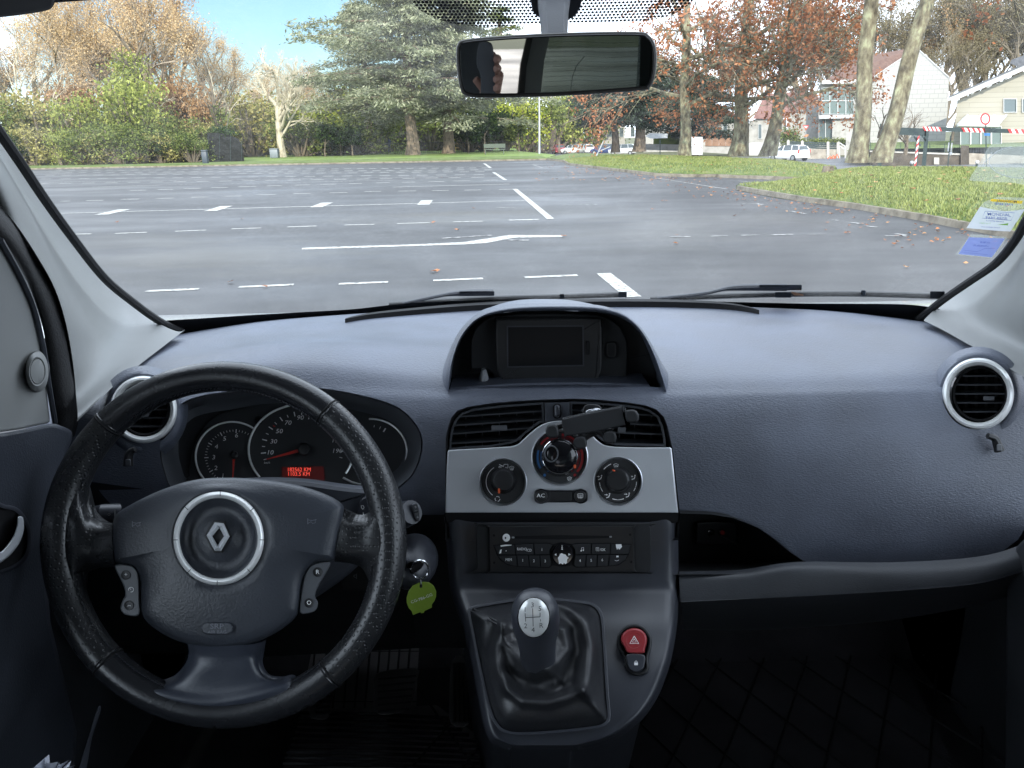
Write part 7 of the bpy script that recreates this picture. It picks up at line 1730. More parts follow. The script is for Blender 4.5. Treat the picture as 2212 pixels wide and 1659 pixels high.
# cream house on the right
pl = VPl(74, 2130)
h = thing('cream_house', 'cream clad house with a sloping eave and glass porch at the right edge', 'house', 2130, 78)
part(MB().plate(mp(z3, [(1832, 572), (2000, 500), (2330, 355), (2700, 355), (2700, 930), (1800, 930)]), pl, -9, 0), 'wall', 'cream_wall', h, smooth=False)
part(MB().plate(mp(z3, [(1775, 556), (1780, 572), (1830, 566), (2330, 348), (2330, 318), (2200, 375)]), pl, -9.5, 1.2), 'roof_edge', 'wpaint', h, smooth=False)
part(MB().plate(mp(z3, [(1790, 545), (2330, 312), (2330, 322), (1782, 556)]), pl, -9.6, 1.3), 'roof', 'slate', h, smooth=False)
part(MB().plate(mp(z3, [(2130, 360), (2140, 340), (2330, 270), (2330, 340), (2180, 380)]), pl, -6, -2), 'dormer', 'slate', h, smooth=False)
for x, y in ((1915, 522), (2008, 484), (2108, 436)):
    part(MB().tube([pl.pt(*z3(x, y), -.2), pl.pt(*z3(x, y), 1.0)], .22, 12), 'rafter_end', 'wpaint', h)
window(h, pl, (z3(2095, 560), z3(2172, 640)), 1, nx=1, ny=1, fw=3); window(h, pl, (z3(2200, 560), z3(2280, 640)), 1, nx=1, ny=1, fw=3)
m = MB(); p2 = VPl(70, 2130); m.poly([pl.pt(*z3(1890, 655)), pl.pt(*z3(2110, 655)), p2.pt(*z3(2060, 712)), p2.pt(*z3(1840, 708))]); 
for a, b in (((1890, 655), (1840, 708)), ((1965, 655), (1915, 710)), ((2040, 655), (1985, 712)), ((2110, 655), (2060, 712))): m.tube([pl.pt(*z3(*a), .05), p2.pt(*z3(*b), .05)], .12, 5)
m.tube([p2.pt(*z3(1835, 710), 0), p2.pt(*z3(2065, 714), 0)], .18, 6); part(m, 'glass_porch_roof', 'wpaint', h)
window(h, VPl(70.3, 2130), (z3(1850, 716), z3(2085, 890)), 1, nx=4, ny=1, mat='pane_pale', fw=3)
# low house with the dark red roof and garage
pl = VPl(96, 1700)
h = thing('low_house', 'low white house with a dark red roof and flat garage left of the white house', 'house', 1700, 99)
part(MB().plate(mp(z3, [(650, 690), (700, 672), (860, 678), (862, 900), (640, 900)]), pl, -7, 0), 'wall', 'white_wall', h, smooth=False)
part(MB().plate(mp(z3, [(905, 640), (1045, 560), (1045, 900), (905, 900)]), pl, -7, -1), 'side_wall', 'white_wall', h, smooth=False)
part(MB().plate(mp(z3, [(868, 660), (885, 645), (1040, 640), (1040, 900), (860, 900)]), pl, -4, 1.2), 'garage', 'white_wall', h, smooth=False)
m = MB(); bk = VPl(102, 1700); m.poly([pl.pt(*z3(670, 676), .4), pl.pt(*z3(905, 670), .4), bk.pt(*z3(1040, 565)), bk.pt(*z3(1000, 520)), bk.pt(*z3(740, 535))]); part(m, 'roof', 'tile_dark', h, smooth=False)
part(MB().strip(mp(z3, [(905, 642), (1045, 556)]), 3, pl, .2), 'roof_edge', 'slate', h)
window(h, pl, (z3(700, 705), z3(722, 790)), 1, fw=2); window(h, pl, (z3(795, 712), z3(815, 775)), 1, fw=2)
part(MB().box(bk.pt(*z3(957, 530)), (.9, .9, 1.3)), 'chimney', 'tile', h)
# further white houses between the trees
for i, (x0, x1, yt_, Y, lab) in enumerate(((1390, 1480, 246, 128, 'white house wall glimpsed between the dark cedar and the first oak'), (1500, 1590, 250, 122, 'white house glimpsed between the first and second oak trunks'), (1300, 1350, 262, 140, 'small white house behind the dark cedar trunks'))):
    pl = VPl(Y, x0); h = thing('white_house', lab, 'house', (x0+x1)/2, Y+4)
    part(MB().plate([(x0, yt_), (x1, yt_-2), (x1, 345), (x0, 345)], pl, -7, 0), 'wall', 'white_wall', h, smooth=False)
    part(MB().plate([(x0-4, yt_+1), ((x0+x1)/2-8, yt_-24), ((x0+x1)/2+8, yt_-24), (x1+4, yt_-1)], pl, -7.4, .5), 'roof', 'tile' if i != 1 else 'tile_dark', h, smooth=False)
    for k in range(3): window(h, pl, ((x0+14+k*24, yt_+14), (x0+23+k*24, yt_+34)), 1, fw=1)
# garden walls, fences, gates
def gwall(name, px, mat, Y, label, cat, depth=.3, x=None):
    return MB().plate(px, VPl(Y, px[0][0]), -depth, 0).build(name, M[mat], None, smooth=False, label=label, cat=cat)
gwall('garden_wall', mp(z3, [(55, 818), (260, 822), (260, 858), (55, 852)]), 'white_wall', 100, 'low white garden wall in front of a clipped hedge left of the first oak', 'wall')
gwall('hedge', mp(z3, [(105, 770), (180, 764), (250, 768), (262, 822), (105, 822)]), 'grass', 101, 'clipped green hedge above the white garden wall left of the first oak', 'hedge', 1.2)
gwall('garden_wall', mp(z3, [(385, 824), (560, 830), (560, 876), (385, 866)]), 'white_wall', 94, 'low white garden wall below the brown scalloped fence', 'wall')
fe = thing('scalloped_fence', 'brown scalloped panel fence on a white wall between the first two oaks', 'fence', 1555, 94)
for k in range(4):
    x0 = 400+39*k; part(MB().plate(mp(z3, [(x0, 830), (x0, 796), (x0+8, 787), (x0+19, 783), (x0+30, 787), (x0+38, 797), (x0+38, 831)]), VPl(94, 1540), .02, .1), 'panel', 'ter', fe, smooth=False)
for a, b, lab in ((300, 385, 'white panelled gate beside the first oak trunk'), (782, 828, 'white gate post and panel left of the small white car')):
    g_ = MB().plate(mp(z3, [(a, 778), (b, 778), (b, 880), (a, 880)]), VPl(92, 1500), -.2, 0).build('white_gate', M['wpaint'], None, smooth=False, label=lab, cat='gate')
pf = thing('picket_gate', 'white slatted gate between the second and third oak trunks', 'gate', 1620, 90); pl = VPl(90, 1620); m = MB()
for k in range(12): x = 640+8*k; m.plate(mp(z3, [(x, 808 + (k-6)**2*.2), (x+5, 808+(k-6)**2*.2), (x+5, 882), (x, 882)]), pl, 0, .08)
part(m, 'slats', 'wpaint', pf, smooth=False); m = MB()
m.plate(mp(z3, [(636, 825), (735, 825), (735, 831), (636, 831)]), pl, -.05, 0); m.plate(mp(z3, [(636, 865), (735, 865), (735, 871), (636, 871)]), pl, -.05, 0); part(m, 'rails', 'wpaint', pf, smooth=False)
pl = VPl(80, 1750); gw = thing('garden_wall', 'stained stone wall with pale posts and green slatted fence behind the small white car', 'wall', 1750, 80)
part(MB().plate(mp(z3, [(868, 838), (1160, 852), (1160, 914), (868, 900)]), pl, -.35, 0), 'wall', 'stone_wall', gw, smooth=False)
for x in (872, 952, 1098, 1155): part(MB().plate(mp(z3, [(x-8, 800 + (x-870)*.04), (x, 793+(x-870)*.04), (x+8, 800 + (x-870)*.04), (x+8, 905), (x-8, 905)]), pl, -.1, .12), 'post', 'concrete', gw, smooth=False)
m = MB()
for k in range(4): y = 803+10*k; m.plate(mp(z3, [(880, y), (1150, y+8), (1150, y+16), (880, y+8)]), pl, -.15, -.08)
part(m, 'slats', 'dk_green', gw, smooth=False)
used_h = MB(); rnd = random.Random(5); hd = thing('hedge', 'rounded green bush and hedge above the stained stone wall', 'hedge', 1750, 83); l = MB()
for k in range(40): clump(l, VPl(83, 1750).pt(*z3(rnd.uniform(830, 915), rnd.uniform(745, 830)), 0), (.6, .6, .5), 60, .10, rnd)
for k in range(40): clump(l, VPl(84, 1750).pt(*z3(rnd.uniform(915, 1200), rnd.uniform(798, 812)), 0), (.6, .6, .3), 40, .10, rnd)
l.build('leaves', M['green_a'], hd, smooth=False)
gt = thing('garden_gate', 'white diagonal-braced garden gate right of the stained wall', 'gate', 1825, 80); m = MB()
for a, b in (((1160, 805), (1165, 905)), ((1165, 812), (1195, 832)), ((1195, 832), (1195, 910)), ((1165, 830), (1195, 850))): m.strip(mp(z3, [a, b]), 2.2, pl, .1)
part(m, 'frame', 'wpaint', gt)
gwall('garden_wall', mp(z3, [(1200, 750), (1335, 745), (1335, 925), (1198, 915)]), 'white_wall', 82, 'plain white wall between the garden gate and the near oak trunk', 'wall')
pl = VPl(60, 1990); gw = thing('retaining_wall', 'dark stained retaining wall behind the height barrier', 'wall', 1990, 60)
part(MB().plate(mp(z3, [(1335, 862), (1850, 880), (1850, 960), (1335, 935)]), pl, -.5, 0), 'wall', 'dark_wall', gw, smooth=False)
part(MB().plate(mp(z3, [(1335, 856), (1855, 872), (1855, 882), (1335, 864)]), pl, -.5, .08), 'coping', 'concrete', gw, smooth=False)
part(MB().plate(mp(z3, [(1700, 895), (1730, 896), (1730, 935), (1700, 934)]), pl, 0, .05), 'meter_box', 'concrete', gw, smooth=False)
part(MB().plate(mp(z3, [(1852, 826), (1900, 828), (1900, 965), (1852, 960)]), pl, -.7, .2), 'pillar', 'dark_wall', gw, smooth=False)
part(MB().plate(mp(z3, [(1900, 870), (2300, 890), (2300, 980), (1900, 955)]), pl, -.5, .0), 'wall_end', 'stone_wall', gw, smooth=False)
gf = thing('mesh_fence', 'green mesh fence on top of the dark retaining wall', 'fence', 1950, 60.2); m = MB(); p2 = VPl(60.25, 1990)
for k in range(60): x = 1335+8.6*k; m.strip(mp(z3, [(x, 812+k*.25), (x, 872+k*.25)]), .28, p2, 0)
for k in range(5): m.strip(mp(z3, [(1335, 812+13*k), (1850, 826+13*k)]), .35, p2, 0)
part(m, 'mesh', 'dk_green', gf)
for k in range(7): x = 1340+84*k; part(MB().strip(mp(z3, [(x, 808+k*2), (x, 872+k*2)]), 1.3, p2, .02), 'post', 'dk_green', gf)
wf = thing('white_railing', 'white railing in front of the cream house glass porch', 'fence', 2080, 62); m = MB(); p2 = VPl(62, 2080)
for k in range(12): m.strip(mp(z3, [(1898+9*k, 838), (1898+9*k, 868)]), .8, p2, 0)
m.strip(mp(z3, [(1895, 838), (2010, 842)]), 1.4, p2, .02); part(m, 'bars', 'wpaint', wf)
MB().poly([at(1900, 62, SZ+1.2), at(2300, 60, SZ+1.2), at(2300, 90, SZ+1.4), at(1860, 90, SZ+1.3), at(1830, 62, SZ+1.1)]).build('garden_lawn', M['grass'], None, smooth=False, kind='structure')
MB().poly([at(1150, 68, SZ+.006), at(2300, 57, SZ+.006), at(2300, 61, SZ+.006), at(1150, 76, SZ+.006)]).build('pavement', M['concrete'], None, smooth=False, kind='structure') if 0 else None
# ---- height barrier
pb = VPl(38, 2000); hb_ = thing('height_barrier', 'dark green car park height barrier with red and white stripes', 'barrier', 2000, 38)
def bar(nm, a, b, w, mat='dk_green', o0=-.08, o1=.08, root=hb_, p=pb):
    L, R = stroke(mp(z3, [a, b]), w); return part(MB().plate(L + R[::-1], p, o0, o1), nm, mat, root, smooth=False)
bar('beam', (1500, 745), (1655, 752), 16); bar('beam', (1640, 732), (2400, 752), 9)
bar('post', (1403, 703), (1385, 1060), 8); bar('post', (1662, 722), (1630, 1075), 9); bar('post', (1608, 780), (1590, 1075), 7)
bar('brace', (1585, 775), (1625, 830), 4); bar('brace', (1655, 800), (1630, 770), 4)
for a, b in (((1640, 732), (1740, 734)), ((1862, 738), (1994, 742)), ((2125, 745), (2290, 750)), ((1612, 775), (1593, 945))):
    n_ = 9; up = abs(b[1]-a[1]) > 50
    for k in range(n_):
        p_, q_ = (a[0]+(b[0]-a[0])*k/n_, a[1]+(b[1]-a[1])*k/n_), (a[0]+(b[0]-a[0])*(k+1)/n_, a[1]+(b[1]-a[1])*(k+1)/n_)
        w_ = 10 if not up else 6.5
        if up: poly_ = [(p_[0]-w_, p_[1]+8), (p_[0]+w_, p_[1]-8), (q_[0]+w_, q_[1]-8), (q_[0]-w_, q_[1]+8)]
        else: poly_ = [(p_[0]-6, p_[1]-12), (q_[0]-6, q_[1]-12), (q_[0]+6, q_[1]+12), (p_[0]+6, p_[1]+12)]
        part(MB().plate(mp(z3, poly_), pb, .08, .10), 'stripe', 'rw_red' if k % 2 == 0 else 'rw_white', hb_, smooth=False)
sg = thing('road_sign', 'round red-rimmed height limit sign above the barrier beam', 'sign', 2129, 37.6); ps = VPl(37.8, 2129)
part(MB().plate(circ(*z3(1992, 676), 11, 13, 28), ps, 0, .03), 'rim', 'rw_red', sg, smooth=False)
part(MB().plate(circ(*z3(1992, 676), 7.6, 9.4, 28), ps, .03, .034), 'face', 'rw_white', sg, smooth=False)
part(MB().text('1,90', *z3(1992, 677), 5.6, ps, .036, bold=.02), 'digits', 'black_ink', sg, smooth=False)
L, R = stroke(mp(z3, [(1994, 706), (2000, 1060)]), 2.6); part(MB().plate(L+R[::-1], ps, -.06, -.01), 'sign_post', 'dk_green', sg, smooth=False)
part(MB().plate(mp(z3, [(1985, 757), (2020, 758), (2018, 772), (1986, 771)]), ps, 0, .02), 'blue_plate', 'blue_ink', sg, smooth=False)
lp = thing('bollard_post', 'slim dark post with a white cap and white sleeve right of the barrier', 'post', 2053, 40); p2 = VPl(40, 2053)
L, R = stroke(mp(z3, [(1795, 770), (1772, 1020)]), 2.6); part(MB().plate(L+R[::-1], p2, -.04, .04), 'pole', 'dk_green', lp, smooth=False)
for a, b in (((1785, 810), (1780, 860)), ((1803, 812), (1797, 862))): L, R = stroke(mp(z3, [a, b]), 2.6); part(MB().plate(L+R[::-1], p2, .04, .08), 'sleeve', 'wpaint', lp, smooth=False)
part(MB().blob(p2.pt(*z3(1793, 874), .02), (.09, .09, .09)), 'cap', 'wpaint', lp)
for i, (x, y, lab) in enumerate(((1573, 925, 'bollard with a white ball top left of the striped barrier post'), (1946, 922, 'bollard with a white ball top beside the windscreen permit sleeve'), (1408, 790, 'bollard with a white ball top beside the left barrier post'))):
    bo = thing('bollard', lab, 'bollard', z3(x, y)[0], 44, group='bollards along the street'); p2 = VPl(44, z3(x, y)[0]); c = p2.pt(*z3(x, y))
    part(MB().tube([Vector((c.x, c.y, SZ)), Vector((c.x, c.y, c.z-.08))], .06, 10), 'post', 'dk_green', bo); part(MB().blob(c, (.10, .10, .11)), 'ball', 'wpaint', bo)
yd = thing('yield_sign', 'small red and white triangular sign in the low house garden', 'sign', 1740, 82); p2 = VPl(82, 1740)
part(MB().plate(mp(z3, [(955, 712), (990, 712), (972, 742)]), p2, 0, .03), 'rim', 'rw_red', yd, smooth=False); part(MB().plate(mp(z3, [(963, 717), (982, 717), (972, 733)]), p2, .03, .034), 'face', 'rw_white', yd, smooth=False)
part(MB().strip(mp(z3, [(972, 742), (974, 800)]), 1.0, p2, -.02), 'pole', 'metal_grey', yd)
ds = thing('direction_sign', 'grey arrow direction sign on a dark pole left of the first oak', 'sign', 1426, 60); p2 = VPl(60, 1426)
part(MB().plate(mp(z3, [(60, 775), (85, 757), (185, 760), (185, 785), (90, 788)]), p2, -.02, .02), 'plate', 'metal_grey', ds, smooth=False); L, R = stroke(mp(z3, [(143, 785), (143, 960)]), 2); part(MB().plate(L+R[::-1], p2, -.06, -.02), 'pole', 'dk_green', ds, smooth=False)
# lamp post, stump, litter bins, shed, railings
la = thing('lamp_post', 'grey street lamp post rising below the right half of the mirror', 'lamp post', 1165, 72, .1); c = at(1165, 72, .1)
part(MB().tube([c, c + Vector((.02, 0, 3)), c + Vector((.0, 0, 9.5)), c + Vector((.2, 0, 10.2)), c + Vector((1.4, 0, 10.5))], [.10, .08, .06, .05, .05], 10), 'pole', 'metal_grey', la); part(MB().box(c + Vector((1.7, 0, 10.5)), (.7, .25, .12), None, .05), 'lamp_head', 'metal_grey', la)
MB().tube([at(1208, 74, .1), at(1208, 74, 1.1)], .09, 8).build('wooden_post', M['bark_brown'], None, label='short wooden post on the grass right of the lamp post', cat='post')
MB().tube([G(1788, 374, .2), G(1788, 374, .2) + Vector((0, 0, .22))], [.2, .16], 12).build('tree_stump', M['bark_brown'], None, label='low tree stump on the grass left of the near oak trunks', cat='stump')
m = MB(); c = at(1285, 50, .1); m.tube([c, c + Vector((.55, 0, 1.1))], .035, 6); m.tube([c + Vector((.2, 0, .45)), c + Vector((.95, 0, .75))], .03, 6); m.tube([c + Vector((.3, 0, 1.2)), c + Vector((.3, 0, 1.9))], .02, 6)
m.build('bent_post', M['metal_grey'], None, label='bent grey metal post lying askew on the verge in front of the cars', cat='post')
m = MB(); c = at(1800, 78, SZ)
for k in range(3): m.tube([c + Vector((-.4+.3*k, 0, .05)), c + Vector((-.2+.35*k, 0, .25+.1*k)), c + Vector((.1+.3*k, 0, .1))], .05, 5)
m.build('orange_barrier', M['orange'], None, label='fallen orange street barrier piece by the stained wall', cat='barrier')
def binn(x, Y, w, h, lab, mat):
    b = thing('litter_bin', lab, 'bin', x, Y, .1); c = at(x, Y, .1)
    part(MB().box(c + Vector((0, 0, h*.45)), (w, w, h*.9), None, .05), 'body', mat, b); part(MB().box(c + Vector((0, 0, h*.95)), (w*1.06, w*1.06, h*.1), None, .04), 'lid', mat, b)
M['bin_blue'] = simple('bin_blue_grey', (.05, .065, .085), .5); M['bin_grey'] = simple('bin_grey', (.18, .21, .24), .5)
binn(439, 59.5, .38, .95, 'dark blue-grey litter bin in front of the mesh shed', 'bin_blue'); binn(591, 76, .75, .85, 'grey box-shaped bin left of the pale plane tree', 'bin_grey')
shd = thing('shed', 'dark netting-covered shed with dark ivy on its curved top beside the left shrubs', 'shed', 487, 66, .1); ps = VPl(64, 487)
part(MB().plate(mp(z1, [(1340, 860), (1400, 862), (1480, 868), (1545, 900), (1575, 960), (1585, 1055), (1345, 1062)]), ps, -3.5, 0), 'walls', 'blackmesh', shd, smooth=False)
m = MB()
for k in range(4): x = 1350+72*k; m.strip(mp(z1, [(x, 870 + (0 if k < 3 else 50)), (x, 1058)]), .7, ps, .03)
part(m, 'uprights', 'dk_green', shd)
l = MB(); rnd = random.Random(9)
for k in range(34): x = rnd.uniform(1375, 1500); clump(l, ps.pt(*z1(x, 858 + rnd.uniform(-18, 12) + max(0, x-1450)*.3), -rnd.uniform(0, 2)), (.5, .5, .3), 40, .09, rnd)
part(l, 'dead_ivy', 'green_d', shd, smooth=False)
# park railings behind the lot
def railing(x0, x1, Y, lab, hgt=1.15):
    f = thing('park_railing', lab, 'fence', (x0+x1)/2, Y, .1); m = MB(); A, B = at(x0, Y, .1), at(x1, Y, .1); n = int((B-A).length/.22)
    for k in range(n+1): p = A.lerp(B, k/n); m.box(p + Vector((0, 0, hgt/2)), (.03, .03, hgt))
    part(m, 'bars', 'blk', f, smooth=False); m = MB()
    for z in (.12, hgt-.1): m.tube([A + Vector((0, 0, z)), B + Vector((0, 0, z))], .03, 4)
    part(m, 'rails', 'blk', f)
railing(620, 880, 83.5, 'black park railing between the pale plane tree and the cedar trunk'); railing(905, 1110, 86, 'black park railing right of the cedar trunks')
# bench, playground, people far off
bn = thing('park_bench', 'grey bench end standing on the grass strip below the cedars', 'bench', 1068, 71, .1); c = at(1068, 71, .1)
part(MB().box(c + Vector((0, 0, .45)), (1.9, .45, .06)), 'seat', 'bench_green', bn); part(MB().box(c + Vector((0, .25, .75)), (1.9, .05, .35)), 'backrest', 'bench_green', bn)
for s in (-.8, .8): part(MB().box(c + Vector((s, 0, .2)), (.06, .4, .45)), 'leg', 'bench_green', bn)
yel = simple('playground_yellow', (.75, .55, .02), .4); m = MB(); c = at(982, 100, .1)
m.box(c + Vector((0, 0, 1.6)), (.25, .25, 3.2)); m.box(c + Vector((.35, 0, 2.4)), (.7, .15, .2)); m.box(c + Vector((.3, 0, 1.0)), (.6, .4, .12)); m.build('playground_frame', yel, None, smooth=False, label='yellow playground frame seen past the right cedar trunk', cat='playground')
m = MB(); rnd = random.Random(4); c = at(1030, 104, .1); m.blob(c + Vector((0, 0, .6)), (2.6, 1.5, 1.5), 14, 9); m.build('boulder', simple('reddish_rock', (.30, .17, .11), .9), None, label='reddish mound in the playground right of the yellow frame', cat='boulder')
for x, Y, w, lab in ((905-25, 110, 2.6, 'pale picnic shelter low in the park left of the cedar trunk'),):
    c = at(x, Y, .1); m = MB(); m.box(c + Vector((0, 0, 1.9)), (w, 1.5, .12)); [m.box(c + Vector((s*w*.45, 0, .95)), (.1, .1, 1.9)) for s in (-1, 1)]; m.build('picnic_shelter', M['concrete'], None, smooth=False, label=lab, cat='shelter')
def person_far(x, Y, col, lab):
    m = MB(); c = at(x, Y, .1)
    m.tube([c + Vector((-.10, 0, .0)), c + Vector((-.10, -.02, .45)), c + Vector((-.08, 0, .88))], [.055, .065, .095], 8); m.tube([c + Vector((.12, -.1, .0)), c + Vector((.11, -.04, .45)), c + Vector((.08, 0, .88))], [.055, .065, .095], 8)
    m.tube([c + Vector((0, 0, .82)), c + Vector((0, 0, 1.15)), c + Vector((0, 0, 1.38)), c + Vector((0, 0, 1.46)), c + Vector((0, 0, 1.52))], [.15, .15, .20, .10, .06], 10)
    for s in (-1, 1): m.tube([c + Vector((s*.19, 0, 1.40)), c + Vector((s*.25, -.03, 1.12)), c + Vector((s*.23, -.14, .88))], [.055, .045, .035], 7)
    m.blob(c + Vector((0, 0, 1.62)), (.085, .10, .12), 10, 8); m.build('person', simple('coat', col, .8), None, label=lab, cat='person')
person_far(840, 96, (.05, .07, .14), 'far person in a dark blue coat standing in the park left of the cedar trunk'); person_far(785, 99, (.03, .03, .04), 'far person in dark clothes near the park railing')
# ---------------------------------------------------------------- cars
M['tyre'] = simple('tyre', (.012, .012, .012), .8); M['car_glass'] = simple('car_glass', (.03, .045, .05), .08, 0, .7); M['tail'] = simple('tail_lamp', (.45, .03, .02), .3); M['head'] = simple('head_lamp', (.7, .72, .74), .15); M['plate_w'] = simple('number_plate', (.7, .7, .68), .5)
def car(col, label, loc, rz, L=3.8, W=1.66, H=1.45, group=None, name='parked_car'):
    root = empty(name, loc, label, 'car', group, rz); mt = simple('car_paint', col, .25, 0, .5, Coat_Weight=.7)
    # length runs along y, tail at -L/2
    st = [(-.500, .34, .72, .70), (-.490, .30, .92, .84), (-.44, .24, 1.0, .96), (-.30, .22, .98, 1.0), (0, .22, .95, 1.0), (.22, .22, .93, 1.0), (.34, .22, .86, .98), (.44, .24, .76, .92), (.49, .30, .62, .80), (.50, .36, .55, .70)]
    def ring(y, zb, zt, hw):
        w = hw*W/2; return [Vector((-w*.90, y, zb)), Vector((-w, y, zb+.10)), Vector((-w*1.0, y, zb+(zt-zb)*.6)), Vector((-w*.94, y, zt-.03)), Vector((-w*.80, y, zt)), Vector((0, y, zt+.015)), Vector((w*.80, y, zt)), Vector((w*.94, y, zt-.03)), Vector((w, y, zb+(zt-zb)*.6)), Vector((w, y, zb+.10)), Vector((w*.90, y, zb))]
    Ls = [ring(y*L, zb, zt, hw) for y, zb, zt, hw in st]
    sml = [[v for v in c] for c in zip(*[catmull(list(c), 3) for c in zip(*Ls)])]
    body = child(MB().loops(sml, cap0=True, cap1=True).build('body', mt, None, sharp=50), root)
    gs = [(-.475, .93, .70), (-.42, H-.10, .64), (-.36, H-.02, .66), (-.1, H, .68), (.08, H-.03, .66), (.17, H-.16, .64), (.32, .90, .74)]
    g1 = MB(); Ls = []
    for y, z, hw in gs:
        w = hw*W/2; Ls.append([Vector((-W/2*.90, y*L, .88)), Vector((-w, y*L, z-.04)), Vector((-w*.85, y*L, z)), Vector((w*.85, y*L, z)), Vector((w, y*L, z-.04)), Vector((W/2*.90, y*L, .88))])
    child(g1.loops(Ls, closed=False, cap0=True, cap1=True).build('windows', M['car_glass'], None, sharp=25), root)
    r = MB(); Lr = [[Vector((-W*.5*hw*.98, y*L, z+.004)), Vector((-W*.5*hw*.85, y*L, z+.02)), Vector((W*.5*hw*.85, y*L, z+.02)), Vector((W*.5*hw*.98, y*L, z+.004))] for y, z, hw in gs[1:6]]
    r.loops(Lr, closed=False)
    for s in (-1, 1):
        for (ya, za, ha), (yb, zb2, hb2) in (((-.475, .93, .87), (-.42, H-.1, .66)), ((.33, .88, .80), (.16, H-.14, .66)), ((-.25, .92, .91), (-.22, H-.04, .69)), ((.03, .92, .91), (.02, H-.02, .69))):
            r.tube([Vector((s*W/2*ha, ya*L, za)), Vector((s*W/2*hb2, yb*L, zb2))], .035, 5)
    child(r.build('roof', mt, None, sharp=50), root)
    for y in (-.33, .31):
        for s in (-1, 1):
            wv = child(MB().tube([Vector((s*(W/2-.18), y*L, .29)), Vector((s*(W/2+.01), y*L, .29))], .29, 18).build('wheel', M['tyre'], None), root)
            child(MB().tube([Vector((s*(W/2), y*L, .29)), Vector((s*(W/2+.02), y*L, .29))], .18, 14).build('rim', M['metal_grey'], None), wv)
    for s in (-1, 1):
        child(MB().box((s*W*.43, -L*.475, .86), (.16, .14, .34), None, .05).build('tail_light', M['tail'], None), root)
        child(MB().box((s*W*.36, L*.475, .66), (.34, .16, .16), None, .06).build('headlight', M['head'], None), root)
        child(MB().box((s*(W*.5+.07), L*.20, .98), (.16, .1, .13), None, .04).build('wing_mirror', mt, None), root)
    child(MB().box((0, -L*.502, .55), (.52, .02, .11)).build('number_plate', M['plate_w'], None), root)
    child(MB().box((0, -L*.494, .38), (W*.88, .08, .2), None, .04).build('bumper', mt, None), root)
    return root
wc = (.74, .76, .78)
car(wc, 'small white hatchback seen from behind on the street right of the oaks', at(1706, 76, SZ), math.radians(28), 3.8, 1.65, 1.42)
g_ = 'cars parked along the far street'
car((.42, .03, .03), 'red car parked on the street just right of the lamp post', at(1206, 128, SZ), math.radians(6), group=g_)
car(wc, 'white car parked first to the right of the red car', at(1238, 126, SZ), math.radians(80), group=g_)
car((.62, .65, .66), 'pale silver car parked between the white and the dark blue cars', at(1264, 124, SZ), math.radians(20), group=g_)
car((.03, .05, .14), 'dark blue car parked left of the black cedar trunk', at(1303, 118, SZ), math.radians(75), group=g_)
car((.60, .62, .64), 'silver car parked between the two dark cedar trunks', at(1345, 112, SZ), math.radians(70), group=g_)
car(wc, 'white van-like car furthest left in the street row', at(1176, 142, SZ), math.radians(10), H=1.8, group=g_)
car((.10, .11, .13), 'dark car half hidden behind the red car', at(1216, 142, SZ), math.radians(15), H=1.7, group=g_)
cam = bpy.data.cameras.new('camera'); cam.sensor_width = 36; cam.lens = F/2212*36; cam.clip_start = .02; cam.clip_end = 3000
co = bpy.data.objects.new('camera', cam); COL.objects.link(co)
co.matrix_world = Matrix.Translation(EYE) @ MC.to_4x4(); scene.camera = co
# sky and sun
SUN_EL, SUN_AZ = 27, -176          # azimuth clockwise from +Y: behind the van, a little to the left
el, az = math.radians(SUN_EL), math.radians(SUN_AZ)
sd = Vector((math.sin(az)*math.cos(el), math.cos(az)*math.cos(el), math.sin(el)))
sun = bpy.data.lights.new('sun', 'SUN'); sun.energy = 3.1; sun.angle = math.radians(.5); sun.color = (1, .91, .76)
so = bpy.data.objects.new('sun', sun); COL.objects.link(so); so.rotation_euler = sd.to_track_quat('Z', 'Y').to_euler()
w = bpy.data.worlds.new('World'); scene.world = w; w.use_nodes = True; t = w.node_tree; t.nodes.clear()
out = t.nodes.new('ShaderNodeOutputWorld'); bg = t.nodes.new('ShaderNodeBackground'); sky = t.nodes.new('ShaderNodeTexSky')
sky.sky_type = 'NISHITA'; sky.sun_disc = False; sky.sun_elevation = el; sky.sun_rotation = az; sky.altitude = 0; sky.air_density = 1.0; sky.dust_density = .8
tc = t.nodes.new('ShaderNodeTexCoord'); mpn = t.nodes.new('ShaderNodeMapping'); mpn.inputs['Scale'].default_value = (1.0, 1.0, 2.2); mpn.inputs['Location'].default_value = (.55, .25, .1)
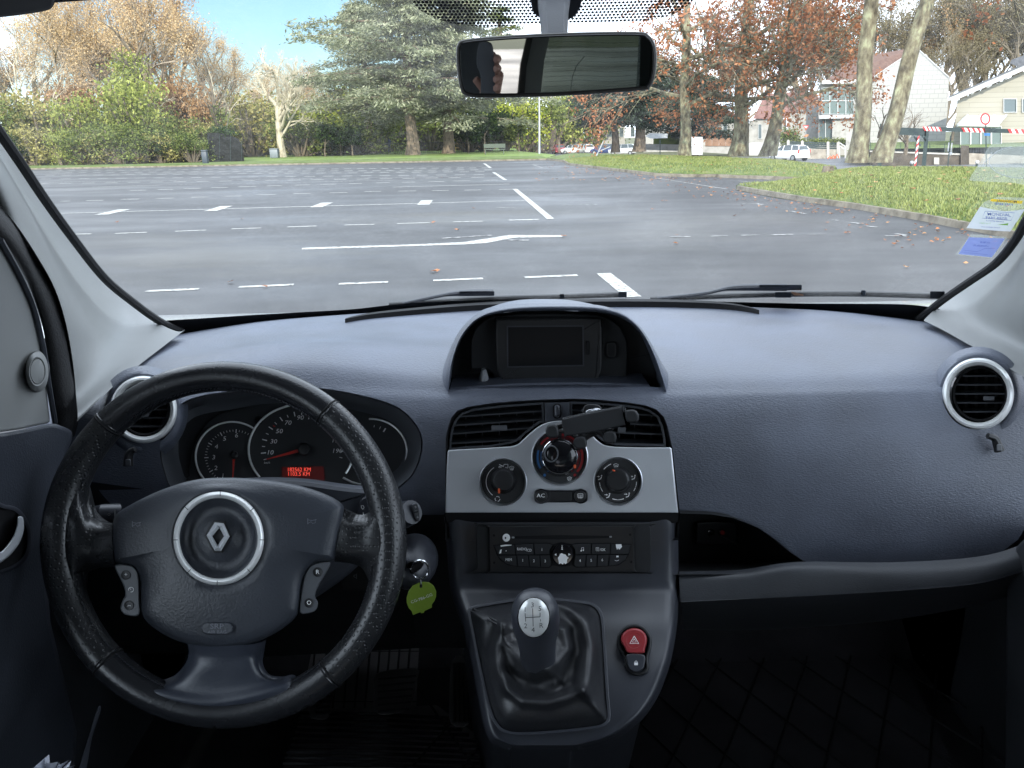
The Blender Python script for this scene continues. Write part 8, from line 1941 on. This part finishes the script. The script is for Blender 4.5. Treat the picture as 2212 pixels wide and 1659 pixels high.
nz = t.nodes.new('ShaderNodeTexNoise'); nz.inputs['Scale'].default_value = 2.0; nz.inputs['Detail'].default_value = 7; nz.inputs['Roughness'].default_value = .55
t.links.new(tc.outputs['Generated'], mpn.inputs[0]); t.links.new(mpn.outputs[0], nz.inputs['Vector'])
# a gap of blue in the cloud, ahead and a little to the left
gd = ray(590, 60).normalized()
vd = t.nodes.new('ShaderNodeVectorMath'); vd.operation = 'DISTANCE'; vd.inputs[1].default_value = gd; t.links.new(tc.outputs['Generated'], vd.inputs[0])
ad = t.nodes.new('ShaderNodeMath'); ad.operation = 'MULTIPLY_ADD'; ad.inputs[1].default_value = .9; t.links.new(vd.outputs['Value'], ad.inputs[0]); 
sb = t.nodes.new('ShaderNodeMath'); sb.operation = 'SUBTRACT'; sb.inputs[1].default_value = .19; t.links.new(nz.outputs[0], sb.inputs[0]); t.links.new(sb.outputs[0], ad.inputs[2])
mn_ = t.nodes.new('ShaderNodeMath'); mn_.operation = 'MINIMUM'; mn_.inputs[1].default_value = .60; t.links.new(ad.outputs[0], mn_.inputs[0])
rp_ = t.nodes.new('ShaderNodeValToRGB'); rp_.color_ramp.elements[0].position = .44; rp_.color_ramp.elements[1].position = .60
t.links.new(mn_.outputs[0], rp_.inputs[0])
mx = t.nodes.new('ShaderNodeMixRGB'); mx.inputs[2].default_value = (10.8, 12.0, 14.0, 1)
t.links.new(rp_.outputs[0], mx.inputs[0]); tn = t.nodes.new('ShaderNodeMixRGB'); tn.blend_type = 'MULTIPLY'; tn.inputs[0].default_value = 1; tn.inputs[2].default_value = (.50, .60, .68, 1); t.links.new(sky.outputs[0], tn.inputs[1]); t.links.new(tn.outputs[0], mx.inputs[1]); t.links.new(mx.outputs[0], bg.inputs[0])
bg.inputs[1].default_value = .15; t.links.new(bg.outputs[0], out.inputs[0])
vs = scene.view_settings; vs.view_transform = 'Standard'; vs.look = 'None'; vs.gamma = 1; vs.exposure = .80; vs.use_curve_mapping = False
scene.render.engine = 'CYCLES'
scene.cycles.max_bounces = 8; scene.cycles.diffuse_bounces = 4; scene.cycles.glossy_bounces = 4; scene.cycles.transparent_max_bounces = 24
